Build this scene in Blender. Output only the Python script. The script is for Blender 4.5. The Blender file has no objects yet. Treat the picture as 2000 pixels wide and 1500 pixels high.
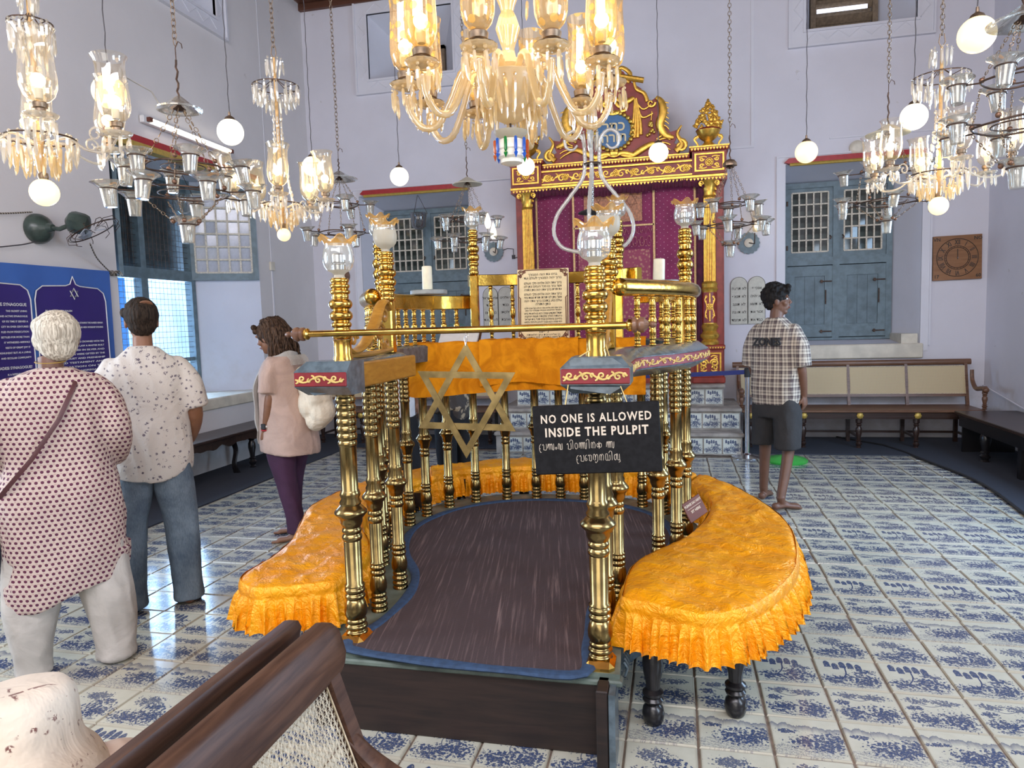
import bpy, bmesh, math, random
from mathutils import Vector, Matrix, noise
from math import pi, sin, cos, radians, sqrt, atan2
random.seed(7)
S = bpy.context.scene
COL = S.collection
# ---------------------------------------------------------------- camera
cd = bpy.data.cameras.new('camera'); cam = bpy.data.objects.new('camera', cd); COL.objects.link(cam)
CF = Vector((-0.22440471, 0.97062134, -0.08681439)); CR = Vector((0.97445085, 0.22264423, -0.02958174)); CU = Vector((0.00938394, 0.09123464, 0.99578521))
M = Matrix.Identity(4)
for i in range(3):
    M[i][0] = CR[i]; M[i][1] = CU[i]; M[i][2] = -CF[i]
M.translation = Vector((-0.3298, -2.5158, 1.5474))
cam.matrix_world = M
cd.sensor_width = 36; cd.sensor_fit = 'HORIZONTAL'; cd.lens = 36 * 1385.265 / 2000; cd.clip_start = 0.05; cd.clip_end = 200
S.camera = cam
# ---------------------------------------------------------------- world, lights, exposure
S.view_settings.view_transform = 'Standard'; S.view_settings.look = 'None'; S.view_settings.gamma = 1
S.view_settings.use_curve_mapping = False; S.view_settings.exposure = 0.0
w = bpy.data.worlds.new('world'); S.world = w; w.use_nodes = True
bg = w.node_tree.nodes['Background']
sky = w.node_tree.nodes.new('ShaderNodeTexSky'); sky.sky_type = 'HOSEK_WILKIE'
sky.sun_direction = Vector((-0.5, -0.45, 0.74)).normalized(); sky.turbidity = 5; sky.ground_albedo = 0.4
w.node_tree.links.new(sky.outputs[0], bg.inputs[0]); bg.inputs[1].default_value = 0.9
def area(name, loc, direction, sx, sy, power, col):
    l = bpy.data.lights.new(name, 'AREA'); l.shape = 'RECTANGLE'; l.size = sx; l.size_y = sy; l.energy = power; l.color = col
    o = bpy.data.objects.new(name, l); COL.objects.link(o); o.location = loc
    o.rotation_euler = Vector(direction).to_track_quat('-Z', 'Y').to_euler(); return o
area('daylight_left_window', (-7.3, 5.3, 1.55), (1, -0.35, 0.0), 4.2, 2.9, 850, (0.42, 0.65, 1.0))
area('backdrop_fill', (-6.9, 6.2, 4.6), (-.75, 0, -.75), 6, 1.5, 420, (0.62, 0.84, 1.0))  # unseen lamp added to brighten the backdrop wall outside the left window
area('fill_left_near', (-5.42, -0.6, 1.95), (1, 0.05, -0.2), 1.5, 2.0, 110, (0.70, 0.84, 1.0))  # fill lamp added outside an invented opening in the left wall
area('daylight_right_window', (3.30, 2.6, 2.05), (-1, 0.0, -0.35), 1.5, 2.1, 150, (0.50, 0.72, 1.0))
area('daylight_right_window_near', (3.30, -1.6, 2.05), (-1, 0.1, -0.3), 1.5, 2.1, 110, (0.66, 0.82, 1.0))
area('daylight_back_door', (-1.0, -4.85, 1.9), (0, 1, -0.05), 3.6, 3.0, 105, (1.0, 0.95, 0.88))
area('fill_high_back', (-1.0, -4.7, 5.0), (0, 1, -0.45), 7.0, 1.2, 400, (0.97, 0.93, 1.0))  # wide fill lamp added behind the camera to brighten the far wall
def point(name, loc, power, col=(1.0, 0.72, 0.40), r=0.06):
    l = bpy.data.lights.new(name, 'POINT'); l.energy = power; l.color = col; l.shadow_soft_size = r
    o = bpy.data.objects.new(name, l); COL.objects.link(o); o.location = loc; return o

# ---------------------------------------------------------------- mesh builder
class MB:
    def __init__(s): s.v = []; s.f = []; s.m = []; s.uv = None
    def add(s, vs, fs, mi=0, X=None):
        b = len(s.v)
        if X is not None: vs = [X @ Vector(v) for v in vs]
        s.v += [tuple(v) for v in vs]; s.f += [tuple(b + i for i in f) for f in fs]; s.m += [mi] * len(fs); return s
    def box(s, x0, x1, y0, y1, z0, z1, mi=0, X=None, bev=0):
        if bev:
            b = bev
            def ring(z, i): return [(x0+i, y0+b, z), (x0+b, y0+i, z), (x1-b, y0+i, z), (x1-i, y0+b, z), (x1-i, y1-b, z), (x1-b, y1-i, z), (x0+b, y1-i, z), (x0+i, y1-b, z)]
            vs = ring(z0, b) + ring(z0+b, 0) + ring(z1-b, 0) + ring(z1, b)
            fs = [tuple(range(7, -1, -1)), tuple(range(24, 32))]
            for r in range(3):
                for i in range(8): j = (i+1) % 8; fs.append((r*8+i, r*8+j, r*8+8+j, r*8+8+i))
            return s.add(vs, fs, mi, X)
        vs = [(x0,y0,z0),(x1,y0,z0),(x1,y1,z0),(x0,y1,z0),(x0,y0,z1),(x1,y0,z1),(x1,y1,z1),(x0,y1,z1)]
        return s.add(vs, [(3,2,1,0),(4,5,6,7),(0,1,5,4),(1,2,6,5),(2,3,7,6),(3,0,4,7)], mi, X)
    def lathe(s, prof, seg=16, o=(0,0,0), mi=0, X=None, flute=None, cap=True):
        vs = []; fs = []; n = len(prof)
        for k, (r, z) in enumerate(prof):
            for i in range(seg):
                a = 2*pi*i/seg; rr = r * (flute(a, k/(n-1)) if flute else 1)
                vs.append((o[0]+rr*cos(a), o[1]+rr*sin(a), o[2]+z))
        for k in range(n-1):
            for i in range(seg):
                j = (i+1) % seg; fs.append((k*seg+i, k*seg+j, (k+1)*seg+j, (k+1)*seg+i))
        if cap:
            if prof[0][0] > 1e-4: fs.append(tuple(range(seg-1, -1, -1)))
            if prof[-1][0] > 1e-4: fs.append(tuple((n-1)*seg+i for i in range(seg)))
        return s.add(vs, fs, mi, X)
    def tube(s, pts, r, seg=8, mi=0, closed=False, X=None, flat=1.0, up=None):
        P = [Vector(p) for p in pts]; n = len(P)
        R = r if callable(r) else (lambda t: r)
        vs = []; fs = []; prev = None
        for k in range(n):
            if closed: t = P[(k+1) % n] - P[k-1]
            else: t = P[min(k+1, n-1)] - P[max(k-1, 0)]
            if t.length < 1e-9: t = Vector((0,0,1))
            t.normalize()
            if up is not None: a = Vector(up)
            else:
                a = prev if prev is not None else (Vector((0,0,1)) if abs(t.z) < .9 else Vector((1,0,0)))
            u = a - t*a.dot(t)
            if u.length < 1e-6: u = t.orthogonal()
            u.normalize(); prev = u; w_ = t.cross(u); rr = R(k/max(1, n-1))
            for i in range(seg):
                q = 2*pi*i/seg; vs.append(P[k] + u*(rr*cos(q)*flat) + w_*(rr*sin(q)))
        m = n if closed else n-1
        for k in range(m):
            for i in range(seg):
                j = (i+1) % seg; k2 = (k+1) % n; fs.append((k*seg+i, k*seg+j, k2*seg+j, k2*seg+i))
        if not closed: fs.append(tuple(range(seg-1, -1, -1))); fs.append(tuple((n-1)*seg+i for i in range(seg)))
        return s.add(vs, fs, mi, X)
    def sweep(s, path, prof, mi=0, closed=False, X=None, z=0):
        # path: plan points (x,y); prof: closed list of (outward offset, z)
        P = [Vector((p[0], p[1])) for p in path]; n = len(P); m = len(prof); vs = []; fs = []
        for k in range(n):
            if closed: t = P[(k+1) % n] - P[k-1]
            else: t = P[min(k+1, n-1)] - P[max(k-1, 0)]
            t.normalize(); nr = Vector((t.y, -t.x))
            for (o, zz) in prof: q = P[k] + nr*o; vs.append((q.x, q.y, zz+z))
        for k in range(n if closed else n-1):
            k2 = (k+1) % n
            for i in range(m): j = (i+1) % m; fs.append((k*m+i, k*m+j, k2*m+j, k2*m+i))
        if not closed: fs.append(tuple(range(m-1, -1, -1))); fs.append(tuple((n-1)*m+i for i in range(m)))
        return s.add(vs, fs, mi, X)
    def poly(s, pts, z0, z1, mi=0, X=None):
        n = len(pts); vs = [(p[0], p[1], z0) for p in pts] + [(p[0], p[1], z1) for p in pts]
        fs = [tuple(range(n-1, -1, -1)), tuple(range(n, 2*n))] + [(i, (i+1) % n, n+(i+1) % n, n+i) for i in range(n)]
        return s.add(vs, fs, mi, X)
    def ball(s, c, r, seg=12, mi=0, X=None, sc=(1,1,1)):
        rg = max(4, seg//2); vs = [(c[0], c[1], c[2]-r*sc[2])]; fs = []
        for k in range(1, rg):
            for i in range(seg):
                a = 2*pi*i/seg; q = -pi/2+pi*k/rg
                vs.append((c[0]+r*sc[0]*cos(q)*cos(a), c[1]+r*sc[1]*cos(q)*sin(a), c[2]+r*sc[2]*sin(q)))
        vs.append((c[0], c[1], c[2]+r*sc[2])); L = len(vs)-1
        for i in range(seg): fs.append((0, 1+(i+1) % seg, 1+i)); fs.append((L, L-seg+i, L-seg+(i+1) % seg))
        for k in range(rg-2):
            for i in range(seg): j = (i+1) % seg; fs.append((1+k*seg+i, 1+k*seg+j, 1+(k+1)*seg+j, 1+(k+1)*seg+i))
        return s.add(vs, fs, mi, X)
    def data(s, name, mats, sharp=35):
        me = bpy.data.meshes.new(name); me.from_pydata(s.v, [], s.f)
        for m in (mats if isinstance(mats, (list, tuple)) else [mats]): me.materials.append(m)
        if any(s.m): me.polygons.foreach_set('material_index', s.m)
        me.polygons.foreach_set('use_smooth', [True]*len(me.polygons))
        if sharp < 180: me.set_sharp_from_angle(angle=radians(sharp))
        if s.uv is not None:
            l = me.uv_layers.new(name='UVMap'); l.data.foreach_set('uv', [c for q in s.uv for c in q])
        return me
    def obj(s, name, mats, parent=None, sharp=35, **k):
        return link(name, s.data(name, mats, sharp), parent, **k)
def link(name, me, parent=None, loc=None, rot=None, world=False, label=None, kind=None, cat=None, group=None, scale=None):
    o = bpy.data.objects.new(name, me); COL.objects.link(o)
    if parent is not None:
        o.parent = parent
        if world: o.matrix_parent_inverse = W(parent).inverted()
    if loc is not None: o.location = loc
    if rot is not None: o.rotation_euler = rot
    if scale is not None: o.scale = scale if isinstance(scale, (tuple, list)) else (scale,)*3
    if label: o['label'] = label
    if kind: o['kind'] = kind
    if cat: o['category'] = cat
    if group: o['group'] = group
    return o
def W(o):
    m = Matrix.LocRotScale(o.location, o.rotation_euler, o.scale)
    return (W(o.parent) @ o.matrix_parent_inverse @ m) if o.parent else m
def thing(name, label, cat, loc=(0,0,0), rot=(0,0,0), group=None):
    o = link(name, None, loc=loc, rot=rot, label=label, cat=cat, group=group); o.empty_display_size = .1; return o
def dup(o, parent=None, loc=None, rot=None, label=None, **kw):
    c = o.copy(); COL.objects.link(c)
    if parent is not None: c.parent = parent
    if loc is not None: c.location = loc
    if rot is not None: c.rotation_euler = rot
    if label: c['label'] = label
    for ch in list(o.children): dup(ch, c)
    return c
def T(x=0, y=0, z=0): return Matrix.Translation((x, y, z))
def Rx(a): return Matrix.Rotation(a, 4, 'X')
def Ry(a): return Matrix.Rotation(a, 4, 'Y')
def Rz(a): return Matrix.Rotation(a, 4, 'Z')
def spline(pts, n=6, closed=False):
    P = [Vector(p) for p in pts]; out = []; L = len(P)
    for i in range(L if closed else L-1):
        if closed: a, b, c, d = P[i-1], P[i], P[(i+1) % L], P[(i+2) % L]
        else: a, b, c, d = P[max(i-1, 0)], P[i], P[i+1], P[min(i+2, L-1)]
        for k in range(n):
            t = k/n; out.append(0.5*((2*b)+(c-a)*t+(2*a-5*b+4*c-d)*t*t+(3*b-a-3*c+d)*t**3))
    if not closed: out.append(P[-1])
    return out
def resample(P, n):
    L = [0]
    for i in range(1, len(P)): L.append(L[-1]+(P[i]-P[i-1]).length)
    out = []; k = 0
    for i in range(n):
        d = L[-1]*i/(n-1)
        while k < len(L)-2 and L[k+1] < d: k += 1
        t = (d-L[k])/max(1e-9, L[k+1]-L[k]); out.append(P[k].lerp(P[k+1], t))
    return out
# ---------------------------------------------------------------- materials (node expressions)
class N:
    def __init__(s, t, sock): s.t = t; s.s = sock
    def _m(s, op, b=None, c=None):
        n = s.t.nodes.new('ShaderNodeMath'); n.operation = op
        for i, v in enumerate((s, b, c)):
            if v is None: continue
            if isinstance(v, N): s.t.links.new(v.s, n.inputs[i])
            else: n.inputs[i].default_value = v
        return N(s.t, n.outputs[0])
    def __add__(s, o): return s._m('ADD', o)
    __radd__ = __add__
    def __sub__(s, o): return s._m('SUBTRACT', o)
    def __rsub__(s, o): return (s*-1)+o
    def __mul__(s, o): return s._m('MULTIPLY', o)
    __rmul__ = __mul__
    def __truediv__(s, o): return s._m('DIVIDE', o)
    def abs(s): return s._m('ABSOLUTE')
    def sin(s): return s._m('SINE')
    def frac(s): return s._m('FRACT')
    def floor(s): return s._m('FLOOR')
    def pow(s, e): return s._m('POWER', e)
    def max(s, o): return s._m('MAXIMUM', o)
    def min(s, o): return s._m('MINIMUM', o)
    def gt(s, o): return s._m('GREATER_THAN', o)
    def lt(s, o): return s._m('LESS_THAN', o)
    def step(s, a, b):
        n = s.t.nodes.new('ShaderNodeMapRange'); n.interpolation_type = 'SMOOTHSTEP'
        s.t.links.new(s.s, n.inputs[0]); n.inputs[1].default_value = a; n.inputs[2].default_value = b
        return N(s.t, n.outputs[0])
class G:
    def __init__(s, name, base=(.8,.8,.8), rough=.5, metal=0.0, **kw):
        s.m = bpy.data.materials.new(name); s.m.use_nodes = True; s.t = s.m.node_tree
        s.b = s.t.nodes['Principled BSDF']
        s.b.inputs['Base Color'].default_value = (*base, 1); s.b.inputs['Roughness'].default_value = rough; s.b.inputs['Metallic'].default_value = metal
        for k, v in kw.items(): s.b.inputs[k.replace('_', ' ')].default_value = v
        s.m.diffuse_color = (*base, 1)
    def co(s, kind='Object'):
        n = s.t.nodes.new('ShaderNodeTexCoord'); return n.outputs[kind]
    def xyz(s, sock):
        n = s.t.nodes.new('ShaderNodeSeparateXYZ'); s.t.links.new(sock, n.inputs[0]); return [N(s.t, o) for o in n.outputs]
    def vec(s, x, y, z=0.0):
        n = s.t.nodes.new('ShaderNodeCombineXYZ')
        for i, v in enumerate((x, y, z)):
            if isinstance(v, N): s.t.links.new(v.s, n.inputs[i])
            else: n.inputs[i].default_value = v
        return n.outputs[0]
    def noise(s, v, scale=5, detail=3, rough=.5, dist=0, sc=None):
        if sc:
            mp = s.t.nodes.new('ShaderNodeMapping'); mp.inputs['Scale'].default_value = sc; s.t.links.new(v, mp.inputs[0]); v = mp.outputs[0]
        n = s.t.nodes.new('ShaderNodeTexNoise'); s.t.links.new(v, n.inputs['Vector']); n.inputs['Scale'].default_value = scale
        n.inputs['Detail'].default_value = detail; n.inputs['Roughness'].default_value = rough; n.inputs['Distortion'].default_value = dist
        return N(s.t, n.outputs[0])
    def voro(s, v, scale=5, feature='F1', rnd=1.0):
        n = s.t.nodes.new('ShaderNodeTexVoronoi'); n.feature = feature; s.t.links.new(v, n.inputs['Vector']); n.inputs['Scale'].default_value = scale
        n.inputs['Randomness'].default_value = rnd; return N(s.t, n.outputs[0])
    def rnd(s):
        n = s.t.nodes.new('ShaderNodeObjectInfo'); return N(s.t, n.outputs['Random'])
    def mix(s, f, a, b):
        n = s.t.nodes.new('ShaderNodeMix'); n.data_type = 'RGBA'
        if isinstance(f, N): s.t.links.new(f.s, n.inputs[0])
        else: n.inputs[0].default_value = f
        for i, c in ((6, a), (7, b)):
            if isinstance(c, (tuple, list)): n.inputs[i].default_value = (*c[:3], 1)
            else: s.t.links.new(c, n.inputs[i])
        return n.outputs[2]
    def color(s, c): s.t.links.new(c, s.b.inputs['Base Color']); return s
    def set(s, name, n):
        s.t.links.new(n.s if isinstance(n, N) else n, s.b.inputs[name]); return s
    def bump(s, h, strength=.3, dist=.01):
        n = s.t.nodes.new('ShaderNodeBump'); n.inputs['Strength'].default_value = strength; n.inputs['Distance'].default_value = dist
        s.t.links.new(h.s, n.inputs['Height']); s.t.links.new(n.outputs[0], s.b.inputs['Normal']); return s
def simple(name, base, rough=.5, metal=0, var=.12, scale=30, bump=0, bscale=80, **kw):
    g = G(name, base, rough, metal, **kw); c = g.co()
    if var:
        n = g.noise(c, scale, 4)
        g.color(g.mix(n.step(.3, .7), tuple(x*(1-var) for x in base), tuple(min(1, x*(1+var)) for x in base)))
    if bump: g.bump(g.noise(c, bscale, 3), bump, .004)
    return g.m
def wood(name, a, b, rough=.4, axis=(1, 12, 12), scale=3.0, bump=.15):
    g = G(name, a, rough); c = g.co(); n = g.noise(c, scale, 5, .6, .6, sc=axis); n2 = g.noise(c, 2.2, 3)
    g.color(g.mix((n*.75+n2*.4).step(.35, .8), a, b)); g.bump(n, bump, .003); return g.m
def plaster(name, base, stain=(.45,.42,.38), low=1.0, amount=.5):
    g = G(name, base, .75); c = g.co(); x, y, z = g.xyz(c)
    n1 = g.noise(c, 1.1, 5, .6); n2 = g.noise(c, 4.5, 6, .65); n3 = g.noise(c, 38, 3)
    base2 = g.mix(n1.step(.35, .7), tuple(v*.93 for v in base), base)
    grad = (z*-1/low+1.0).max(0).min(1)
    f = ((n2+grad*.55).step(.72, 1.05)*amount)
    c2 = g.mix(f, base2, stain)
    spots = g.noise(c, 11, 2).step(.74, .78)*g.noise(c, 3, 2).step(.5, .6)*.45
    g.color(g.mix(spots, c2, stain)); g.bump(n2*.6+n3*.4, .25, .006); return g.m
MAT = {}
MAT['wall'] = plaster('lavender_plaster', (.70, .69, .745))
MAT['wallw'] = plaster('warm_plaster', (.72, .69, .68), low=.6)
MAT['reveal'] = plaster('reveal_plaster', (.66, .68, .76), low=2.3, amount=.25)
MAT['trimw'] = plaster('trim_plaster', (.73, .73, .78), low=.5, amount=.2)
MAT['marble'] = simple('cream_marble', (.66, .61, .50), .35, var=.12, scale=6)
MAT['stone'] = simple('worn_grey_stone', (.36, .32, .28), .6, var=.25, scale=9, bump=.2)
MAT['teal'] = simple('teal_paint', (.135, .19, .215), .5, var=.16, scale=14, bump=.1)
MAT['teal2'] = simple('teal_paint_dark', (.12, .17, .195), .5, var=.2, scale=9, bump=.1)
MAT['muntin'] = simple('cream_putty', (.60, .55, .45), .7, var=.2, scale=60)
MAT['ceilwood'] = wood('ceiling_wood', (.10, .035, .02), (.17, .07, .04), .5)
MAT['darkwood'] = wood('dark_polished_wood', (.020, .011, .009), (.055, .029, .021), .3)
MAT['midwood'] = wood('brown_wood', (.10, .045, .025), (.20, .10, .055), .35, axis=(1, 10, 14))
MAT['benchwood'] = wood('foreground_bench_wood', (.040, .018, .012), (.115, .056, .034), .42, axis=(14, 1, 14), scale=4)
MAT['black'] = simple('black_lacquer', (.012, .011, .012), .25, var=.2)
MAT['blackmatte'] = simple('matte_black', (.018, .018, .02), .6, var=.2)
MAT['brass'] = simple('polished_brass', (.60, .36, .08), .19, 1, var=.25, scale=16, bump=.12, bscale=26)
MAT['brasso'] = simple('aged_brass', (.28, .20, .080), .22, 1, var=.25, scale=14, bump=.08, bscale=30)
MAT['brassd'] = simple('star_brass', (.20, .145, .062), .36, 1, var=.3, scale=18)
MAT['brasslips'] = simple('hammered_brass', (.62, .38, .07), .2, 1, var=.2, scale=9, bump=.5, bscale=22)
MAT['gold'] = simple('gold_leaf', (.72, .42, .07), .35, .75, var=.2, scale=25, bump=.15)
MAT['goldwood'] = wood('varnished_gold_wood', (.30, .13, .02), (.48, .24, .04), .3, axis=(3, 3, 14), scale=4)
MAT['cream'] = simple('cream_paint', (.62, .50, .24), .5, var=.15)
MAT['arkred'] = simple('ark_red_paint', (.26, .028, .016), .42, var=.2, scale=12)
MAT['shelfred'] = simple('shelf_red_paint', (.20, .010, .016), .5, var=.15, scale=20)
MAT['greyblue'] = simple('grey_blue_paint', (.085, .115, .135), .22, var=.3, scale=24, bump=.35, bscale=45)
MAT['yellow'] = simple('scroll_yellow_paint', (.66, .48, .16), .4, var=.15)
MAT['platform'] = simple('green_grey_paint', (.12, .155, .13), .45, var=.35, scale=10, bump=.15)
MAT['carpet'] = simple('charcoal_blue_carpet', (.035, .042, .060), .95, var=.25, scale=220, bump=.5, bscale=400)
MAT['grout'] = simple('brown_grout', (.20, .15, .115), .85, var=.3, scale=20, bump=.3)
MAT['iron'] = simple('rusty_iron', (.075, .045, .032), .5, .6, var=.35, scale=40)
MAT['chain'] = simple('chain_bronze', (.26, .19, .13), .42, .8, var=.25, scale=60)
MAT['steel'] = simple('brushed_steel', (.62, .62, .64), .22, 1, var=.06)
MAT['belt'] = simple('blue_webbing', (.012, .018, .13), .6, var=.1)
MAT['green'] = simple('green_plastic', (.05, .42, .06), .35, var=.05)
MAT['greendk'] = simple('green_painted_metal', (.02, .17, .09), .4, var=.1)
MAT['white'] = simple('white_paint', (.75, .75, .74), .45, var=.04)
MAT['wax'] = simple('cream_wax', (.80, .76, .58), .45, var=.04, Subsurface_Weight=.2)
MAT['greyplate'] = simple('grey_painted_plate', (.30, .32, .31), .5, var=.12)
MAT['cord'] = simple('twisted_cord', (.06, .055, .06), .7, var=.3)
MAT['fangreen'] = simple('dark_green_enamel', (.045, .065, .055), .3, var=.25, scale=12)
MAT['parch'] = simple('parchment_board', (.74, .60, .34), .5, var=.05)
MAT['brownink'] = simple('brown_print', (.13, .035, .018), .5, var=.1)
MAT['ink'] = simple('black_print', (.03, .025, .02), .6, var=0)
MAT['tablet'] = simple('cream_tablet', (.55, .54, .46), .6, var=.06)
MAT['redp'] = simple('red_gloss', (.38, .018, .022), .35, var=.1)
MAT['goldp'] = simple('ochre_gloss', (.50, .34, .07), .35, .3, var=.1)
def glassy(name, tint=(1,1,1), gloss=.05, amt=.18, rough=.03, ior=1.45, body=None, bodyamt=0):
    m = bpy.data.materials.new(name); m.use_nodes = True; t = m.node_tree; t.nodes.clear()
    o = t.nodes.new('ShaderNodeOutputMaterial'); tr = t.nodes.new('ShaderNodeBsdfTransparent'); gl = t.nodes.new('ShaderNodeBsdfGlossy')
    lw = t.nodes.new('ShaderNodeLayerWeight'); lw.inputs[0].default_value = .35; mx = t.nodes.new('ShaderNodeMixShader')
    ma = t.nodes.new('ShaderNodeMath'); ma.operation = 'MULTIPLY_ADD'; ma.inputs[1].default_value = 1-amt; ma.inputs[2].default_value = amt
    pw = t.nodes.new('ShaderNodeMath'); pw.operation = 'POWER'; pw.inputs[1].default_value = 1.6
    t.links.new(lw.outputs['Facing'], pw.inputs[0]); t.links.new(pw.outputs[0], ma.inputs[0]); t.links.new(ma.outputs[0], mx.inputs[0])
    tr.inputs[0].default_value = (*tint, 1); gl.inputs['Roughness'].default_value = rough; gl.inputs[0].default_value = (.95, .95, .95, 1)
    t.links.new(tr.outputs[0], mx.inputs[1]); t.links.new(gl.outputs[0], mx.inputs[2]); last = mx
    if body:
        df = t.nodes.new('ShaderNodeBsdfTranslucent'); df.inputs[0].default_value = (*body, 1)
        d2 = t.nodes.new('ShaderNodeBsdfDiffuse'); d2.inputs[0].default_value = (*body, 1)
        ms = t.nodes.new('ShaderNodeMixShader'); t.links.new(df.outputs[0], ms.inputs[1]); t.links.new(d2.outputs[0], ms.inputs[2])
        m2 = t.nodes.new('ShaderNodeMixShader'); m2.inputs[0].default_value = bodyamt
        t.links.new(mx.outputs[0], m2.inputs[1]); t.links.new(ms.outputs[0], m2.inputs[2]); last = m2
    t.links.new(last.outputs[0], o.inputs[0]); m.diffuse_color = (.8, .85, .9, .4); return m
MAT['glass'] = glassy('clear_glass', (.97, .98, .97), amt=.12)
MAT['crystal'] = glassy('cut_crystal', (.93, .91, .86), amt=.30, rough=.08, body=(.85, .80, .68), bodyamt=.30)
MAT['crystalw'] = glassy('warm_cut_crystal', (.95, .88, .72), amt=.30, rough=.08, body=(.92, .74, .42), bodyamt=.42)
MAT['shade'] = glassy('etched_amber_glass', (1.0, .93, .74), amt=.10, rough=.05, body=(.95, .72, .30), bodyamt=.22)
MAT['shadec'] = glassy('clear_hurricane_glass', (1.0, .97, .90), amt=.10, rough=.04, body=(.92, .80, .55), bodyamt=.05)
MAT['rim'] = glassy('amber_rim_glass', (.98, .80, .52), amt=.16, rough=.05, body=(.90, .55, .16), bodyamt=.45)
MAT['frost'] = glassy('frosted_glass', (.9, .9, .85), amt=.06, rough=.3, body=(.70, .66, .55), bodyamt=.85)
MAT['blueglass'] = glassy('blue_glass', (.08, .30, .85), amt=.15, rough=.05, body=(.03, .22, .75), bodyamt=.6)
MAT['greenglass'] = glassy('green_glass', (.08, .60, .15), amt=.15, rough=.05, body=(.02, .35, .05), bodyamt=.6)
MAT['orangeglass'] = glassy('orange_glass', (.9, .35, .08), amt=.15, rough=.05, body=(.8, .22, .03), bodyamt=.6)
def emit(name, col, st):
    m = bpy.data.materials.new(name); m.use_nodes = True; b = m.node_tree.nodes['Principled BSDF']
    b.inputs['Base Color'].default_value = (*col, 1); b.inputs['Emission Color'].default_value = (*col, 1); b.inputs['Emission Strength'].default_value = st
    b.inputs['Roughness'].default_value = .3; m.diffuse_color = (*col, 1); return m
MAT['globe'] = emit('lit_opal_globe', (1.0, .90, .66), 1.7)
MAT['globey'] = emit('lit_warm_globe', (1.0, .78, .40), 1.35)
MAT['globeo'] = emit('lit_orange_globe', (1.0, .70, .36), 1.25)
MAT['bulb'] = emit('lit_bulb', (1.0, .84, .55), 7)
MAT['tubel'] = emit('fluorescent_tube', (1.0, .93, .80), 6)
MAT['skyglow'] = emit('glowing_sky_strip', (.80, .84, 1.0), 1.6)  # emission standing in for daylight on louvre and shutter strips
def pane():
    g = G('dark_window_glass', (.035, .045, .04), .06); c = g.co(); n = g.noise(c, 7, 3)
    g.color(g.mix(n.step(.4, .65), (.022, .027, .022), (.07, .085, .075))); return g.m
MAT['outblue'] = simple('outdoor_blue_paint', (.05, .25, .60), .5)
MAT['shutdark'] = simple('dark_shutter_boards', (.050, .062, .065), .6, var=.3, scale=12)
MAT['pane'] = pane()
MAT['panel'] = simple('open_window_pane_glass', (.40, .43, .50), .12, var=.08)
def cane(name, sc=170., a=(.62,.50,.30), hole=(.24,.18,.10)):
    g = G(name, a, .6); x, y, z = g.xyz(g.co('UV'))
    h = ((x*sc).sin()*(y*sc).sin()).step(.25, .6); g.color(g.mix(h, a, hole)); return g.m
MAT['canefar'] = cane('woven_cane', 2*pi/.018)
MAT['canestrip'] = simple('cane_strand', (.62, .53, .38), .5, var=.2, scale=90)
def satin(name, base, hi):
    g = G(name, base, .36, .22); c = g.co(); n = g.noise(c, 5.5, 4, .6, 1.3); n2 = g.noise(c, 24, 4, .6, .8)
    g.color(g.mix(n.step(.35, .7), base, hi)); g.bump(n*.8+n2*.45, .95, .03); g.b.inputs['Anisotropic'].default_value = .4; return g.m
MAT['satin'] = satin('yellow_orange_satin', (.92, .34, .002), (1.0, .42, .003))
def velvet():
    g = G('orange_desk_cloth', (.62, .22, .008), .8, Specular_IOR_Level=.15); c = g.co(); n = g.noise(c, 7, 4, .6, 1.5)
    g.color(g.mix(n.step(.35, .7), (.62, .20, .003), (.84, .32, .008))); g.bump(n, .5, .02); return g.m
MAT['velvet'] = velvet()
def mat_rug():
    g = G('woven_brown_mat', (.06, .035, .04), .9); c = g.co(); x, y, z = g.xyz(c)
    st = g.noise(g.vec(x*90+y*16, y*2.0, 0.0), 1.0, 4, .6); fine = (y*900).sin()*.5+.5; cross = (x*1100).sin()*.5+.5
    st2 = g.noise(g.vec(x*14+y*2.5, y*1.2, 1.0), 1.0, 3)
    f = (st.step(.50, .74)*.75*(st2.step(.25, .6)*.7+.3)+fine*.12+cross*.10)
    g.color(g.mix(f, (.035, .020, .023), (.24, .165, .155))); g.bump(fine+cross, .4, .002); return g.m
MAT['rug'] = mat_rug()
MAT['binding'] = simple('blue_binding', (.025, .055, .115), .8, var=.2, scale=40, bump=.3)
def purple():
    g = G('purple_brocade', (.20, .008, .06), .7, Sheen_Weight=.3); c = g.co(); x, y, z = g.xyz(c)
    d = ((x*2*pi/.085).sin()*((z*2*pi/.075)).sin()).step(.93, .97); n = g.noise(c, 3, 3)
    base = g.mix(n.step(.3, .7), (.165, .005, .05), (.235, .010, .072)); g.color(g.mix(d, base, (.62, .36, .40))); g.bump(g.noise(c, 4, 3, .5, .5), .5, .03); return g.m
MAT['purple'] = purple()
MAT['purpledk'] = simple('dark_purple_frill', (.075, .004, .022), .8, var=.3, scale=20)
def brocade():
    g = G('pink_gold_brocade', (.3, .1, .1), .6); c = g.co(); x, y, z = g.xyz(c)
    v = g.voro(g.vec(x*26, z*26, 0.0), 1.0); g.color(g.mix(v.step(.2, .5), (.42, .17, .12), (.27, .03, .07))); return g.m
MAT['brocade'] = brocade()
MAT['brocade2'] = simple('copper_brocade', (.36, .13, .055), .5, var=.35, scale=40)
MAT['goldtrim'] = simple('gold_braid', (.58, .36, .15), .5, .2, var=.2, scale=60)

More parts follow.
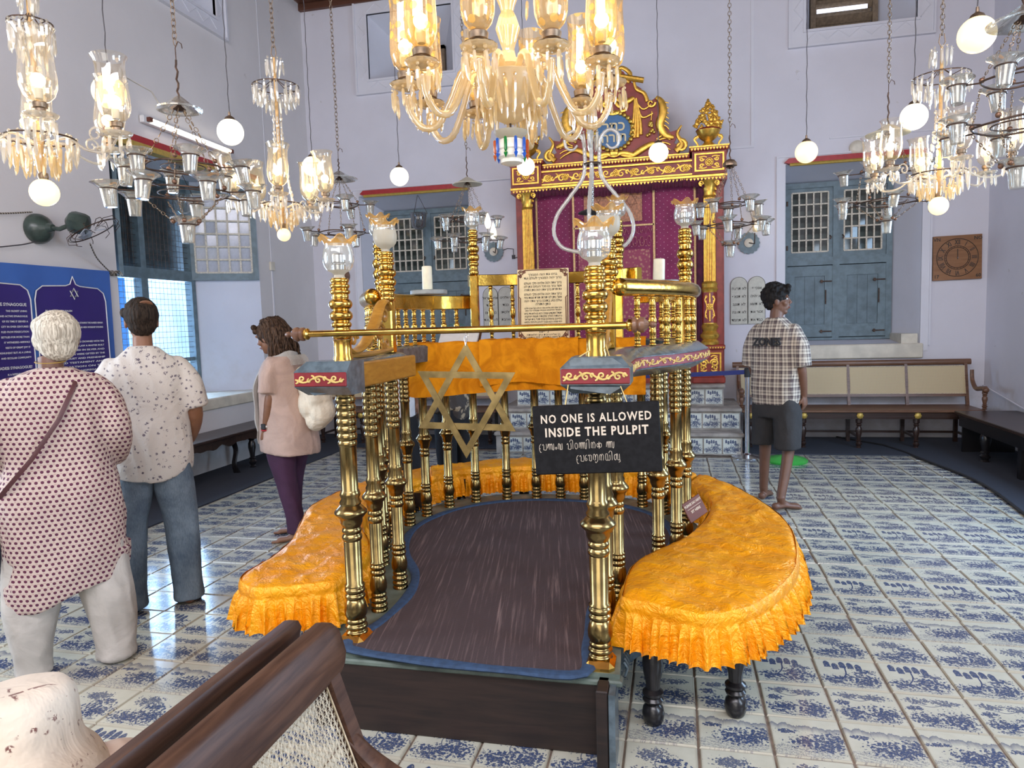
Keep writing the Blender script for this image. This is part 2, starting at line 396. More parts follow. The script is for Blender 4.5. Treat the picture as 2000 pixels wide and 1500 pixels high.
def flowerglass():
    m = glassy('amber_flowered_glass', (1.0, .90, .66), amt=.10, rough=.05, body=(.95, .60, .16), bodyamt=.28); t = m.node_tree
    tc = t.nodes.new('ShaderNodeTexCoord'); v = t.nodes.new('ShaderNodeTexVoronoi'); v.inputs['Scale'].default_value = 24; t.links.new(tc.outputs['Object'], v.inputs['Vector'])
    r = t.nodes.new('ShaderNodeMapRange'); r.inputs[1].default_value = .30; r.inputs[2].default_value = .36; r.inputs[3].default_value = .75; r.inputs[4].default_value = .14; t.links.new(v.outputs[0], r.inputs[0])
    for n in t.nodes:
        if n.type == 'MIX_SHADER' and n.inputs[0].default_value > .2 and not n.inputs[0].is_linked and abs(n.inputs[0].default_value-.28) < .001: t.links.new(r.outputs[0], n.inputs[0])
    return m
MAT['flower'] = flowerglass()
MAT['shadee'] = glassy('etched_clear_glass', (1.0, .95, .82), amt=.12, rough=.06, body=(.92, .78, .45), bodyamt=.10)
MAT['oilglass'] = glassy('oil_cup_glass', (.90, .90, .87), amt=.22, rough=.05, body=(.75, .74, .68), bodyamt=.16)
MAT['smokeglass'] = glassy('smoky_glass', (.62, .62, .64), amt=.15, rough=.08, body=(.3, .3, .3), bodyamt=.2)
MAT['milk'] = glassy('twisted_glass_rod', (.95, .95, .92), amt=.25, rough=.08, body=(.80, .77, .70), bodyamt=.60)
MAT['opal'] = simple('white_opal_glass', (.82, .78, .66), .15, var=.04)
MAT['frostw'] = glassy('cream_cut_glass', (.95, .9, .8), amt=.15, rough=.15, body=(.80, .70, .48), bodyamt=.80)
MAT['bronzeball'] = simple('bronze_ball', (.20, .11, .07), .4, .7, var=.3)

MAT['dialwood'] = wood('dial_board_wood', (.20, .085, .03), (.30, .14, .055), .45)
MAT['bannerblue'] = simple('banner_blue', (.045, .13, .42), .35, var=.06, scale=2)
MAT['bannerviolet'] = simple('banner_violet', (.035, .022, .17), .35, var=.08, scale=2)
MAT['smokeblade'] = simple('grey_fan_blade', (.35, .35, .37), .3, .4, var=.1)
def cordw():
    g = G('striped_cord', (.3, .25, .2), .8); x, y, z = g.xyz(g.co()); g.color(g.mix(((y*260+z*200).sin()).gt(0), (.03, .025, .02), (.42, .36, .28))); return g.m
MAT['cordw'] = cordw()

def skin(name, base): g = G(name, base, .5, Subsurface_Weight=.08); c = g.co(); n = g.noise(c, 14, 3); g.color(g.mix(n.step(.3, .7), tuple(v*.9 for v in base), tuple(v*1.08 for v in base))); g.bump(g.noise(c, 90, 3), .12, .002); return g.m
MAT['skin1'] = skin('brown_skin', (.23, .105, .055)); MAT['skin2'] = skin('dark_brown_skin', (.155, .072, .042)); MAT['skin3'] = skin('medium_skin', (.32, .16, .095))
def hairm(name, a, b, rough=.45, sc=(130, 130, 9)):
    g = G(name, a, .7, Specular_IOR_Level=.2); c = g.co(); n = g.noise(c, 1, 4, .6, .4, sc=sc); g.color(g.mix(n.step(.35, .65), a, b)); g.bump(n, .8, .006); return g.m
MAT['hairwhite'] = hairm('grey_white_hair', (.30, .26, .20), (.72, .66, .54)); MAT['hairdark'] = hairm('dark_brown_hair', (.012, .008, .006), (.045, .030, .020)); MAT['hairbrown'] = hairm('brown_wavy_hair', (.020, .011, .007), (.10, .058, .036), sc=(90, 90, 20)); MAT['hairblack'] = hairm('black_hair', (.006, .005, .005), (.022, .018, .016)); MAT['hairgrey'] = hairm('grey_hair', (.22, .20, .18), (.5, .47, .42))
def kurta():
    g = G('purple_motif_cotton', (.6, .5, .45), .85); x, y, z = g.xyz(g.co('UV')); U = x/.0235; V = y/.0215; row = V.floor(); sh = (row/2).frac(); cu = (U+sh).frac()-.5; cv = V.frac()-.5
    body = (1-(cu*cu/.085+(cv+.02)*(cv+.02)/.10)).step(-.05, .12); notch = ((cv-.22-(cu*18).abs().sin()*.10)).gt(0); mo = body*(1-notch*.9)
    arc = ((cv-.16+((cu*2*pi)._m('COSINE'))*.22).abs()).lt(.055)
    c = g.mix(arc*.8, (.52, .42, .36), (.36, .15, .16)); tone = g.noise(g.co(), 4, 2); c = g.mix(mo, c, g.mix(tone, (.065, .012, .045), (.12, .020, .048))); g.color(c); g.bump(g.noise(g.co(), 9, 4, .6, .6), .5, .02); return g.m
MAT['kurta'] = kurta()
def sprig(name, base, ink, sc=26, t0=.20, t1=.26, nsc=60, am=1.0):
    g = G(name, base, .8); c = g.co('UV'); v = g.voro(c, sc); n = g.noise(c, nsc, 3, .6, 1.0); v2 = g.voro(c, sc*2.3)
    f = ((v+n*.22).step(t1+.16, t0+.10)*n.step(.46, .52)).max((v2+n*.1).step(.17, .13)*n.step(.5, .52)*.8)*am; g.color(g.mix(f, base, ink)); g.bump(g.noise(g.co(), 8, 4, .6, .8), .55, .02); return g.m
MAT['shirtfloral'] = sprig('cream_sprigged_shirt', (.56, .52, .47), (.12, .10, .13), 38, .24, .32); MAT['hatprint'] = sprig('cream_printed_hat_cotton', (.70, .60, .48), (.17, .07, .06), 34, .18, .22, 90); MAT['darkfloral'] = sprig('dark_floral_fabric', (.06, .05, .045), (.45, .36, .24), 18, .35, .45, 30)
def denim():
    g = G('faded_blue_denim', (.1, .15, .2), .85); c = g.co(); n = g.noise(c, 5, 4, .6); f = g.noise(c, 1, 3, .6, 0, sc=(300, 300, 40)); g.color(g.mix((n*.7+f*.4).step(.35, .8), (.055, .085, .125), (.20, .255, .30))); g.bump(g.noise(c, 11, 4, .6, 1.0)+f*.2, .5, .02); return g.m
MAT['denim'] = denim()
def plaid():
    g = G('brown_cream_plaid', (.6, .5, .4), .85); x, y, z = g.xyz(g.co('UV'))
    def st(v, p, o, w_): return (((v/p+o).frac()-.5).abs()).lt(w_)
    a = (st(x, .062, 0, .20)*.45+st(x, .062, .5, .05)*.5+st(x, .031, .25, .06)*.3).min(1.0); b = (st(y, .066, 0, .20)*.45+st(y, .066, .5, .05)*.5+st(y, .033, .25, .06)*.3).min(1.0)
    f = ((a+b)*.95).min(1.0); g.color(g.mix(f, (.58, .51, .41), (.045, .025, .035))); g.bump(g.noise(g.co(), 8, 4, .6, .8), .4, .02); return g.m
MAT['plaid'] = plaid()
def fabric(name, base, rough=.85, var=.12, fold=.5): 
    g = G(name, base, rough); c = g.co(); n = g.noise(c, 6, 4, .6, .8); g.color(g.mix(n.step(.3, .7), tuple(v*(1-var) for v in base), tuple(v*(1+var) for v in base))); g.bump(n+g.noise(c, 17, 3)*.4, fold, .02); return g.m
MAT['whitecotton'] = fabric('white_cotton_trousers', (.45, .42, .38)); MAT['pink'] = fabric('pale_pink_cotton', (.50, .36, .30)); MAT['aubergine'] = fabric('aubergine_trousers', (.055, .018, .050)); MAT['shortsgrey'] = fabric('charcoal_shorts', (.028, .026, .026)); MAT['blackcloth'] = fabric('black_trousers', (.008, .008, .010)); MAT['whiteshirt'] = fabric('white_shirt', (.74, .73, .74)); MAT['peach'] = fabric('peach_cotton', (.62, .47, .37)); MAT['offwhite'] = fabric('off_white_crinkled_cloth', (.72, .65, .52), fold=.9)
MAT['scarf'] = sprig('grey_fringed_scarf', (.45, .44, .42), (.07, .08, .10), 60, .3, .4, 80); MAT['baggreen'] = simple('dark_green_leather', (.02, .035, .028), .35, var=.15); MAT['strap'] = simple('maroon_leather_strap', (.075, .022, .025), .5, var=.1); MAT['redband'] = simple('red_wristband', (.45, .02, .03), .5, var=0)

MAT['backdrop'] = simple('backdrop_pale_blue', (.62, .76, .85), .8, var=.15, scale=3)  # pale blue chosen to read as outdoor brightness through the left window

MAT['frontboard'] = wood('worn_dark_board', (.010, .006, .005), (.034, .018, .013), .6)
MAT['benchwood'].node_tree.nodes['Principled BSDF'].inputs['Specular IOR Level'].default_value = .3
# ---------------------------------------------------------------- room shell
XL, XR, YF, YB, ZC = -5.35, 3.22, 6.85, -4.75, 6.0
def wall(name, a0, a1, z0, z1, holes, pos, axis, mat, label=None):
    us = sorted({a0, a1, *[h[0] for h in holes], *[h[1] for h in holes]}); zs = sorted({z0, z1, *[h[2] for h in holes], *[h[3] for h in holes]})
    mb = MB()
    for i in range(len(us)-1):
        for k in range(len(zs)-1):
            u, z = (us[i]+us[i+1])/2, (zs[k]+zs[k+1])/2
            if any(h[0] < u < h[1] and h[2] < z < h[3] for h in holes): continue
            q = [(us[i], zs[k]), (us[i+1], zs[k]), (us[i+1], zs[k+1]), (us[i], zs[k+1])]
            if axis == 'y': mb.add([(p[0], pos, p[1]) for p in q], [(0, 1, 2, 3)])
            else: mb.add([(pos, p[0], p[1]) for p in q], [(3, 2, 1, 0)])
    return mb.obj(name, mat, kind='structure')
RW = (1.0, 2.52, 1.15, 3.35); LW = (-4.60, -3.02, 1.15, 3.35); RV = (1.22, 2.42, 4.90, 5.75); LV = (-4.36, -3.16, 4.90, 5.75)
wall_far = wall('wall_far', XL, XR, 0, ZC, [RW, LW, RV, LV], YF, 'y', MAT['wall'])
SW = (3.13, 5.46, 0.80, 3.33); SV = (3.45, 4.85, 5.06, 5.80)
wall_left = wall('wall_left', YB, YF, 0, ZC, [SW, SV, (-1.4, .2, .95, 3.0)], XL, 'x', MAT['wallw'])  # last opening is added to let the left fill lamp in
wall_right = wall('wall_right', YB, YF, 0, ZC, [(1.8, 3.4, .95, 3.15), (-2.4, -.8, .95, 3.15)], XR, 'x', MAT['wall'])
wall_back = wall('wall_back', XL, XR, 0, ZC, [(-2.8, .8, .35, 3.45), (-4.5, 2.5, 4.4, 5.6)], YB, 'y', MAT['wall'])  # upper opening is added to let the high fill lamp in
def splay(name, h, hi, pos, depth, axis, mats, parent):
    # reveal surfaces from hole h at wall plane to inner rectangle hi at depth
    mb = MB(); a = [(h[0], h[2]), (h[1], h[2]), (h[1], h[3]), (h[0], h[3])]; b = [(hi[0], hi[2]), (hi[1], hi[2]), (hi[1], hi[3]), (hi[0], hi[3])]
    P = lambda q, d: (q[0], pos+d, q[1]) if axis == 'y' else (pos+d, q[0], q[1])
    for i in range(4):
        j = (i+1) % 4; mb.add([P(a[i], 0), P(a[j], 0), P(b[j], depth), P(b[i], depth)], [(0, 1, 2, 3)], 0)
    return mb.obj(name, mats, parent)
RWi = (1.03, 2.33, 1.20, 3.20); LWi = (-4.44, -3.10, 1.20, 3.20)
splay('window_reveal', RW, RWi, YF, .53, 'y', MAT['reveal'], wall_far); splay('window_reveal', LW, LWi, YF, .53, 'y', MAT['reveal'], wall_far)
SWi = (3.32, 5.05, 0.80, 3.33)
splay('window_reveal', SW, SWi, XL, -.66, 'x', MAT['reveal'], wall_left)
RVi = (1.35, 2.12, 4.93, 5.60); LVi = (-4.02, -3.42, 4.93, 5.42)
splay('vent_reveal', RV, RVi, YF, .5, 'y', MAT['reveal'], wall_far); splay('vent_reveal', LV, LVi, YF, .5, 'y', MAT['reveal'], wall_far)
splay('vent_reveal', SV, (3.6, 4.7, 5.1, 5.7), XL, -.5, 'x', MAT['reveal'], wall_left)
# louvred openings high in the walls
def vent(x0, x1, z0, z1, y, n, parent, glow_strips=()):
    m = MB().box(x0, x0+.06, y-.04, y+.04, z0, z1).box(x1-.06, x1, y-.04, y+.04, z0, z1).box(x0, x1, y-.04, y+.04, z1-.05, z1).box(x0+.06, x1-.06, y+.05, y+.06, z0, z1)
    f = m.obj('louvre_frame', MAT['louvre'], parent)
    h = (z1-z0-.05)/n
    for k in range(n):
        zc = z0+h*(k+.5); mm = MB().box(x0+.06, x1-.06, -.05, .05, -.008, .008, X=T(0, y, zc) @ Rx(radians(-52))); mm.obj('louvre_slat', MAT['louvre'], parent)
    for (a, b, c, d) in glow_strips:
        MB().box(a, b, y-.045, y-.04, c, d).obj('glowing_daylight_strip', MAT['skyglow'], parent, label='glowing white strip standing in for daylight between the louvres')  # glowing strips set before the slats imitate daylight
MAT['louvre'] = simple('brown_louvre_wood', (.19, .14, .09), .6, var=.2)
v2 = thing('louvred_vent', 'brown louvred wooden vent high in the far wall on the right', 'vent', (1.7, YF+.5, 4.93)); v2['kind'] = 'structure'
def reloc(root):
    for o in root.children:
        if tuple(o.location) == (0, 0, 0) and not o.get('_r'): o.location = -root.location
vent(1.35, 2.12, 4.93, 5.6, YF+.47, 4, v2, [(1.42, 2.0, 5.24, 5.29), (1.52, 1.62, 4.935, 4.965), (1.83, 1.93, 4.935, 4.965)]); reloc(v2)
v1 = thing('louvred_vent', 'brown louvred wooden vent high in the far wall on the left', 'vent', (-3.7, YF+.5, 4.93)); v1['kind'] = 'structure'
vent(-4.02, -3.42, 4.93, 5.42, YF+.47, 4, v1); reloc(v1)
v0 = MB().box(XL-.56, XL-.5, 3.5, 4.8, 5.05, 5.75).obj('trim_9', MAT['louvre'], kind='structure')
# moulded frames round the high vents and windows
def frame(mb, u0, u1, z0, z1, wd, dp, pos, axis, sides='lrtb'):
    for s_ in sides:
        if s_ == 'l': q = (u0-wd, u0, z0-wd, z1+wd)
        if s_ == 'r': q = (u1, u1+wd, z0-wd, z1+wd)
        if s_ == 't': q = (u0, u1, z1, z1+wd)
        if s_ == 'b': q = (u0, u1, z0-wd, z0)
        if axis == 'y': mb.box(q[0], q[1], pos-dp, pos+.005, q[2], q[3])
        else: mb.box(pos-.005, pos+dp, q[0], q[1], q[2], q[3])
    return mb
def zigzag(mb, u0, u1, z0, z1, wd, pos, axis, dp=.03):
    def run(a, b, hor):
        n = max(2, int(abs(b-a)/.11)); pts = []
        for i in range(n+1):
            s_ = a+(b-a)*i/n; o = (wd*.28 if i % 2 else -wd*.28)
            pts.append((s_, o))
        return pts
    for (a, b, hor, c) in ((u0, u1, 1, z0-wd/2), (u0, u1, 1, z1+wd/2), (z0, z1, 0, u0-wd/2), (z0, z1, 0, u1+wd/2)):
        P = [((s_, c+o) if hor else (c+o, s_)) for s_, o in run(a, b, hor)]
        P = [((p[0], pos-dp, p[1]) if axis == 'y' else (pos+dp, p[0], p[1])) for p in P]
        mb.tube(P, .006, 5)
    return mb
for nm, h, pos, ax in (('trim_1', RV, YF, 'y'), ('trim_2', LV, YF, 'y'), ('trim_3', SV, XL, 'x')):
    mb = frame(MB(), *h, .17, .03, pos, ax); zigzag(mb, *h, .17, pos, ax, .032); frame(mb, h[0]-.17, h[1]+.17, h[2]-.17, h[3]+.17, .025, .05, pos, ax)
    frame(mb, *h, .03, .045, pos, ax); mb.obj(nm, MAT['trimw'], kind='structure')
mb = frame(MB(), *RW, .085, .022, YF, 'y', 'lrt'); frame(mb, RW[0]-.085, RW[1]+.085, RW[2], RW[3]+.085, .02, .035, YF, 'y', 'lrt'); mb.obj('trim_4', MAT['trimw'], kind='structure')
mb = frame(MB(), LW[0], LW[1], LW[2], LW[3], .085, .022, YF, 'y', 'lt'); frame(mb, LW[0]-.085, -2.33, 1.2, 3.43, .02, .035, YF, 'y', 'lt'); mb.obj('trim_5', MAT['trimw'], kind='structure')
MB().box(.60, .635, YF-.015, YF, 3.62, 6).box(.34, .635, YF-.015, YF, 3.59, 3.62).obj('trim_6', MAT['trimw'], kind='structure')
MB().box(1.5, 3.2, YF-.012, YF, 3.62, 3.635).obj('trim_7', MAT['trimw'], kind='structure')
# painted lintel boards
for i, (x0, x1, y, lab) in enumerate(((.98, 2.54, YF, 'red and ochre lintel board over the far right window'), (-4.56, -3.0, YF, 'red and ochre lintel board over the far left window'))):
    t = thing('lintel_board', lab, 'lintel', ((x0+x1)/2, y-.03, 3.35)); L = (x1-x0)/2
    MB().poly([(-L+.05, 0), (-L, .02), (-L+.05, .065), (L, .065), (L, 0)], -.03, .05, X=Rx(pi/2)).obj('red_moulding', MAT['redp'], t)
    MB().tube([(-L+.06, -.045, -.012), (L, -.045, -.012)], .02, 8).obj('ochre_bead', MAT['goldp'], t)
t = thing('lintel_board', 'long red and ochre lintel board over the open left wall window', 'lintel', (XL+.03, 4.3, 3.33))
MB().box(-.05, .05, -1.2, 1.15, .02, .085).obj('red_moulding', MAT['redp'], t); MB().box(-.05, .06, -1.2, 1.15, -.035, .02).obj('ochre_bead', MAT['goldp'], t)
# sills
MB().box(RW[0]-.06, RW[1]+.03, YF-.05, YF+.53, .98, 1.155, bev=.012).obj('trim_8', MAT['marble'], kind='structure', label='cream marble sill of the far right window')
MB().box(LW[0]-.06, LW[1]+.03, YF-.05, YF+.53, .98, 1.155, bev=.012).obj('trim_10', MAT['marble'], kind='structure')
MB().box(RW[1]-.2, RW[1]-.02, YF+.0, YF+.5, 1.155, 1.27, X=T(0,0,0)).obj('trim_11', MAT['marble'], kind='structure')
MB().box(XL-.66, XL+.04, SW[0]-.05, SW[1]+.04, .68, .806, bev=.012).obj('trim_12', MAT['marble'], kind='structure', label='cream marble sill of the left wall window')
MB().box(XL, XL+.02, SW[0]-.3, SW[1]+.3, .40, .68).obj('trim_13', MAT['wallw'], kind='structure')
# ceiling with boards and a wall plate
ceil = MB().box(XL-.1, XR+.1, YB-.1, YF+.1, ZC+.03, ZC+.1).obj('ceiling', MAT['ceilwood'], kind='structure')
for i in range(30):
    x0 = XL+i*(XR-XL)/30; MB().box(x0+.004, x0+(XR-XL)/30-.004, YB, YF, ZC+.005, ZC+.03).obj('ceiling_board', MAT['ceilwood'], ceil)
for y in (-3.6, -1.8, 0, 1.8, 3.6, 5.4): MB().box(XL, XR, y-.09, y+.09, ZC-.17, ZC+.005).obj('ceiling_beam', MAT['ceilwood'], ceil)
MB().box(XL, XR, YF-.06, YF, ZC-.09, ZC).obj('ceiling_plate', MAT['ceilwood'], ceil)
# ---------------------------------------------------------------- floor and hand painted tiles
TS = .26
floor = MB().box(XL-.1, XR+.1, YB-.1, YF+.1, -.06, -.007).obj('floor', MAT['grout'], kind='structure')
def tilemat(name, kind, wallt=False):
    g = G(name, (.6, .6, .55), .13); U = g.co('UV'); x, y, z = g.xyz(U); u = x.frac(); v = y.frac(); tile = g.vec(x, y, 0.0)
    r = g.rnd(); off = r*.6
    lp = g.vec(u+off, v+off, 0.0)
    n1 = g.noise(lp, 19, 4, .6, 1.2); n2 = g.noise(lp, 34, 3, .6, .5); nb = g.noise(lp, 5, 2)
    dv = g.vec(u+n2*.03+off, v+n1*.03+off, 0.0); vo = g.voro(dv, 21)
    def blob(cx, cy, rx, ry):
        a = (u-cx)/rx; b = (v-cy)/ry; return 1.0-(a*a+b*b)
    def fol(bl, th=.52, k=.55): return (bl.max(-1.0)*.50+(.58-vo)*1.05+(n1-.5)*1.5+(n2-.5)*.9).step(.20+(th-.52), .30+(th-.52))*(n2.step(.36, .56)*.35+.65)
    def ring(bl): return bl.gt(0.0)
    if kind == 'A':
        ink = fol(blob(.33, .24, .36, .19)).max(fol(blob(.68, .33, .30, .24))).max(fol(blob(.40, .72, .28, .16))*.9).max(fol(blob(.66, .58, .24, .11)))
        stem = ((u-.48-(v*9).sin()*.06).abs().lt(.008))*v.gt(.3)*v.lt(.8); ink = ink.max(stem*.8)
    if kind == 'B':
        ink = fol(blob(.27, .27, .26, .20)).max(fol(blob(.70, .30, .29, .26))).max(fol(blob(.28, .80, .20, .10), .50)*.9).max(fol(blob(.66, .78, .24, .10), .50)*.9).max(fol(blob(.18, .57, .13, .09)))
        stem = ((v-.70-(u*11).sin()*.05).abs().lt(.009))*u.gt(.2)*u.lt(.8); ink = ink.max(stem*.8)
    if kind == 'W':
        p = u/.125; fu = (p.frac()-.5).abs()*2; wob = (p.floor()*2.3).sin()*.04
        droop = (1.0-fu*fu*1.25)*((v-.70-wob)/.15); d = ((v-.68-wob).gt(0))*((v-.91-wob+fu*fu*.1).lt(0))*fu.lt(.82)*u.gt(.12)*u.lt(.75)*(n2.step(.30, .52)*.5+.5)
        trunk = ((u-.36-(v-.35)*.35+((v*10).sin())*.03).abs().lt(.012))*v.gt(.3)*v.lt(.75)
        ink = d.max(trunk).max(fol(blob(.25, .27, .26, .17))).max(fol(blob(.66, .32, .33, .24))).max(fol(blob(.76, .60, .20, .10)))
        arch = ((v-.72-(u-.15)*.25+(u-.15)*(u-.15)*.25).abs().lt(.007))*u.gt(.13)*u.lt(.7); ink = ink.max(arch*.9)
    if kind == 'L':
        ridge = g.noise(g.vec(u*7.0, 3.0, 0.0), 1.0, 3, .7)*.34+.66-u*.08; d = ridge-v; m = d.gt(0)*(1.0-d/.17).max(0)*(n2*.8+.35)
        tree = fol(blob(.64, .36, .42, .22), .50).max(fol(blob(.86, .52, .20, .15))).max(fol(blob(.2, .62, .18, .06)))
        lines = ((v*95+n1*22+u*30).sin().gt(.35))*blob(.42, .14, .55, .16).gt(0)*(n2*.9+.2)
        ink = m.max(tree).max(lines*.8)
    if kind in 'ABW': ink = ink.max((((v*80+n1*16).sin()).gt(.5))*blob(.5, .10, .42, .06).gt(0)*.7)
    edge = ((u-.5).abs().max((v-.5).abs())).step(.46, .485); wash = (blob(.5, .3, .5, .35).max(0))*.16*nb
    tone = n2.step(.3, .75); blue = g.mix(tone, (.008, .018, .075), (.042, .078, .19))
    tb = g.mix(nb, (.47, .455, .36), (.58, .57, .47)) if not wallt else g.mix(nb, (.60, .62, .55), (.70, .72, .66))
    c = g.mix((ink+wash).min(1.0)*.97, tb, blue); c = g.mix(edge*.35, c, (.33, .27, .2)); g.color(c)
    g.set('Roughness', n1*.10+.10); g.bump(n1, .05, .002); return g.m
for k in 'ABWL': MAT['tile'+k] = tilemat('painted_tile_'+{'A': 'peony', 'B': 'blossom', 'W': 'willow', 'L': 'landscape'}[k], k)
MAT['tileS'] = tilemat('painted_step_tile', 'W', True)
def tile_geo(s, x, y, z, w_, h_, uvs, uo, tz=0, dx=0):
    b = .004; a = w_/2-.0032; c = h_/2-.0032
    vs = [(x-a, y-c, z-.008), (x+a, y-c, z-.008), (x+a, y+c, z-.008), (x-a, y+c, z-.008), (x-a+b, y-c+b, z-tz), (x+a-b, y-c+b, z-tz+dx), (x+a-b, y+c-b, z+tz+dx), (x-a+b, y+c-b, z+tz)]
    s.add(vs, [(4, 5, 6, 7), (0, 1, 5, 4), (1, 2, 6, 5), (2, 3, 7, 6), (3, 0, 4, 7)])
    q = [(0, 0), (1, 0), (1, 1), (0, 1)]
    for f in ((0, 1, 2, 3), (0, 1, 1, 0), (1, 2, 2, 1), (2, 3, 3, 2), (3, 0, 0, 3)): uvs += [(q[i][0]*.98+.01+uo, q[i][1]*.98+.01) for i in f]
    return s
ORD = 'LBWA'; tmesh = {}
for k in ORD:
    m = MB(); m.uv = []; tile_geo(m, 0, 0, 0, TS, TS, m.uv, 0); tmesh[k] = m.data('floor_tile_'+k, MAT['tile'+k], 5)
grid = []
hid = lambda x, y: (-1.75 < x < -.45 and -.05 < y < 2.3)
for i in range(-18, 10):
    for j in range(-11, 22):
        x = (i+.5)*TS; y = (j+.5)*TS
        if y > 5.58 and -2.0 < x < .38: continue
        p = cam.matrix_world.inverted() @ Vector((x, y, 0)); vis = p.z < -.3
        if vis: sx = 1000+1385*p.x/-p.z; sy = 750-1385*p.y/-p.z; vis = -40 < sx < 2040 and sy < 1540 and not hid(x, y)
        grid.append((0 if vis else 1, -p.z, i, j, x, y))
grid.sort(); far_t = {k: MB() for k in ORD}
for m in far_t.values(): m.uv = []
rt = random.Random(3)
for q, (hv, dd, i, j, x, y) in enumerate(grid):
    k = ORD[j % 4]; xo = .004*sin(j*3)
    if q < 298 and not hv:
        link('floor_tile', tmesh[k], floor, loc=(x+xo+rt.uniform(-.002, .002), y+rt.uniform(-.002, .002), rt.uniform(-.0012, .0012)), rot=(rt.uniform(-.004, .004), rt.uniform(-.004, .004), rt.uniform(-.006, .006)))
    else: tile_geo(far_t[k], x+xo, y, rt.uniform(-.0012, .0008), TS, TS, far_t[k].uv, i+20, rt.uniform(-.0006, .0006), rt.uniform(-.001, .001))
# all the remaining tiles joined into one part
allm = MB(); allm.uv = []; mats = [MAT['tile'+k] for k in ORD]
for n_, k in enumerate(ORD):
    m = far_t[k]; allm.add(m.v, m.f, n_); allm.uv += m.uv
allm.obj('floor_tile', mats, floor, 5, kind='stuff', label='remaining blue and white painted tiles of the far floor')
# ---------------------------------------------------------------- carpets along the walls
def carpet(lab, pts, z=.012):
    m = MB(); m.poly(pts, .0, z); return m.obj('carpet_strip', MAT['carpet'], label=lab, cat='carpet')
carpet('charcoal carpet strip along the left wall under the dark bench', [(XL+.01, YB+.1), (-4.43, YB+.1), (-4.43, YF-.01), (XL+.01, YF-.01)])
carpet('blue charcoal carpet strip before the cane bench at the far wall', [(.42, 5.70), (2.26, 5.70), (2.3, YF-.01), (.42, YF-.01)])
e = [(2.2+.10*sin(y*1.7+.6)*(.3+.7*min(1, max(0, (y-2.5)/2))), y) for y in [YB+.3+i*.25 for i in range(0, 43)] if y < 5.9]
carpet('dark carpet strip with a rippled edge along the right wall', [(p[0], p[1]) for p in e] + [(2.0, 6.25), (1.62, 6.8), (XR-.01, 6.83), (XR-.01, YB+.3)], .02)
MB().tube([(p[0]-.012, p[1], .016) for p in e]+[(1.99, 6.25, .02), (1.6, 6.8, .02)], .011, 6).obj('black_cable', MAT['blackmatte'], label='black cable running along the right carpet edge', cat='cable')
carpet('charcoal carpet strip behind the pulpit at the far left wall', [(-4.42, 5.85), (-2.3, 5.85), (-2.3, YF-.01), (-4.42, YF-.01)])

MB().box(-8.3, -8.2, 1.5, 11, -.3, 5).obj('wall_backdrop', MAT['backdrop'], kind='structure')  # backdrop added so the view through the left window looks bright
# ---------------------------------------------------------------- windows
def casement(parent, x0, x1, z0, z1, y, cols, rows, pm, at=.06):
    # glazed leaf in the xz plane (local), returns frame object
    m = MB(); fw = at
    m.box(x0, x1, y-.02, y+.02, z0, z0+fw*1.3).box(x0, x1, y-.02, y+.02, z1-fw, z1).box(x0, x0+fw, y-.02, y+.02, z0+fw*1.3, z1-fw).box(x1-fw, x1, y-.02, y+.02, z0+fw*1.3, z1-fw)
    leaf = m.obj('casement', MAT['teal'], parent)
    a0, a1, b0, b1 = x0+fw, x1-fw, z0+fw*1.3, z1-fw
    g = MB()
    for i in range(cols+1): xx = a0+(a1-a0)*i/cols; g.box(xx-.009, xx+.009, y-.028, y+.012, b0, b1)
    for k in range(rows+1): zz = b0+(b1-b0)*k/rows; g.box(a0, a1, y-.027, y+.011, zz-.009, zz+.009)
    g.obj('glazing_bars', MAT['muntin'], leaf)
    w_ = (a1-a0)/cols; h_ = (b1-b0)/rows; me = MB().box(-w_/2+.009, w_/2-.009, -.003, .003, -h_/2+.009, h_/2-.009).data('pane', pm)
    for i in range(cols):
        for k in range(rows): link('pane', me, leaf, loc=(a0+w_*(i+.5), y, b0+h_*(k+.5)), rot=(random.uniform(-.03, .03), 0, random.uniform(-.03, .03)))
    return leaf
def shutter(parent, x0, x1, z0, z1, y, ang=0, hinge=0):
    X = T(x0 if not hinge else x1, y, 0) @ Rz(ang) @ T(-(x0 if not hinge else x1), -y, 0)
    m = MB().box(x0, x1, y-.018, y+.018, z0, z1, X=X); s_ = m.obj('shutter', MAT['teal2'], parent)
    r = MB(); w_ = x1-x0
    r.box(x0, x0+w_*.17, y-.034, y-.018, z0, z1, X=X).box(x1-w_*.17, x1, y-.034, y-.018, z0, z1, X=X).box(x0+w_*.17, x1-w_*.17, y-.034, y-.018, z1-.13, z1, X=X).box(x0+w_*.17, x1-w_*.17, y-.034, y-.018, z0, z0+.16, X=X)
    r.obj('shutter_frame', MAT['teal'], s_)
    for q in (0, 1, 2):
        a = x0+w_*.17+(w_*.66)*q/3; MB().box(a+.003, a+w_*.22-.003, y-.026, y-.018, z0+.165, z1-.135, X=X).obj('shutter_plank', MAT['teal2'], s_)
    h = MB()
    for zz in (z0+.07, z1-.2): h.tube([(x0+w_*.72, y-.045, zz), (x1-.01, y-.045, zz)], .008, 6, X=X).box(x0+w_*.74, x0+w_*.78, y-.05, y-.034, zz-.02, zz+.02, X=X)
    h.tube([(x0+w_*.85, y-.045, z0+.42), (x0+w_*.85, y-.045, z0+.6)], .008, 6, X=X); h.obj('shutter_bolt', MAT['iron'], s_)
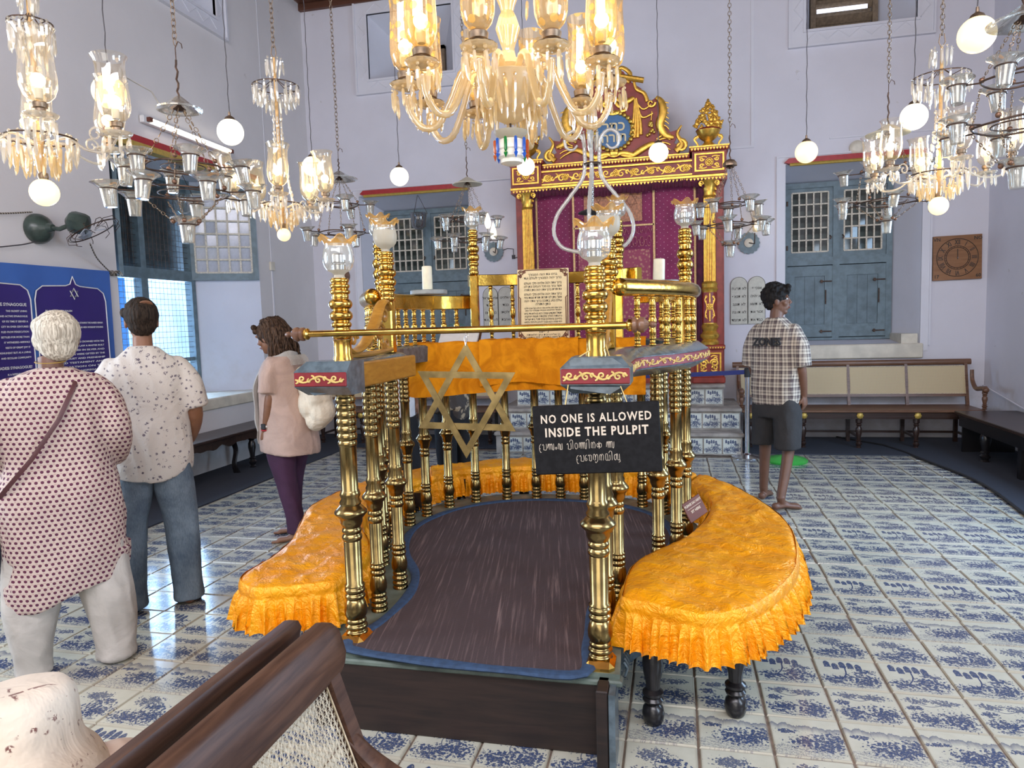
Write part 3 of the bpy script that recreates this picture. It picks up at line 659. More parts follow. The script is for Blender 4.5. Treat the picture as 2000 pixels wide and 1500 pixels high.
def sashwin(name, i, lab):
    x0, x1, z0, z1 = i; t = thing(name, lab, 'window', (x0, YF+.5, z0)); t['kind'] = 'structure'; del t['category']
    w_ = x1-x0; H = z1-z0; f = .065; y = 0; mid = w_*.50; tr = H*.505
    m = MB().box(0, f, y-.04, y+.05, 0, H).box(w_-f, w_, y-.04, y+.05, 0, H).box(f, w_-f, y-.04, y+.05, H-f, H).box(f, w_-f, y-.04, y+.05, 0, .03).box(f, w_-f, y-.045, y+.05, tr-.05, tr+.05).box(mid-.04, mid+.04, y-.042, y+.05, .03, H-f)
    m.obj('window_frame', MAT['teal'], t)
    MB().box(-.02, w_+.02, .10, .12, -.02, H+.02).obj('outer_board', MAT['teal2'], t)
    casement(t, f, mid-.04, tr+.05, H-f, 0, 5, 5, MAT['pane'], .055); casement(t, mid+.04, w_-f, tr+.05, H-f, 0, 5, 5, MAT['pane'], .055)
    shutter(t, f, mid-.04, .04, tr-.06, .0, 0); shutter(t, mid+.04, w_-f, .04, tr-.06, .0, 0)
    MB().box(mid-.055, mid-.045, -.03, -.025, .05, .30).obj('glowing_daylight_line', MAT['skyglow'], t, label='thin glowing strip standing in for daylight between the shutters')  # daylight imitated by a glowing strip in front of the shutters
    k = MB()
    for xx in (mid-.075, mid+.075): k.tube([(xx, -.03, tr+.32), (xx+.012, -.05, tr+.30), (xx, -.05, tr+.27)], .008, 6)
    for zz in (tr+.18, H-.25): k.tube([(f-.005, -.04, zz-.03), (f-.005, -.04, zz+.03)], .012, 6)
    k.obj('latch', MAT['iron'], t); return t
sashwin('window_1', RWi, 'teal shuttered window with small dark panes right of the ark')
sashwin('window_2', LWi, 'teal shuttered window with small dark panes left of the ark')
# left wall window, casements folded back into the room
t = thing('window_3', 'large teal barred window in the left wall with open glazed leaf', 'window', (XL-.66, 3.32, .80)); t['kind'] = 'structure'; del t['category']
Z = Matrix.Rotation(pi/2, 4, 'Z')     # local x -> world y
W3 = 1.73; H3 = 2.53; f = .07; md = .88; tr = 1.40
MB().box(-.04, .05, 0, f, 0, H3).box(-.04, .05, W3-f, W3, 0, H3).box(-.04, .05, f, W3-f, H3-f, H3).box(-.04, .05, f, W3-f, 0, .04).box(-.045, .055, f, W3-f, tr-.06, tr+.06).box(-.045, .055, md-.05, md+.05, .04, tr-.06).box(-.045, .055, md-.04, md+.04, tr+.06, H3-f).obj('window_frame', MAT['teal'], t)
for a, b in ((f, md-.05), (md+.05, W3-f)):
    g = MB()
    for i in range(int((b-a)/.062)): g.tube([(.02, a+.03+i*.062, .04), (.02, a+.03+i*.062, H3-f)], .0022, 4)
    for i in range(int((H3-.1)/.062)): g.tube([(.018, a, .07+i*.062), (.018, b, .07+i*.062)], .0022, 4)
    g.obj('wire_mesh', MAT['iron'], t)
    MB().box(-.02, .02, a, b, .40, .44).obj('window_rail', MAT['teal'], t)
for i in range(10):
    y0 = f+i*(W3-2*f)/8; MB().box(-.16, -.13, y0+.003, y0+(W3-2*f)/8-.003, tr+.02, H3+.1).obj('closed_shutter_plank', MAT['shutdark'], t)
# open leaf lying against the right-hand reveal and one near the left edge
def leaf(hx, hy, ang, w_, z0, z1, cols, rows, pm, par):
    e = link('open_leaf', None, par, loc=(hx-par.location.x, hy-par.location.y, 0), rot=(0, 0, ang))
    m = MB(); at = .075
    m.box(0, w_, -.02, .02, z0, z0+at*1.2).box(0, w_, -.02, .02, z1-at, z1).box(0, at, -.02, .02, z0+at*1.2, z1-at).box(w_-at, w_, -.02, .02, z0+at*1.2, z1-at)
    a0, a1, b0, b1 = at, w_-at, z0+at*1.2, z1-at
    m.obj('leaf_frame', MAT['teal'], e); g = MB()
    for i in range(cols+1): xx = a0+(a1-a0)*i/cols; g.box(xx-.010, xx+.010, -.03, .03, b0, b1)
    for k in range(rows+1): zz = b0+(b1-b0)*k/rows; g.box(a0, a1, -.029, .029, zz-.010, zz+.010)
    g.obj('glazing_bars', MAT['muntin'], e)
    ww = (a1-a0)/cols; hh = (b1-b0)/rows; me = MB().box(-ww/2+.01, ww/2-.01, -.003, .003, -hh/2+.01, hh/2-.01).data('pane', pm)
    for i in range(cols):
        for k in range(rows): link('pane', me, e, loc=(a0+ww*(i+.5), 0, b0+hh*(k+.5)), rot=(random.uniform(-.03, .03), 0, random.uniform(-.03, .03)))
leaf(-5.99, 5.0, radians(33), .78, 1.36, 2.45, 5, 6, MAT['panel'], t)
leaf(-5.96, 3.55, radians(-28), .62, 1.30, 2.50, 3, 6, MAT['panel'], t)
# what stands outside the left window
MB().box(-6.62, -6.58, 4.50, 4.62, .2, 3.4).box(-6.62, -6.60, 3.3, 3.75, .2, 2.3).obj('outer_blue_post', MAT['outblue'], t, world=True)
# ---------------------------------------------------------------- the brass pulpit
def beads(z0, z1, specs, rn):
    # specs: (fraction height, radius); alternates necks
    out = []; tot = sum(h for h, r in specs); z = z0
    for h, r in specs:
        hh = (z1-z0)*h/tot
        if r > rn: out += [(rn+(r-rn)*sin(pi*q)**.7, z+hh*(.04+.92*q)) for q in (0, .12, .3, .5, .7, .88, 1)]
        else: out += [(r, z+hh*.1), (r, z+hh*.9)]
        z += hh
    return out+[(rn, z1)]
PX = -1.125
half = [(.52, -.02), (.515, .29), (.54, .57), (.71, .86), (.795, 1.09), (.845, 1.33), (.835, 1.58), (.80, 1.80), (.72, 2.03), (.575, 2.19), (.375, 2.29), (.17, 2.335)]
ringR = [(PX+x, y) for x, y in half]; ringL = [(PX-x, y) for x, y in half]
ringR[0] = (-.605, -.02); ringL[0] = (-1.59, .03); ringL[1] = (-1.61, .30); ringL[2] = (-1.62, .57)
POSTS = ringR + [(PX+.0, 2.345)] + ringL[::-1]
def path(pts, step=.02):
    P = spline([(p[0], p[1], 0) for p in pts], 10); n = int(sum((P[i+1]-P[i]).length for i in range(len(P)-1))/step); return resample(P, n)
front = lambda: None
rp = [(-.605, -.12)]+POSTS[1:-1]+[(-1.59, -.10)]
RP = path([(p[0], p[1]) for p in rp])
pul = thing('pulpit', 'large round brass pulpit with turned columns, painted shelf and glass lamp cups', 'pulpit', (PX, 1.1, 0))
def addp(m, name, mat, par=None, sharp=35, **k):
    o = m.obj(name, mat, par or pul, sharp, **k)
    if par is None: o.location = -pul.location
    return o
ZB, ZS = .30, 1.30
# platform
base_out = [(p[0], p[1]) for p in path([(-.53, -.10), (-.53, .55), (-.30, .86), (-.20, 1.1), (-.17, 1.4), (-.20, 1.75), (-.33, 2.13), (-.53, 2.32), (-.75, 2.42), (PX, 2.46), (-1.5, 2.42), (-1.72, 2.32), (-1.92, 2.13), (-2.05, 1.75), (-2.08, 1.4), (-2.05, 1.1), (-1.95, .86), (-1.72, .55), (-1.72, -.10)], .05)]
addp(MB().poly(base_out, .27, ZB), 'platform_top', MAT['platform'])
bi = [(PX+(x-PX)*.955, y*.965+.02) for x, y in base_out]
addp(MB().poly(bi, 0.0, .27), 'platform_side', MAT['greyblue'])
addp(MB().box(-1.71, -.60, -.115, -.09, 0.004, .262), 'front_board', MAT['frontboard'], label='dark brown worn board closing the platform front')
addp(MB().box(-1.73, -.52, -.125, -.07, .262, .285, bev=.006), 'front_lip', MAT['platform'])
addp(MB().box(-.605, -.565, -.20, -.08, 0, .285, bev=.004), 'corner_board', MAT['frontboard']); addp(MB().box(-.562, -.54, -.20, -.06, 0, .275), 'corner_edge', MAT['greyblue'])
m = MB()
for k in range(18):
    y = .02+k*.03; m.tube([(-.522, y, .285), (-.512, y+.012, .26), (-.522, y+.02, .225)], .005, 5)
addp(m, 'carved_gadroon', MAT['greyblue'])
# columns
def colprof(h=1.0, k=1.0):
    p = [(.036, 0), (.036, .012), (.031, .018)]+beads(.018, .088, [(1, .037), (1, .037), (.8, .034)], .030)+[(.031, .09), (.037, .105), (.038, .125), (.034, .148), (.029, .165)]
    p += beads(.165, .215, [(1, .034), (1, .034)], .028)+[(.033, .218), (.033, .224), (.0275, .23), (.0285, .40)]
    p += beads(.40, .455, [(1, .033), (.8, .032)], .028)+[(.030, .458), (.036, .475), (.037, .49), (.042, .497), (.053, .512), (.053, .520), (.042, .534), (.033, .545), (.036, .555), (.029, .57), (.034, .585), (.030, .60), (.0275, .605), (.0275, .775)]
    p += beads(.775, .80, [(1, .031)], .028)+beads(.80, 1.0, [(1, .0325)]*7, .029)
    return [(r*k, z*h) for r, z in p]
cmesh = MB().lathe(colprof(1, 1.12), 22).data('column', MAT['brasso'], 60)
cthin = MB().lathe(colprof(1, 1.0), 18).data('column', MAT['brasso'], 60)
for i, p in enumerate(POSTS):
    link('column', cmesh if i in (0, len(POSTS)-1) else cthin, pul, loc=(p[0]-PX, p[1]-1.1, ZB-.005), rot=(0, 0, i*.7), scale=(1.08, 1.08, 1.012) if i in (0, len(POSTS)-1) else None)
for p in (POSTS[0], POSTS[-1]):
    addp(MB().box(p[0]-.055, p[0]+.055, p[1]-.075, p[1]+.05, ZB-.018, ZB+.03, bev=.018), 'column_foot', MAT['brass'])
# painted shelf
def op(s, z, off):
    # point at arc length s along RP
    k = min(len(RP)-2, max(0, int(s/.02))); t = s/.02-k; p = RP[k].lerp(RP[k+1], t); d = (RP[k+1]-RP[k]).normalized()
    return (p.x+d.y*off, p.y-d.x*off, z)
LEN = (len(RP)-1)*.02
RP = resample(RP, int(LEN/.02)+1)
addp(MB().sweep([(p.x, p.y) for p in RP], [(-.075, 1.315), (.06, 1.295), (.115, 1.328), (.118, 1.385), (.07, 1.418), (-.06, 1.420), (-.075, 1.41)]), 'painted_shelf', MAT['greyblue'], sharp=50)
band = addp(MB().sweep([(p.x, p.y) for p in RP], [(.112, 1.333), (.124, 1.336), (.124, 1.380), (.112, 1.383)]), 'painted_band', MAT['shelfred'])
def curl(cx, cz, r, a0, turns, sgn=1, n=14):
    return [(cx+r*(1-.75*k/n)*cos(a0+sgn*turns*2*pi*k/n), cz+r*(1-.75*k/n)*sin(a0+sgn*turns*2*pi*k/n)) for k in range(n+1)]
def vine(L, z0, h, unit=.12):
    n = max(1, round(L/unit)); u = L/n; out = []
    for i in range(n):
        s0 = i*u; sg = 1 if i % 2 else -1
        out.append([(s0+u*t/8, z0+h*.5+sg*h*.28*sin(pi*t/8)) for t in range(9)])
        out.append(curl(s0+u*.42, z0+h*.5-sg*h*.06, h*.30, pi/2*sg, 1.1, sg)); out.append(curl(s0+u*.85, z0+h*.5+sg*h*.12, h*.2, -pi/2*sg, .9, -sg, 10))
        out.append([(s0+u*.2, z0+h*.5), (s0+u*.13, z0+h*(.5+.3*sg)), (s0+u*.02, z0+h*(.5+.36*sg))])
    return out
m = MB()
for pl in vine(LEN-.02, 1.338, .04, .095): m.tube([op(s+.01, z, .125) for s, z in pl], .0032, 5)
addp(m, 'scroll_ornament', MAT['yellow'], label='yellow painted scroll running round the red shelf band')
for x0, x1, px_ in ((-1.715, -1.500, 0), (-.712, -.475, 1)):
    m = MB(); R4 = lambda i, z: [(x0+i, -.128+i, z), (x1-i*px_, -.128+i, z), (x1-i*px_, .02, z), (x0+i, .02, z)]
    v = R4(.035, 1.296)+R4(0, 1.328)+R4(0, 1.386)+R4(.035, 1.422)
    m.add(v, [(3, 2, 1, 0), (12, 13, 14, 15)]+[(k*4+i, k*4+(i+1) % 4, k*4+4+(i+1) % 4, k*4+4+i) for k in range(3) for i in range(4)]); addp(m, 'shelf_nose', MAT['greyblue'], sharp=20)
    addp(MB().box(x0+.002, x1-.002, -.134, -.126, 1.331, 1.383, bev=.003), 'painted_band', MAT['shelfred'])
    m = MB()
    for pl in vine(x1-x0-.02, 1.338, .04, .06): m.tube([(x0+.01+s, -.136, z) for s, z in pl], .0034, 5)
    addp(m, 'scroll_ornament', MAT['yellow'])
addp(MB().box(-1.525, -1.506, .022, .60, 1.312, 1.41, bev=.006, X=T(0, 0, 0)), 'end_panel', MAT['goldwood'], label='varnished orange brown wooden panel on the inner shelf edge')
addp(MB().box(-.70, -.685, .022, .60, 1.312, 1.41, bev=.006), 'end_panel', MAT['goldwood'])
# upper posts
shaft = [(1, .034), (.6, .031), (.9, .036), (1.6, .041), (1.6, .042), (.5, .03), (.8, .036), (.8, .035), (.7, .033)]
UP = [(-1.585, .02, 1.50, 1.735, 1.0, 'L1'), (-.600, -.02, 1.50, 1.733, 1.02, 'R1'), (-1.62, .57, 1.66, 1.885, .98, 'Lb'), (-.605, .57, 1.66, 1.885, .98, 'Rb'), (-1.985, 1.35, 1.72, 2.04, .95, 'La'), (-.275, 1.30, 1.70, 2.0, .95, 'Rd'), (-1.645, 2.13, 1.87, 2.17, .9, 'BL'), (-.68, 2.14, 1.87, 2.18, .9, 'BR')]
for (x, y, zb, zt, k, n_) in UP:
    sq = n_ in ('Lb', 'Rb', 'BL', 'BR')
    if sq: addp(MB().box(x-.026, x+.026, y-.026, y+.026, 1.42, zb, bev=.006), 'post_block', MAT['brasslips'])
    else: addp(MB().lathe([(.038, 1.415), (.038, 1.43), (.034, 1.44), (.034, zb-.01), (.037, zb)], 20, o=(x, y, 0)), 'post_block', MAT['brass'])
    addp(MB().lathe([(r*k*1.08, z) for r, z in beads(zb, zt, shaft, .029)], 22, o=(x, y, 0)), 'turned_shaft', MAT['brass'])
# glass tulip cups
def tulip(frosty):
    p = [(.022, 0), (.020, .012), (.026, .020), (.044, .030), (.054, .045), (.059, .065), (.059, .085), (.055, .105), (.050, .122), (.052, .130)]
    m = MB().lathe(p[:4 if not frosty else 8], 24, cap=False); c = MB().lathe(p[3 if not frosty else 7:], 24, cap=False)
    r = MB(); vs = []; n = 48
    for (rr, z, am) in ((.052, .130, 0), (.055, .137, .4), (.059, .145, .8), (.064, .152, 1.1), (.070, .151, 1.3), (.072, .146, 1.4)):
        for i in range(n):
            a = 2*pi*i/n; w_ = cos(a*6); vs.append(((rr+.005*am*w_)*cos(a), (rr+.005*am*w_)*sin(a), z+.009*am*w_))
    r.add(vs, [(k*n+i, k*n+(i+1) % n, (k+1)*n+(i+1) % n, (k+1)*n+i) for k in range(5) for i in range(n)])
    return m.data('glass_foot', MAT['frost']), c.data('glass_bowl', MAT['glass2']), r.data('wavy_rim', MAT['rim'])
MAT['glass2'] = glassy('thick_clear_glass', (.92, .93, .90), amt=.11, rough=.08, body=(.8, .8, .72), bodyamt=.20)
tu = [tulip(0), tulip(1)]; cup_in = MB().lathe([(.012, .03), (.024, .032), (.026, .05), (.022, .056), (.026, .06), (.026, .088), (.020, .092)], 14).data('lamp_socket', MAT['steel'])
for (x, y, zb, zt, k, n_) in UP:
    f = 1 if n_ in ('Lb', 'Rb') else 0
    e = link('glass_cup', None, pul, loc=(x-PX, y-1.1, zt), rot=(0, 0, random.random()), scale=(1.0 if n_ in ('L1', 'R1') else .92))
    for nm, me in zip(('glass_foot', 'glass_bowl', 'wavy_rim'), tu[f]): link(nm, me, e)
    if not f: link('lamp_socket', cup_in, e)
# rails and small balusters
def arc(i0, i1, off=0, n=14):
    P = spline([(p[0], p[1], 0) for p in POSTS[i0:i1+1]], 6); return resample(P, n)
def rail(name, pts, z0, z1, wd, mat, fat=False, lift=None, **kw):
    if fat:
        zc = (z0+z1)/2; r = (z1-z0)/2; P = [(p[0], p[1], zc) for p in pts]; m = MB().tube(P, r, 16); m.ball(P[0], r*1.02, 16); m.ball(P[-1], r*1.02, 16)
    else: m = MB().sweep([(p[0], p[1]) for p in pts], [(-wd, z0+.004), (-wd+.004, z0), (wd-.004, z0), (wd, z0+.004), (wd, z1-.004), (wd-.004, z1), (-wd+.004, z1), (-wd, z1-.004)])
    return addp(m, name, mat, **kw)
PI_ = {2: 'Rb', 5: 'Rd', 9: 'BR', 15: 'BL'}
def interp(a, b, c, n=10): return resample(spline([(p[0], p[1], 0) for p in (a, b, c)], 8), n)
fatR = [POSTS[2], (-.46, .80), (-.36, 1.0), (-.28, 1.22), (-.26, 1.42)]
fatR = resample(spline([(x+.03, y, 0) for x, y in fatR], 6), 16); fatL = [Vector((2*PX-p.x, p.y, 0)) for p in fatR]
rail('hand_rail', fatR, 1.645, 1.722, 0, MAT['brasslips'], True); rail('hand_rail', fatL, 1.645, 1.722, 0, MAT['brasslips'], True)
sideR = resample(spline([(p[0], p[1], 0) for p in POSTS[5:10]], 6), 20); sideL = [Vector((2*PX-p.x, p.y, 0)) for p in sideR]
rail('flat_rail', sideR, 1.645, 1.735, .03, MAT['brasslips']); rail('flat_rail', sideL, 1.645, 1.735, .03, MAT['brasslips'])
backp = resample(spline([(p[0], p[1], 0) for p in POSTS[9:16]], 6), 24)
rail('back_rail', backp, 1.80, 1.877, .03, MAT['brasslips'])
def smallb(h): return MB().lathe([(r*.5, z) for r, z in beads(0, h, [(.6, .034), (.6, .026), (.8, .032), (2.0, .031), (2.4, .040), (.8, .03), (.8, .034), (1.6, .028), (.6, .034)], .022)], 12).data('small_baluster', MAT['brass'], 60)
b1 = smallb(.225); b2 = smallb(.38)
def putb(P, n, me, z=1.42):
    for p in resample([Vector(q) for q in P], n+2)[1:-1]: link('small_baluster', me, pul, loc=(p.x-PX, p.y-1.1, z))
putb(fatR, 6, b1); putb(fatL, 6, b1); putb(sideR, 8, b1); putb(sideL, 8, b1); putb(backp, 7, b2)
# scrolled brackets between the front posts
for sx, x in ((1, -1.60), (-1, -.605)):
    m = MB(); yz = lambda pts, r, fl=.5: m.tube([(x, p[0], p[1]) for p in spline([(a, b, 0) for a, b in pts], 6)], r, 8, flat=fl)
    yz([(.08, 1.47), (.14, 1.445), (.25, 1.475), (.36, 1.56), (.43, 1.635), (.49, 1.655), (.535, 1.62)], lambda t: .018+.010*sin(pi*t))
    yz([(.06, 1.435), (.3, 1.43), (.54, 1.44)], .012, 1)
    for cy, cz, r, a0, tn, sg in ((.15, 1.50, .035, 0, 1.3, 1), (.30, 1.475, .03, pi, 1.2, -1), (.42, 1.52, .045, 0, 1.4, 1), (.48, 1.47, .03, pi, 1.2, 1), (.47, 1.59, .03, pi/2, 1.1, -1)):
        m.tube([(x, p[0], p[1]) for p in curl(cy, cz, r, a0, tn, sg)], lambda t: .010*(1-.5*t), 6)
    addp(m, 'scroll_bracket', MAT['goldwood'])
# ---------------------------------------------------------------- things on the pulpit
mt = [(x*.0, 0) for x in ()]
mo = [(-.655, -.135), (-.665, .1), (-.68, .45), (-.62, .72), (-.47, .98), (-.36, 1.3), (-.36, 1.62), (-.46, 1.92), (-.66, 2.13), (-.9, 2.22), (PX, 2.245), (-1.35, 2.22), (-1.58, 2.12), (-1.78, 1.9), (-1.88, 1.6), (-1.87, 1.3), (-1.75, .98), (-1.60, .72), (-1.535, .45), (-1.545, .15), (-1.60, -.05), (-1.50, -.11), (-1.2, -.145), (-.9, -.155)]
MP = resample(spline([(x, y, 0) for x, y in mo], 6, True)+[Vector((mo[0][0], mo[0][1], 0))], 140)[:-1]
t = thing('woven_mat', 'dark brown woven mat with blue cloth edging on the pulpit platform', 'mat', (PX, 1.1, ZB))
m = MB(); n = len(MP); c0 = Vector((PX, 1.0, 0)); rows = [0, .25, .5, .75, 1]
vs = [(PX, 1.0, ZB+.013)]
for f_ in rows[1:]: vs += [(c0.x+(p.x-c0.x)*f_, c0.y+(p.y-c0.y)*f_, ZB+.012) for p in MP]
fs = [(0, 1+i, 1+(i+1) % n) for i in range(n)]
for k in range(3): fs += [(1+k*n+i, 1+(k+1)*n+i, 1+(k+1)*n+(i+1) % n, 1+k*n+(i+1) % n) for i in range(n)]
vs += [(p.x, p.y, ZB+.001) for p in MP]; fs += [(1+3*n+i, 1+4*n+i, 1+4*n+(i+1) % n, 1+3*n+(i+1) % n) for i in range(n)]
m.add(vs, fs); o = m.obj('mat_field', MAT['rug'], t); o.location = -t.location
m = MB().tube([(p.x, p.y, ZB+.011) for p in MP], lambda q: .025+.003*sin(q*90), 8, closed=True, up=(0, 0, 1), flat=.42); o = m.obj('mat_binding', MAT['binding'], t); o.location = -t.location
# brass rod with turned wooden knobs across the entrance
t = thing('brass_rod', 'brass rod with dark turned wooden knobs lying across the pulpit entrance', 'rod', (PX, -.045, 1.525))
MB().tube([(-.57, 0, 0), (.66, 0, 0)], .0125, 14).obj('rod', MAT['brass'], t)
kp = [(.004, 0), (.010, .006), (.012, .016), (.006, .024), (.014, .030), (.026, .042), (.028, .054), (.020, .064), (.026, .070), (.026, .080), (.018, .084)]
for s_, x in ((1, -.665), (-1, .735)):
    MB().lathe(kp, 16, X=T(x, 0, 0) @ Ry(s_*pi/2)).obj('wooden_knob', MAT['midwood'], t)
    MB().lathe([(.018, 0), (.022, .006), (.022, .014), (.014, .02)], 16, X=T(x+s_*.082, 0, 0) @ Ry(s_*pi/2)).obj('brass_collar', MAT['brass'], t)
# star of david
t = thing('hanging_star', 'flat dull brass six-pointed star hanging from the rod in the pulpit entrance', 'star', (-1.07, -.06, 1.268), rot=(0, radians(1.5), 0))
def tri(r, w_, up):
    vs = []
    for R_ in (r, r-w_*2):
        for k in range(3): a = pi/2+(0 if up else pi)+2*pi*k/3; vs.append((R_*cos(a), R_*sin(a)))
    return vs
for i, up in enumerate((1, 0)):
    v = tri(.212, .0235, up); y0, y1 = (-.0035, .0) if i else (.0, .0035)
    vs = [(a, y0, b) for a, b in v]+[(a, y1, b) for a, b in v]; fs = []
    for k in range(3): j = (k+1) % 3; fs += [(k, j, 3+j, 3+k), (6+j, 6+k, 9+k, 9+j), (k, 6+k, 6+j, j), (3+j, 9+j, 9+k, 3+k)]
    MB().add(vs, fs).obj('star_triangle', MAT['brassd'], t)
MB().tube([(0, 0, .20), (-.006, 0, .225), (0, 0, .245), (.006, 0, .225), (0, 0, .20)], .0018, 6).tube([(0, 0, .23), (-.004, .02, .265), (.0, .03, .262), (.004, .02, .235)], .0018, 6).obj('wire_hook', MAT['steel'], t)
# writing helpers
def txt(body, size, mat, parent, loc, rot=(pi/2, 0, 0), align='CENTER', ext=.0006, name='lettering', bold=0, sx=1, space=1, lab=None):
    c = bpy.data.curves.new('t', 'FONT'); c.body = body; c.size = size; c.align_x = align; c.align_y = 'CENTER'; c.extrude = ext; c.offset = bold; c.space_character = space; c.resolution_u = 2
    o = bpy.data.objects.new('t', c); COL.objects.link(o); bpy.context.view_layer.update()
    me = bpy.data.meshes.new_from_object(o); me.materials.clear(); me.materials.append(mat); bpy.data.objects.remove(o); bpy.data.curves.remove(c)
    q = link(name, me, parent, loc=loc, rot=rot, scale=(sx, 1, 1)); 
    if lab: q['label'] = lab
    return q
H = lambda s_: s_[::-1]
# the black sign
t = thing('painted_sign', 'black painted board reading NO ONE IS ALLOWED INSIDE THE PULPIT, hung on strings', 'sign', (-.59, -.155, 1.150), rot=(radians(-2), radians(-2.2), radians(2)))
MAT['chalk'] = simple('cream_sign_paint', (.62, .53, .42), .6, var=.08)
MAT['signblack'] = simple('black_sign_board', (.008, .008, .009), .6, var=.3, scale=60, Specular_IOR_Level=.15)
MB().box(-.2125, .2125, -.006, .006, -.118, .118, bev=.004).obj('board', MAT['signblack'], t)
txt('NO ONE IS ALLOWED', .040, MAT['chalk'], t, (.0, -.0068, .070), bold=.0008, sx=.80, space=1.2); txt('INSIDE THE PULPIT', .041, MAT['chalk'], t, (.0, -.0068, .024), bold=.0012, sx=.84, space=1.2)
def strokes(S_, r=.0008, y=-.0072):
    m = MB()
    for pl in S_: m.tube([(p[0], y, p[1]) for p in (spline([(a, b, 0) for a, b in pl], 4) if len(pl) > 2 else pl)], r, 5, up=(0, 1, 0))
    return m
# malayalam letter strokes in unit boxes (x, y), baseline 0, x-height 1
def A_(cx, cy, r, a0, a1, n=7, ry=None): return [(cx+r*cos(radians(a0+(a1-a0)*k/n)), cy+(ry or r)*sin(radians(a0+(a1-a0)*k/n))) for k in range(n+1)]
ML = {
 'pa': (1.0, [[(.05, .75), (.25, .95), (.38, .6), (.3, .05)], [(.3, .05), (.95, .05), (.95, 1.0)]]),
 'ra': (.45, [[(.45, 1.0), (.1, .7), (.05, .1), (.25, -.35), (.45, -.3)], [(.05, .3), (.3, .25)]]),
 'sa': (1.5, [[(.0, .3), (.15, .9), (.3, .9), (.4, .05)], [(.4, .05), (.4, .7), (.55, .98), (.75, .7), (.75, .05)], [(.75, .05), (.75, .7), (.95, .98), (1.1, .6), (1.1, .05)], [(1.1, .05), (1.4, .05), (1.4, 1)]]),
 'am': (.45, [A_(.22, .25, .17, 0, 360, 8)]),
 'ga': (1.0, [[(.05, .1), (.05, .7), (.2, 1), (.38, .7), (.38, .05)], [(.38, .05), (.6, .05), (.6, .9)], [(.6, .05), (.92, .05), (.92, 1)]]),
 'i': (.35, [[(.15, .05), (.15, 1.2), (.05, 1.45), (-.3, 1.5), (-.5, 1.2)]]),
 'o': (.75, [A_(.35, .5, .3, 0, 360, 10, .48)]),
 'tt': (1.9, [[(.0, .2), (.1, .9), (.3, .95), (.4, .05)], [(.4, .05), (.45, .95), (.65, .95), (.7, .05)], [(.7, .05), (.75, .95), (.95, .95), (1.0, .05)], [(1.0, .05), (1.05, .95), (1.3, .95), (1.35, .05)], [(1.35, .05), (1.6, .05), (1.7, 1.0)]]),
 'na': (1.05, [[(.05, .1), (.05, .8), (.2, 1), (.38, .8), (.38, .05)], [(.38, .4), (.5, 1), (.75, 1), (.9, .6), (.8, .05)]]),
 'ka': (1.15, [A_(.22, .5, .2, 0, 360, 8, .3), A_(.78, .5, .25, 0, 360, 8, .35), [(.5, 1.05), (.5, -.05)]]),
 've': (1.6, [[(.45, 1), (.1, .8), (.1, .1), (.45, .2), (.3, .55)], [(.75, .8), (.9, 1), (1.05, .8), (.95, .1)], [(.95, .1), (1.4, .05), (1.45, .8), (1.2, 1)]]),
 'sha': (1.2, [[(.05, .2), (.1, 1), (.4, 1), (.5, .3), (.3, .1)], [(.5, .5), (.7, 1), (1.0, .9), (1.0, .1), (.6, -.3), (.4, -.1)]]),
 'ma': (1.1, [[(.1, .1), (.1, 1), (.5, 1), (.5, .1), (.1, .1)], [(.5, .1), (1, .1), (1, .9)]]),
 'lla': (1.4, [A_(.3, .5, .25, 40, 320, 8, .45), [(.5, .2), (.6, 1), (.8, .9), (.8, .1)], [(.8, .1), (1.2, .1), (1.2, 1)], [(1.2, .2), (1.35, -.2), (1.0, -.3)]]),
 'sp': (.5, [])}
def mal(seq, x0, z0, h):
    out = []; x = x0
    for k in seq:
        w_, ss = ML[k]; out += [[(x+a*h*.72, z0+b*h) for a, b in pl] for pl in ss]; x += (w_+.22)*h*.72
    return out
strokes(mal(['ra', 'pa', 'sa', 'am', 'ga', 'sp', 'pa', 'i', 'o', 'tt', 'i', 'na', 'ka', 'sp', 'tt'], -.195, -.033, .021)).obj('lettering', MAT['chalk'], t)
strokes(mal(['ra', 'pa', 've', 'sha', 'na', 'ma', 'i', 'lla'], -.07, -.075, .021)).obj('lettering', MAT['chalk'], t)
MB().tube([(-.10, .0, .11), (-.085, .03, .2), (-.06, .06, .27), (0.02, .13, .315)], .0018, 5).tube([(.11, .0, .11), (.085, .03, .18), (.06, .06, .25), (.04, .13, .315)], .0018, 5).obj('hanging_string', MAT['yellow'], t)
# hebrew board
t = thing('prayer_board', 'cream board of printed Hebrew prayer with brown corner scrolls at the pulpit back', 'board', (-1.158, 2.03, 1.65), rot=(radians(-4), 0, radians(1)))
MB().box(-.168, .168, -.006, .006, -.235, .235, bev=.003).obj('board', MAT['parch'], t)
m = MB(); m.tube([(-.160, -.008, -.2), (-.160, -.008, .2)], .0035, 5).tube([(.160, -.008, -.2), (.160, -.008, .2)], .0035, 5).tube([(-.12, -.008, .229), (.12, -.008, .229)], .003, 5).tube([(-.163, -.008, .06), (-.148, -.008, .05), (-.150, -.008, -.17), (-.12, -.008, -.21)], .003, 5).tube([(.163, -.008, .06), (.148, -.008, .05), (.150, -.008, -.17), (.12, -.008, -.21)], .003, 5)
for a in (-1, 1):
    for b in (-1, 1):
        for q in ((.142, .212, .018), (.122, .218, .010), (.147, .19, .010)): m.tube([(a*p[0], -.008, b*p[1]) for p in curl(q[0], q[1], q[2], 0, 1.5, 1)], .0032, 5)
m.obj('brown_ornament', MAT['brownink'], t)
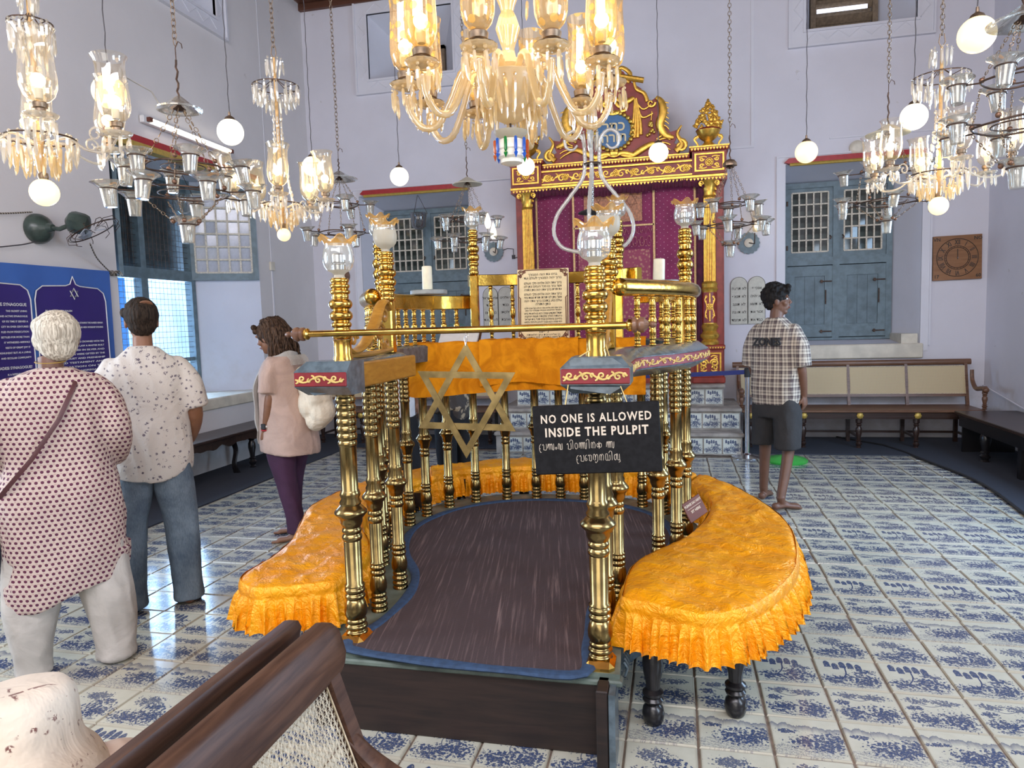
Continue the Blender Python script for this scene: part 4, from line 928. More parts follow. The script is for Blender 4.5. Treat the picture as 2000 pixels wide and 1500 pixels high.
HL = [('ברכו את יהוה המבורך', .205, .021), ('ברוך יהוה המבורך לעולם ועד', .182, .021), ('ברוך אתה יהוה אלהינו מלך העולם', .148, .021), ('אשר בחר בנו מכל העמים ונתן לנו', .126, .021), ('את תורתו ברוך אתה יהוה נותן התורה', .104, .020), ('ברוך אתה יהוה אלהינו מלך העולם', .074, .021), ('אשר נתן לנו תורתו תורת אמת וחיי', .052, .021), ('עולם נטע בתוכנו ברוך אתה יהוה', .030, .021), ('נותן התורה', .008, .021), ('ברוך אתה יהוה אלהינו מלך העולם האל אבינו מלכנו', -.018, .013), ('הגומל לחייבים טובות שגמלני כל טוב', -.033, .013), ('יתגדל ויתקדש שמיה רבא בעלמא די ברא', -.054, .018), ('כרעותיה וימליך מלכותיה ויצמח פורקניה', -.073, .018), ('בחייכון וביומיכון ובחיי דכל בית ישראל', -.092, .018), ('יהא שמיה רבא מברך לעלם ולעלמי עלמיא', -.111, .018), ('יתברך וישתבח ויתפאר ויתרומם ויתנשא', -.130, .018), ('ויתהדר ויתעלה ויתהלל שמיה דקודשא בריך הוא', -.149, .016), ('ליאור', -.172, .036), ('בן אליהו ובת ציון חלואתה', -.196, .017), ('כד חשון התשלא י ניסן התשעח', -.212, .015), ('תנצבה', -.227, .014)]
for s_, z, sz in HL:
    q = txt(H(s_), sz, MAT['ink'], t, (0, -.0075, z*.97), bold=.0002, ext=.0003); d = max(v.co.x for v in q.data.vertices)-min(v.co.x for v in q.data.vertices); q.scale.x = min(1.25, (.245 if len(s_) > 22 else .19)/d) if len(s_) > 12 else 1
# desk cloth over the back shelf
t = thing('desk_cloth', 'orange cloth with a pleated hem draped over the reading desk at the pulpit back', 'cloth', (-1.3, 1.9, 1.4))
def cloth(x0, x1, yf, ztop, zbot, seed, ruff, dz=.0):
    m = MB(); nx = 90; nz = 16; vs = []
    for k in range(-5, nz+1):
        for i in range(nx+1):
            u = i/nx; x = x0+(x1-x0)*u; bow = .20*(1-((x-PX)/.75)**2) if abs(x-PX) < .75 else 0
            y = yf+bow-.14
            if k <= 0: yy = y+(-k)*.045; z = ztop+.004*sin(u*40); 
            else:
                tt = k/nz; fl = ruff*tt*(sin(u*58+seed)+.6*sin(u*23+2*seed)); yy = y-.012-.02*tt+fl*.012; z = ztop-(ztop-zbot)*tt-.012*sin(u*7+seed)*tt
                x += .008*tt*sin(u*58+seed+1)*ruff
            vs.append((x, yy, z+dz))
    r = nz+6; fs = [(k*(nx+1)+i, k*(nx+1)+i+1, (k+1)*(nx+1)+i+1, (k+1)*(nx+1)+i) for k in range(r-1) for i in range(nx)]
    return m.add(vs, fs)
m = cloth(-2.02, -.50, 1.90, 1.432, 1.10, 1, 1.5); o = m.obj('under_cloth', MAT['velvet'], t, 180); o.location = -t.location
m = cloth(-1.55, -.92, 1.875, 1.440, 1.155, 2, .35, .0); o = m.obj('folded_cloth', MAT['velvet'], t, 180); o.location = -t.location
# candles and plates
for i, (x, y, z, lab, lc, tl) in enumerate(((-1.86, 1.82, 1.737, 'round grey plate on the left brass rail of the pulpit', 'tall cream candle on the plate at the pulpit left', 0), (-.42, 1.86, 1.737, 'round grey plate on the right brass rail of the pulpit', 'thick cream candle on the plate at the pulpit right', .03))):
    o = MB().lathe([(.0, 0), (.112, 0), (.118, .006), (.118, .026), (.112, .03), (0, .03)], 32).obj('round_plate', MAT['greyplate'], loc=(x, y, z), label=lab, cat='plate', rot=(0, -.03 if i else 0, 0))
    MB().lathe([(0, 0), (.034 if i else .032, 0), (.035 if i else .033, .004), (.034 if i else .032, .125 if i else .145), (.026, .13 if i else .15), (.0, .127 if i else .148)], 24).obj('candle', MAT['wax'], loc=(x+(.0), y-.02, z+.0305), rot=(0, tl, 0), label=lc, cat='candle')
t = thing('open_book', 'open pale prayer book leaning on the orange desk cloth', 'book', (-1.72, 2.0, 1.445), rot=(radians(35), 0, .1))
MB().box(-.13, .0, -.09, .09, 0, .018, X=Ry(.12)).obj('left_pages', MAT['white'], t); MB().box(.0, .13, -.09, .09, 0, .018, X=Ry(-.12)).obj('right_pages', MAT['white'], t); MB().box(-.14, .14, -.1, .1, -.006, 0).obj('cover', MAT['midwood'], t)
# ---------------------------------------------------------------- curved benches round the pulpit under yellow satin
outR = [(-.24, -.01), (-.07, .10), (.12, .45), (.20, .85), (.21, 1.25), (.12, 1.70), (-.05, 2.12), (-.30, 2.45), (-.65, 2.70), (PX, 2.80)]
inR = [(-.535, .10), (-.50, .52), (-.29, .90), (-.17, 1.3), (-.15, 1.7), (-.28, 2.1), (-.42, 2.3), (-.7, 2.45), (PX, 2.52)]
outL = [(-2.00, -.02), (-2.14, .08), (-2.16, .35), (-2.21, .62), (-2.34, .95), (-2.45, 1.28), (-2.42, 1.75), (-2.26, 2.2), (-1.98, 2.5), (-1.60, 2.71), (PX, 2.80)]
def mir(P): return [(2*PX-x, y) for x, y in P]
def cut(P, a, b):
    Q = resample(spline([(x, y, 0) for x, y in P], 8), 200); return Q[int(a*199):int(b*199)+1]
def puff(x, y): 
    v = noise.noise(Vector((x*5, y*5, 1.3)))*.014+noise.noise(Vector((x*14, y*9, 4.3)))*.007+(1-abs(noise.noise(Vector((x*7+y*9, y*4-x*3, 8)))))**3*.012-.006+(1-abs(noise.noise(Vector((x*11-y*6, y*8+x*5, 3)))))**4*.007
    return v
def bench_unit(lab, clab, O, I, legs, seed, drop=.135):
    n = max(len(O), 10); O = resample(O, 110); I = resample(I, 110); top = .495
    t = thing('curved_bench', lab, 'bench', (sum(p.x for p in O)/110, sum(p.y for p in O)/110, 0))
    c = [(p.x, p.y) for p in O]+[(p.x, p.y) for p in I[::-1]]; ctr = t.location
    m = MB(); vs = []; fs = []
    for z in (.43, .47):
        for a, b in zip(O, I): vs += [(a.lerp(b, .04).x, a.lerp(b, .04).y, z), (b.lerp(a, .04).x, b.lerp(a, .04).y, z)]
    N_ = 110
    for i in range(N_-1): a = 2*i; fs += [(a, a+1, a+3, a+2), (2*N_+a, 2*N_+a+2, 2*N_+a+3, 2*N_+a+1), (a, a+2, 2*N_+a+2, 2*N_+a), (a+1, 2*N_+a+1, 2*N_+a+3, a+3)]
    fs += [(0, 2*N_, 2*N_+1, 1), (2*N_-2, 2*N_-1, 4*N_-1, 4*N_-2)]
    o = m.add(vs, fs).obj('seat', MAT['black'], t); o.location = -ctr
    lm = legmesh()
    for x, y in legs: link('leg', lm, t, loc=(x-ctr.x, y-ctr.y, 0))
    cv = thing('satin_cover', clab, 'cover', tuple(ctr)); cv.location.z = top
    e1 = [O[-1].lerp(I[-1], k/16) for k in range(1, 16)]; e0 = [I[0].lerp(O[0], k/16) for k in range(1, 16)]
    loop = [p for p in O]+e1+[p for p in I[::-1]]+e0; loop.append(loop[0]); L = 0
    P = []
    for i in range(len(loop)-1): P.append(loop[i])
    # rounded corners
    P = [Vector(((P[i-1].x+2*P[i].x+P[(i+1) % len(P)].x)/4, (P[i-1].y+2*P[i].y+P[(i+1) % len(P)].y)/4, 0)) for i in range(len(P))]
    P.append(P[0].copy()); L = sum((P[i+1]-P[i]).length for i in range(len(P)-1)); n = int(L/.006); Q = resample(P, n+1)[:-1]
    # top surface
    vs = []; K = 34
    for i_, (a, b) in enumerate(zip(O, I)):
        for k in range(K+1):
            f = k/K; p = a.lerp(b, f); e = min(min(f, 1-f)*(a-b).length, min(i_, 109-i_)*.013); vs.append((p.x, p.y, top+.012*min(1, e/.05)**.5+puff(p.x, p.y)*min(1, e/.04)))
    fs = [(i*(K+1)+k, i*(K+1)+k+1, (i+1)*(K+1)+k+1, (i+1)*(K+1)+k) for i in range(109) for k in range(K)]
    # outline orientation
    ar = sum(Q[i].x*Q[(i+1) % n].y-Q[(i+1) % n].x*Q[i].y for i in range(n)); sg = 1 if ar > 0 else -1
    m = MB().add(vs, fs); o = m.obj('satin_top', MAT['satin'], cv, 180); o.location = -cv.location
    rows = [(0, .004, 0), (.004, .000, 0), (.010, -.018, 0), (.012, -.035, 0), (.008, -.045, 0), (.012, -.050, .25), (.020, -.07, .6), (.026, -.10, .9), (.032, -.135, 1.1), (.037, -.165, 1.25), (.040, -.045-drop, 1.35)]
    vs = []; ph = 0; phs = []
    for i in range(n):
        ph += .006/(.017+.009*noise.noise(Vector((i*.05, seed, 0))))*pi; phs.append(ph)
    for (of, dz, am) in rows:
        for i in range(n):
            t_ = (Q[(i+2) % n]-Q[i-2]).normalized(); nr = Vector((t_.y, -t_.x, 0))*sg; wv = sin(phs[i]); w2 = sin(phs[i]*.37+seed)
            fl = am*(wv*.013+w2*.010); p = Q[i]+nr*(of+fl)+t_*(cos(phs[i])*.006*am)
            vs.append((p.x, p.y, top+dz+am*.006*w2+(puff(p.x, p.y)*.4 if am == 0 else 0)))
    fs = []
    for k in range(len(rows)-1):
        for i in range(n): j = (i+1) % n; fs.append((k*n+i, k*n+j, (k+1)*n+j, (k+1)*n+i))
    fr = MB().add(vs, fs).obj('gathered_frill', MAT['satin'], cv, 180); fr.location = -cv.location
    return t
_lm = []
def legmesh():
    if not _lm:
        p = [(.026, 0), (.034, .008), (.040, .025), (.043, .045), (.038, .068), (.024, .082), (.036, .090), (.040, .100), (.032, .110), (.040, .120), (.040, .130), (.026, .142), (.028, .17), (.036, .205), (.040, .24), (.036, .275), (.024, .305), (.038, .315), (.040, .33), (.030, .34)]
        _lm.append(MB().lathe(p, 18).box(-.042, .042, -.042, .042, .34, .435).data('leg', MAT['black']))
    return _lm[0]
bench_unit('black curved bench right of the pulpit on turned legs', 'yellow satin cover with gathered frill on the bench right of the pulpit', cut(outR, 0, .70), cut(inR, 0, .66), [(-.424, .125), (-.114, .235), (.13, 1.35), (.02, 1.9), (-.26, 1.9)], 1)
bench_unit('black curved bench left of the pulpit on turned legs', 'yellow satin cover with gathered frill on the bench left of the pulpit', cut(outL, 0, .70), cut(mir(inR), 0, .66), [(-1.82, .125), (-2.05, .215), (-2.38, 1.35), (-2.27, 1.9), (-2.03, 1.9)], 2)
bk = cut(outR, .71, 1)+cut(outL, .71, 1)[::-1][1:]; bi_ = cut(inR, .67, 1)+cut(mir(inR), .67, 1)[::-1][1:]
bench_unit('black curved bench behind the pulpit on turned legs', 'yellow satin cover with gathered frill on the bench behind the pulpit', bk, bi_, [(-.40, 2.33), (-.80, 2.63), (-1.45, 2.63), (-1.85, 2.33)], 3)
t = thing('notice_plaque', 'small brown notice plaque leaning on the satin beside the right columns', 'plaque', (-.215, 1.20, .512), rot=(radians(-22), radians(-16), radians(48)))
MB().box(-.068, .068, -.004, .004, .0, .105, bev=.002).obj('board', MAT['brownink'], t)
txt('PLEASE DO NOT', .017, MAT['chalk'], t, (0, -.005, .082), bold=.0006); txt('SIT HERE', .018, MAT['chalk'], t, (0, -.005, .045), bold=.0006)
MB().box(-.052, .052, -.0052, -.0048, .0625, .0645).obj('ruled_line', MAT['chalk'], t)
# ---------------------------------------------------------------- steps and ark
XA = -1.02
st = thing('altar_steps', 'three stone steps faced with blue and white tiles below the ark', 'steps', (XA, 6.0, 0))
def adds(m, name, mat, par, root, sharp=35, **k):
    o = m.obj(name, mat, par, sharp, **k)
    if par is root: o.location = -root.location
    return o
tm = MB(); tm.uv = []
a = .098; b_ = .088
tm.add([(-a, 0, -b_), (a, 0, -b_), (a, 0, b_), (-a, 0, b_), (-a+.004, -.008, -b_+.004), (a-.004, -.008, -b_+.004), (a-.004, -.008, b_-.004), (-a+.004, -.008, b_-.004)], [(4, 5, 6, 7), (0, 1, 5, 4), (1, 2, 6, 5), (2, 3, 7, 6), (3, 0, 4, 7)])
q = [(.02, .02), (.98, .02), (.98, .98), (.02, .98)]
for f in ((0, 1, 2, 3), (0, 1, 1, 0), (1, 2, 2, 1), (2, 3, 3, 2), (3, 0, 0, 3)): tm.uv += [q[i] for i in f]
tme = tm.data('step_tile', MAT['tileS'], 5)
for k, (x0, x1, y, z0, z1) in enumerate(((-2.42, .385, 5.60, 0, .25), (-2.42, .385, 5.85, .25, .50), (-2.26, .22, 6.10, .50, .75))):
    adds(MB().box(x0, x1, y, YF-.006, z0 if k else .001, z1-.045), 'riser', MAT['stone'], st, st)
    adds(MB().box(x0-.02, x1+.02, y-.03, YF-.006, z1-.045, z1, bev=.012), 'stone_tread', MAT['stone'], st, st)
    n = int((x1-x0)/.206)
    for i in range(n): link('step_tile', tme, st, loc=(x1-.11-i*.206-XA, y-6.0-.001, (z0+z1-.045)/2), scale=(1, 1, 1))
A = 6.27
ark = thing('torah_ark', 'carved red and gold ark with fluted columns and curtains on the far wall', 'ark', (XA, A, .75))
def ad(m, name, mat, sharp=35, par=None, **k):
    o = m.obj(name, mat, par or ark, sharp, **k)
    if par is None: o.location = -ark.location
    return o
ad(MB().box(-2.27, .25, A+.12, YF-.01, .752, 3.30).box(-2.25, -2.05, A+.05, A+.12, .752, 3.2).box(.03, .23, A+.05, A+.12, .752, 3.2), 'ark_case', MAT['arkred'])
def fl(m, pts, r, y, closed=False, flat=.5, seg=6):     # flat relief line in the x-z plane
    P = spline([(p[0], p[1], 0) for p in pts], 5) if len(pts) < 9 else [Vector((p[0], p[1], 0)) for p in pts]
    return m.tube([(p.x, y, p.y) for p in P], r, seg, closed=closed, up=(0, 1, 0), flat=flat)
def rosette(m, x, z, r, y, n=8):
    for i in range(n): a = 2*pi*i/n; m.ball((x+r*.62*cos(a), y, z+r*.62*sin(a)), r*.34, 8, sc=(1, .6, 1))
    m.ball((x, y-.004, z), r*.36, 8, sc=(1, .8, 1)); fl(m, [(x+r*1.05*cos(2*pi*i/20), z+r*1.05*sin(2*pi*i/20)) for i in range(20)], r*.09, y, True); return m
def vinep(m, x0, x1, z0, z1, y, r=.008, unit=None):
    h = z1-z0; L = x1-x0
    for pl in vine(L, z0, h, unit or h*1.6):
        fl(m, [(x0+s_, z) for s_, z in pl], lambda t: r*(1.3-.7*t), y)
    return m
def panel(x0, x1, z0, z1, y, ros=True):
    ad(MB().box(x0, x1, y-.012, y, z0, z1), 'carved_panel', MAT['arkred'])
    m = frame(MB(), x0+.03, x1-.03, z0+.03, z1-.03, .018, .028, y, 'y'); m.v = [(v[0], 2*y-v[1]-.012 if 0 else v[1], v[2]) for v in m.v]
    cx, cz = (x0+x1)/2, (z0+z1)/2; h = (z1-z0)*.5-.04; w_ = (x1-x0)*.5-.04
    if ros: rosette(m, cx, cz, min(h, w_)*.55, y-.02)
    for sx in (-1, 1):
        for sz in (-1, 1):
            fl(m, [(cx+sx*a, cz+sz*b) for a, b in curl(w_*.62, h*.5, min(h, w_)*.34, pi, 1.2, 1, 10)], lambda t: .010*(1.2-.6*t), y-.018)
            fl(m, [(cx+sx*w_*.2, cz+sz*h*.75), (cx+sx*w_*.45, cz+sz*h*.9), (cx+sx*w_*.85, cz+sz*h*.8)], .008, y-.018)
    ad(m, 'gilt_carving', MAT['gold'])
def dent(m, x0, x1, z, y, n, h=.03):
    w_ = (x1-x0)/n
    for i in range(n): xx = x0+w_*(i+.5); m.add([(xx-w_*.42, y-.014, z), (xx+w_*.42, y-.014, z), (xx, y-.014, z-h), (xx-w_*.42, y, z), (xx+w_*.42, y, z), (xx, y, z-h)], [(2, 1, 0), (0, 1, 4, 3), (1, 2, 5, 4), (2, 0, 3, 5)])
    return m
CX = (-2.10, .075)
def cprof(r=.085):
    return [(r*1.25, 1.21), (r*1.3, 1.24), (r*1.05, 1.27), (r*1.3, 1.30), (r*1.35, 1.33), (r*.95, 1.37), (r*1.15, 1.41), (r*1.25, 1.43), (r*1.0, 1.46), (r*1.0, 1.84), (r*1.2, 1.87), (r*1.05, 1.89), (r*1.15, 1.93), (r*.9, 1.96)]
for cx in CX:
    yb = A+.03
    # pedestal
    ad(MB().box(cx-.20, cx+.175, A-.06, A+.14, .752, .83, bev=.01), 'pedestal_base', MAT['arkred']); ad(MB().box(cx-.175, cx+.15, A-.03, A+.14, .83, 1.15), 'pedestal', MAT['arkred'])
    panel(cx-.165, cx+.14, .845, 1.13, A-.03, False)
    m = MB(); fl(m, curl(cx-.07, .99, .05, 0, 1.4, 1), .012, A-.05); fl(m, curl(cx+.05, .99, .05, pi, 1.4, -1), .012, A-.05); ad(m, 'gilt_carving', MAT['gold'])
    ad(MB().box(cx-.20, cx+.175, A-.06, A+.14, 1.15, 1.21, bev=.01), 'pedestal_cap', MAT['arkred']); ad(dent(MB(), cx-.195, cx+.17, 1.185, A-.06, 12, .02), 'dentil_row', MAT['gold'])
    ad(MB().lathe(cprof(), 24, o=(cx, yb, 0)), 'column_drum', MAT['gold'])
    m = MB()
    ad(MB().lathe([(.088, 1.47), (.088, 1.83)], 24, o=(cx, yb, 0)), 'red_drum', MAT['arkred'])
    m = MB(); rosette(m, cx, 1.66, .035, yb-.09, 6)
    for sx in (-1, 1):
        for (cz, rr, aa) in ((1.55, .022, 0), (1.60, .018, pi), (1.72, .018, 0), (1.775, .022, pi)): fl(m, [(cx+sx*(.035+a), b) for a, b in curl(0, cz, rr, aa, 1.2, sx, 8)], .006, yb-.078)
        fl(m, [(cx+sx*.01, 1.5), (cx+sx*.05, 1.56), (cx+sx*.03, 1.66), (cx+sx*.055, 1.75), (cx, 1.8)], .007, yb-.08)
    fl(m, [(cx, 1.49), (cx, 1.61)], .008, yb-.09); fl(m, [(cx, 1.71), (cx, 1.82)], .008, yb-.09)
    ad(m, 'gilt_carving', MAT['gold'])
    ad(MB().lathe([(.070, 1.95), (.066, 2.94)], 24, o=(cx, yb, 0)), 'column_shaft', MAT['arkred'])
    for k in range(12):
        an = pi+pi*k/11; c_, s_ = cos(an), sin(an); ad(MB().tube([(cx+.070*c_, yb+.070*s_, 1.96), (cx+.066*c_, yb+.066*s_, 2.93)], .0085, 6), 'gilt_flute', MAT['gold'])
    m = MB().lathe([(.068, 2.93), (.080, 2.945), (.068, 2.96), (.066, 3.0), (.09, 3.10), (.11, 3.13)], 20, o=(cx, yb, 0))
    for k in range(9):
        an = pi+pi*k/8
        for z0, rr in ((2.965, .072), (3.02, .080), (3.07, .09)): m.ball((cx+rr*cos(an+z0*3), yb+rr*sin(an+z0*3), z0+.015), .018, 8, sc=(.7, .7, 1.2))
    for sx in (-1, 1): fl(m, curl(cx+sx*.085, 3.095, .032, -pi/2, 1.3, sx, 10), .010, yb-.09)
    ad(m, 'capital', MAT['gold'])
# entablature
ad(MB().box(-2.30, .28, A-.02, YF-.01, 3.13, 3.20), 'architrave', MAT['arkred']); ad(dent(MB(), -2.28, .26, 3.16, A-.02, 62, .028), 'dentil_row', MAT['gold'])
ad(MB().box(-2.30, .28, A-.035, A-.02, 3.17, 3.195).box(-1.93, -.10, A-.03, A-.01, 3.205, 3.222).box(-1.93, -.10, A-.03, A-.01, 3.36, 3.378), 'gilt_fillet', MAT['gold'])
ad(MB().box(-1.95, -.08, A+.0, YF-.01, 3.20, 3.40), 'frieze', MAT['arkred']); m = MB(); vinep(m, -1.92, -.11, 3.225, 3.36, A-.008, .010, .19)
for i in range(9): rosette(m, -1.92+.1+i*.205, 3.292, .036, A-.014, 7)
ad(m, 'gilt_frieze_carving', MAT['gold'])
for cx in CX:
    ad(MB().box(cx-.19, cx+.195, A-.05, YF-.01, 3.20, 3.46), 'corner_block', MAT['arkred']); panel(cx-.175, cx+.18, 3.215, 3.445, A-.05)
    ad(MB().box(cx-.22, cx+.225, A-.08, YF-.01, 3.46, 3.52, bev=.012), 'corner_cornice', MAT['arkred']); ad(dent(MB(), cx-.21, cx+.215, 3.49, A-.08, 12, .03).box(cx-.222, cx+.227, A-.088, A-.078, 3.500, 3.516), 'dentil_row', MAT['gold'])
ad(MB().box(-1.90, -.14, A-.03, YF-.01, 3.40, 3.46, bev=.01), 'main_cornice', MAT['arkred']); ad(dent(MB(), -1.88, -.16, 3.43, A-.03, 46, .03).box(-1.89, -.15, A-.038, A-.028, 3.44, 3.456), 'dentil_row', MAT['gold'])
# pediment
hp = [(.0, 0), (.74, 0), (.80, .09), (.70, .14), (.78, .30), (.66, .27), (.58, .40), (.56, .60), (.49, .68), (.40, .62), (.33, .80), (.22, .88), (.12, 1.02), (0, 1.05)]
HP = [(XA+x, 3.46+z) for x, z in hp[1:]]+[(XA-x, 3.46+z) for x, z in hp[::-1][1:-1]]+[(XA-.74, 3.46)]
HP = HP[:-1] if HP[-1] == HP[-2] else HP
ad(MB().poly([(x, -z) for x, z in HP], A+.04, A+.10, X=Matrix(((1, 0, 0, 0), (0, 0, 1, 0), (0, -1, 0, 0), (0, 0, 0, 1)))), 'pediment_board', MAT['arkred'])
m = MB()
for sx in (-1, 1):
    f2 = lambda pts, r: fl(m, [(XA+sx*a, 3.46+b) for a, b in pts], r, A+.02, flat=.7, seg=8)
    f2([(.05, .06), (.20, .03), (.34, .10), (.46, .15), (.56, .12)], lambda t: .015+.022*sin(pi*min(1, t*1.1)))
    f2([(.72, .04), (.79, .12), (.74, .24), (.79, .33)], lambda t: .038*(1-.75*t)); f2(curl(.78, .10, .07, pi/2, 1.3, -1), lambda t: .024*(1-.5*t))
    f2([(.70, .20), (.60, .24), (.54, .36), (.58, .50), (.56, .62), (.50, .68)], lambda t: .020+.032*sin(pi*t)); f2(curl(.44, .62, .05, 0, 1.0, -1), lambda t: .018*(1-.5*t))
    for k in range(6): t_ = k/5; f2([(.56+.02*sin(t_*3), .36+.26*t_), (.61, .34+.27*t_), (.645, .30+.30*t_)], lambda t: .012*(1-.6*t))
    f2([(.40, .64), (.36, .74), (.27, .80), (.24, .92)], lambda t: .026*(1-.4*t)); f2([(.16, .88), (.20, .98), (.10, 1.06), (.04, 1.0)], lambda t: .034*(1-.5*t)); f2([(.05, .9), (.08, 1.02), (.0, 1.10)], lambda t: .032*(1-.5*t))
    # drape, garland, fruit
    f2([(.0, .72), (.14, .66), (.24, .70)], lambda t: .022+.012*sin(pi*t)); f2([(.24, .70), (.34, .56), (.44, .60)], .010); f2([(.27, .69), (.33, .47), (.46, .50)], .012)
    for k in range(4): f2([(.25, .68), (.235+.025*k, .46), (.20+.04*k, .22+.03*abs(k-1.5))], lambda t: .010+.012*t)
    for k in range(14): a, b = random.random(), random.random(); m.ball((XA+sx*(.44+(a-.5)*.10*(1.2-b)), A+.01, 3.46+.24+.16*b), .021, 8)
    f2([(.44, .42), (.45, .52)], .008)
    for k in range(4): f2([(.50, .14+.02*k), (.60, .10+.05*k), (.66, .06+.06*k)], lambda t: .012*(1-.5*t))
m.tube([(XA-.07+.16, A, 4.41), (XA+.36, A, 4.34)], .034, 10); m.tube([(XA-.36, A, 4.34), (XA-.10, A, 4.41)], .034, 10)
fl(m, [(XA-.13, 4.02), (XA-.15, 4.13), (XA-.07, 4.07), (XA, 4.15), (XA+.07, 4.07), (XA+.15, 4.13), (XA+.13, 4.02), (XA-.13, 4.02)], .020, A+.01); fl(m, [(XA-.12, 4.02), (XA, 3.99), (XA+.12, 4.02)], .020, A)
n = 26
for i in range(n): an = 2*pi*i/n; m.ball((XA+.225*cos(an), A+.01, 3.785+.225*sin(an)*.98), .028, 8)
fl(m, [(XA-.22, 3.50), (XA-.1, 3.53), (XA, 3.50), (XA+.1, 3.53), (XA+.22, 3.50)], .024, A+.0); m.box(XA-.05, XA+.05, A-.02, A+.02, 3.50, 3.55, bev=.008)
ad(m, 'gilt_pediment_carving', MAT['gold'])
MAT['medblue'] = simple('medallion_blue', (.055, .16, .33), .5, var=.1)
ad(MB().lathe([(0, .0), (.205, .0), (.205, .012), (0, .018)], 32, X=T(XA, A+.035, 3.785) @ Rx(pi/2)), 'medallion', MAT['medblue'])
txt(H('כתר'), .155, MAT['parch'], ark, (.0, -.0-.0+.012, 3.785+.055-.75), bold=.003, ext=.003); txt(H('תורה'), .145, MAT['parch'], ark, (.0, .012, 3.785-.075-.75), bold=.003, ext=.003)
# flower urns on the corners
for cx in CX:
    e = link('flower_urn', None, ark, loc=(cx-XA, .1, 3.52-.75))
    MB().lathe([(.10, 0), (.115, .012), (.10, .025), (.055, .06), (.045, .08), (.07, .095), (.10, .12), (.125, .16), (.14, .20), (.13, .215), (.12, .22)], 22).obj('urn', MAT['gold'], e)
    MB().lathe([(.131, .19), (.145, .205), (.131, .22)], 22).lathe([(.102, .006), (.06, .056)], 16, flute=lambda a, t: 1+.06*sin(8*a)).obj('red_band', MAT['arkred'], e)
    m = MB(); rr = random.Random(5)
    for k in range(60):
        z = rr.random(); rad = .15*(1-z**1.8)*(.72+.3*rr.random()); an = pi+pi*rr.random() if rr.random() < .85 else 2*pi*rr.random(); rosz = .030*(1-.3*z)
        x_, y_, z_ = rad*cos(an), rad*sin(an)*.6, .22+.30*z
        m.ball((x_, y_-.01, z_), rosz, 8, sc=(1, .7, 1)); 
        for j in range(3): b = 2*pi*j/3+k; m.ball((x_+rosz*.9*cos(b), y_-.02, z_+rosz*.9*sin(b)), rosz*.5, 6)
    for sx in (-1, 1): fl(m, [(sx*.11, .15), (sx*.16, .12), (sx*.12, .05), (sx*.15, .02)], .013, 0); fl(m, curl(sx*.135, .13, .025, 0, 1.1, 1, 8), .008, 0)
    m.ball((0, 0, .53), .028, 8, sc=(.7, .7, 1.5)); m.obj('gilt_flowers', MAT['gold'], e)
# curtains
def drapep(x0, x1, z0, z1, y, mat, name, nw=5, amp=.010, par=None, seed=0, lab=None):
    nx = max(12, int((x1-x0)/.012)); nz = 20; vs = []
    for k in range(nz+1):
        for i in range(nx+1):
            u = i/nx; t_ = k/nz; vs.append((x0+(x1-x0)*u, y+amp*sin(u*nw*2*pi+seed+.5*sin(t_*3))*(.6+.4*t_)+amp*.6*noise.noise(Vector((u*4, t_*2, seed))), z1-(z1-z0)*t_+.0*u))
    fs = [(k*(nx+1)+i, k*(nx+1)+i+1, (k+1)*(nx+1)+i+1, (k+1)*(nx+1)+i) for k in range(nz) for i in range(nx)]
    o = MB().add(vs, fs).obj(name, mat, par or ark, 180); o.location = -ark.location if par is None else (0, 0, 0)
    if lab: o['label'] = lab
    return o
Yc = A+.05
drapep(-2.0, -.03, 1.0, 3.12, Yc+.03, MAT['purple'], 'curtain', 9, .012, lab='purple curtain sprinkled with small stars')
for x in (-1.995, -.085): ad(MB().box(x-.012, x+.012, Yc-.005, Yc+.005, 1.0, 3.10), 'gold_braid', MAT['goldtrim'])
drapep(-1.53, -.56, 1.02, 3.10, Yc+.0, MAT['purple'], 'centre_panel', 3, .005)
for a_, b2, c_, d_ in ((-1.545, -1.52, 1.02, 3.10), (-.575, -.55, 1.02, 3.10), (-1.53, -.56, 2.66, 2.68), (-1.53, -.56, 1.02, 1.04)): ad(MB().box(a_, b2, Yc-.018, Yc-.010, c_, d_), 'gold_braid', MAT['goldtrim'])
ad(MB().box(-1.40, -.70, Yc-.018, Yc-.012, 2.72, 3.06), 'brocade_square', MAT['brocade2'], label='copper brocade square embroidered with stars and dark lettering')
for sx in (-1.27, -.83):
    m = MB()
    for up in (0, 1):
        v = tri(.085, .006, up)[:3]; m.tube([(sx+a, Yc-.022, 2.965+b) for a, b in v], .003, 5, closed=True)
    ad(m, 'stitched_star', MAT['brownink'])
txt(H('כתר תורה'), .07, MAT['brownink'], ark, (-.03, .035-.005-.0, 2.83-.75), ext=.001); txt(H('תשכה'), .06, MAT['brownink'], ark, (-.03, .03, 2.755-.75), ext=.001)
m = MB(); nz_ = 18
for i in range(nz_): x = -1.50+.92*(i+.5)/nz_; fl(m, [(x-.02, 2.63), (x, 2.57), (x+.02, 2.63)], .004, Yc-.02)
for i in range(11):
    x = -1.50+.92*(i+.5)/11; fl(m, [(x+.026*cos(2*pi*k/10), 2.47+.055*sin(2*pi*k/10)+.01*(k == 2 or k == 3)) for k in range(10)], .005, Yc-.02, True)
ad(m, 'embroidered_border', MAT['brocade'])
ad(MB().box(-1.48, -.61, Yc-.018, Yc-.012, 1.55, 2.38), 'brocade_panel', MAT['brocade'], label='pink and gold brocade panel in the middle of the curtain')
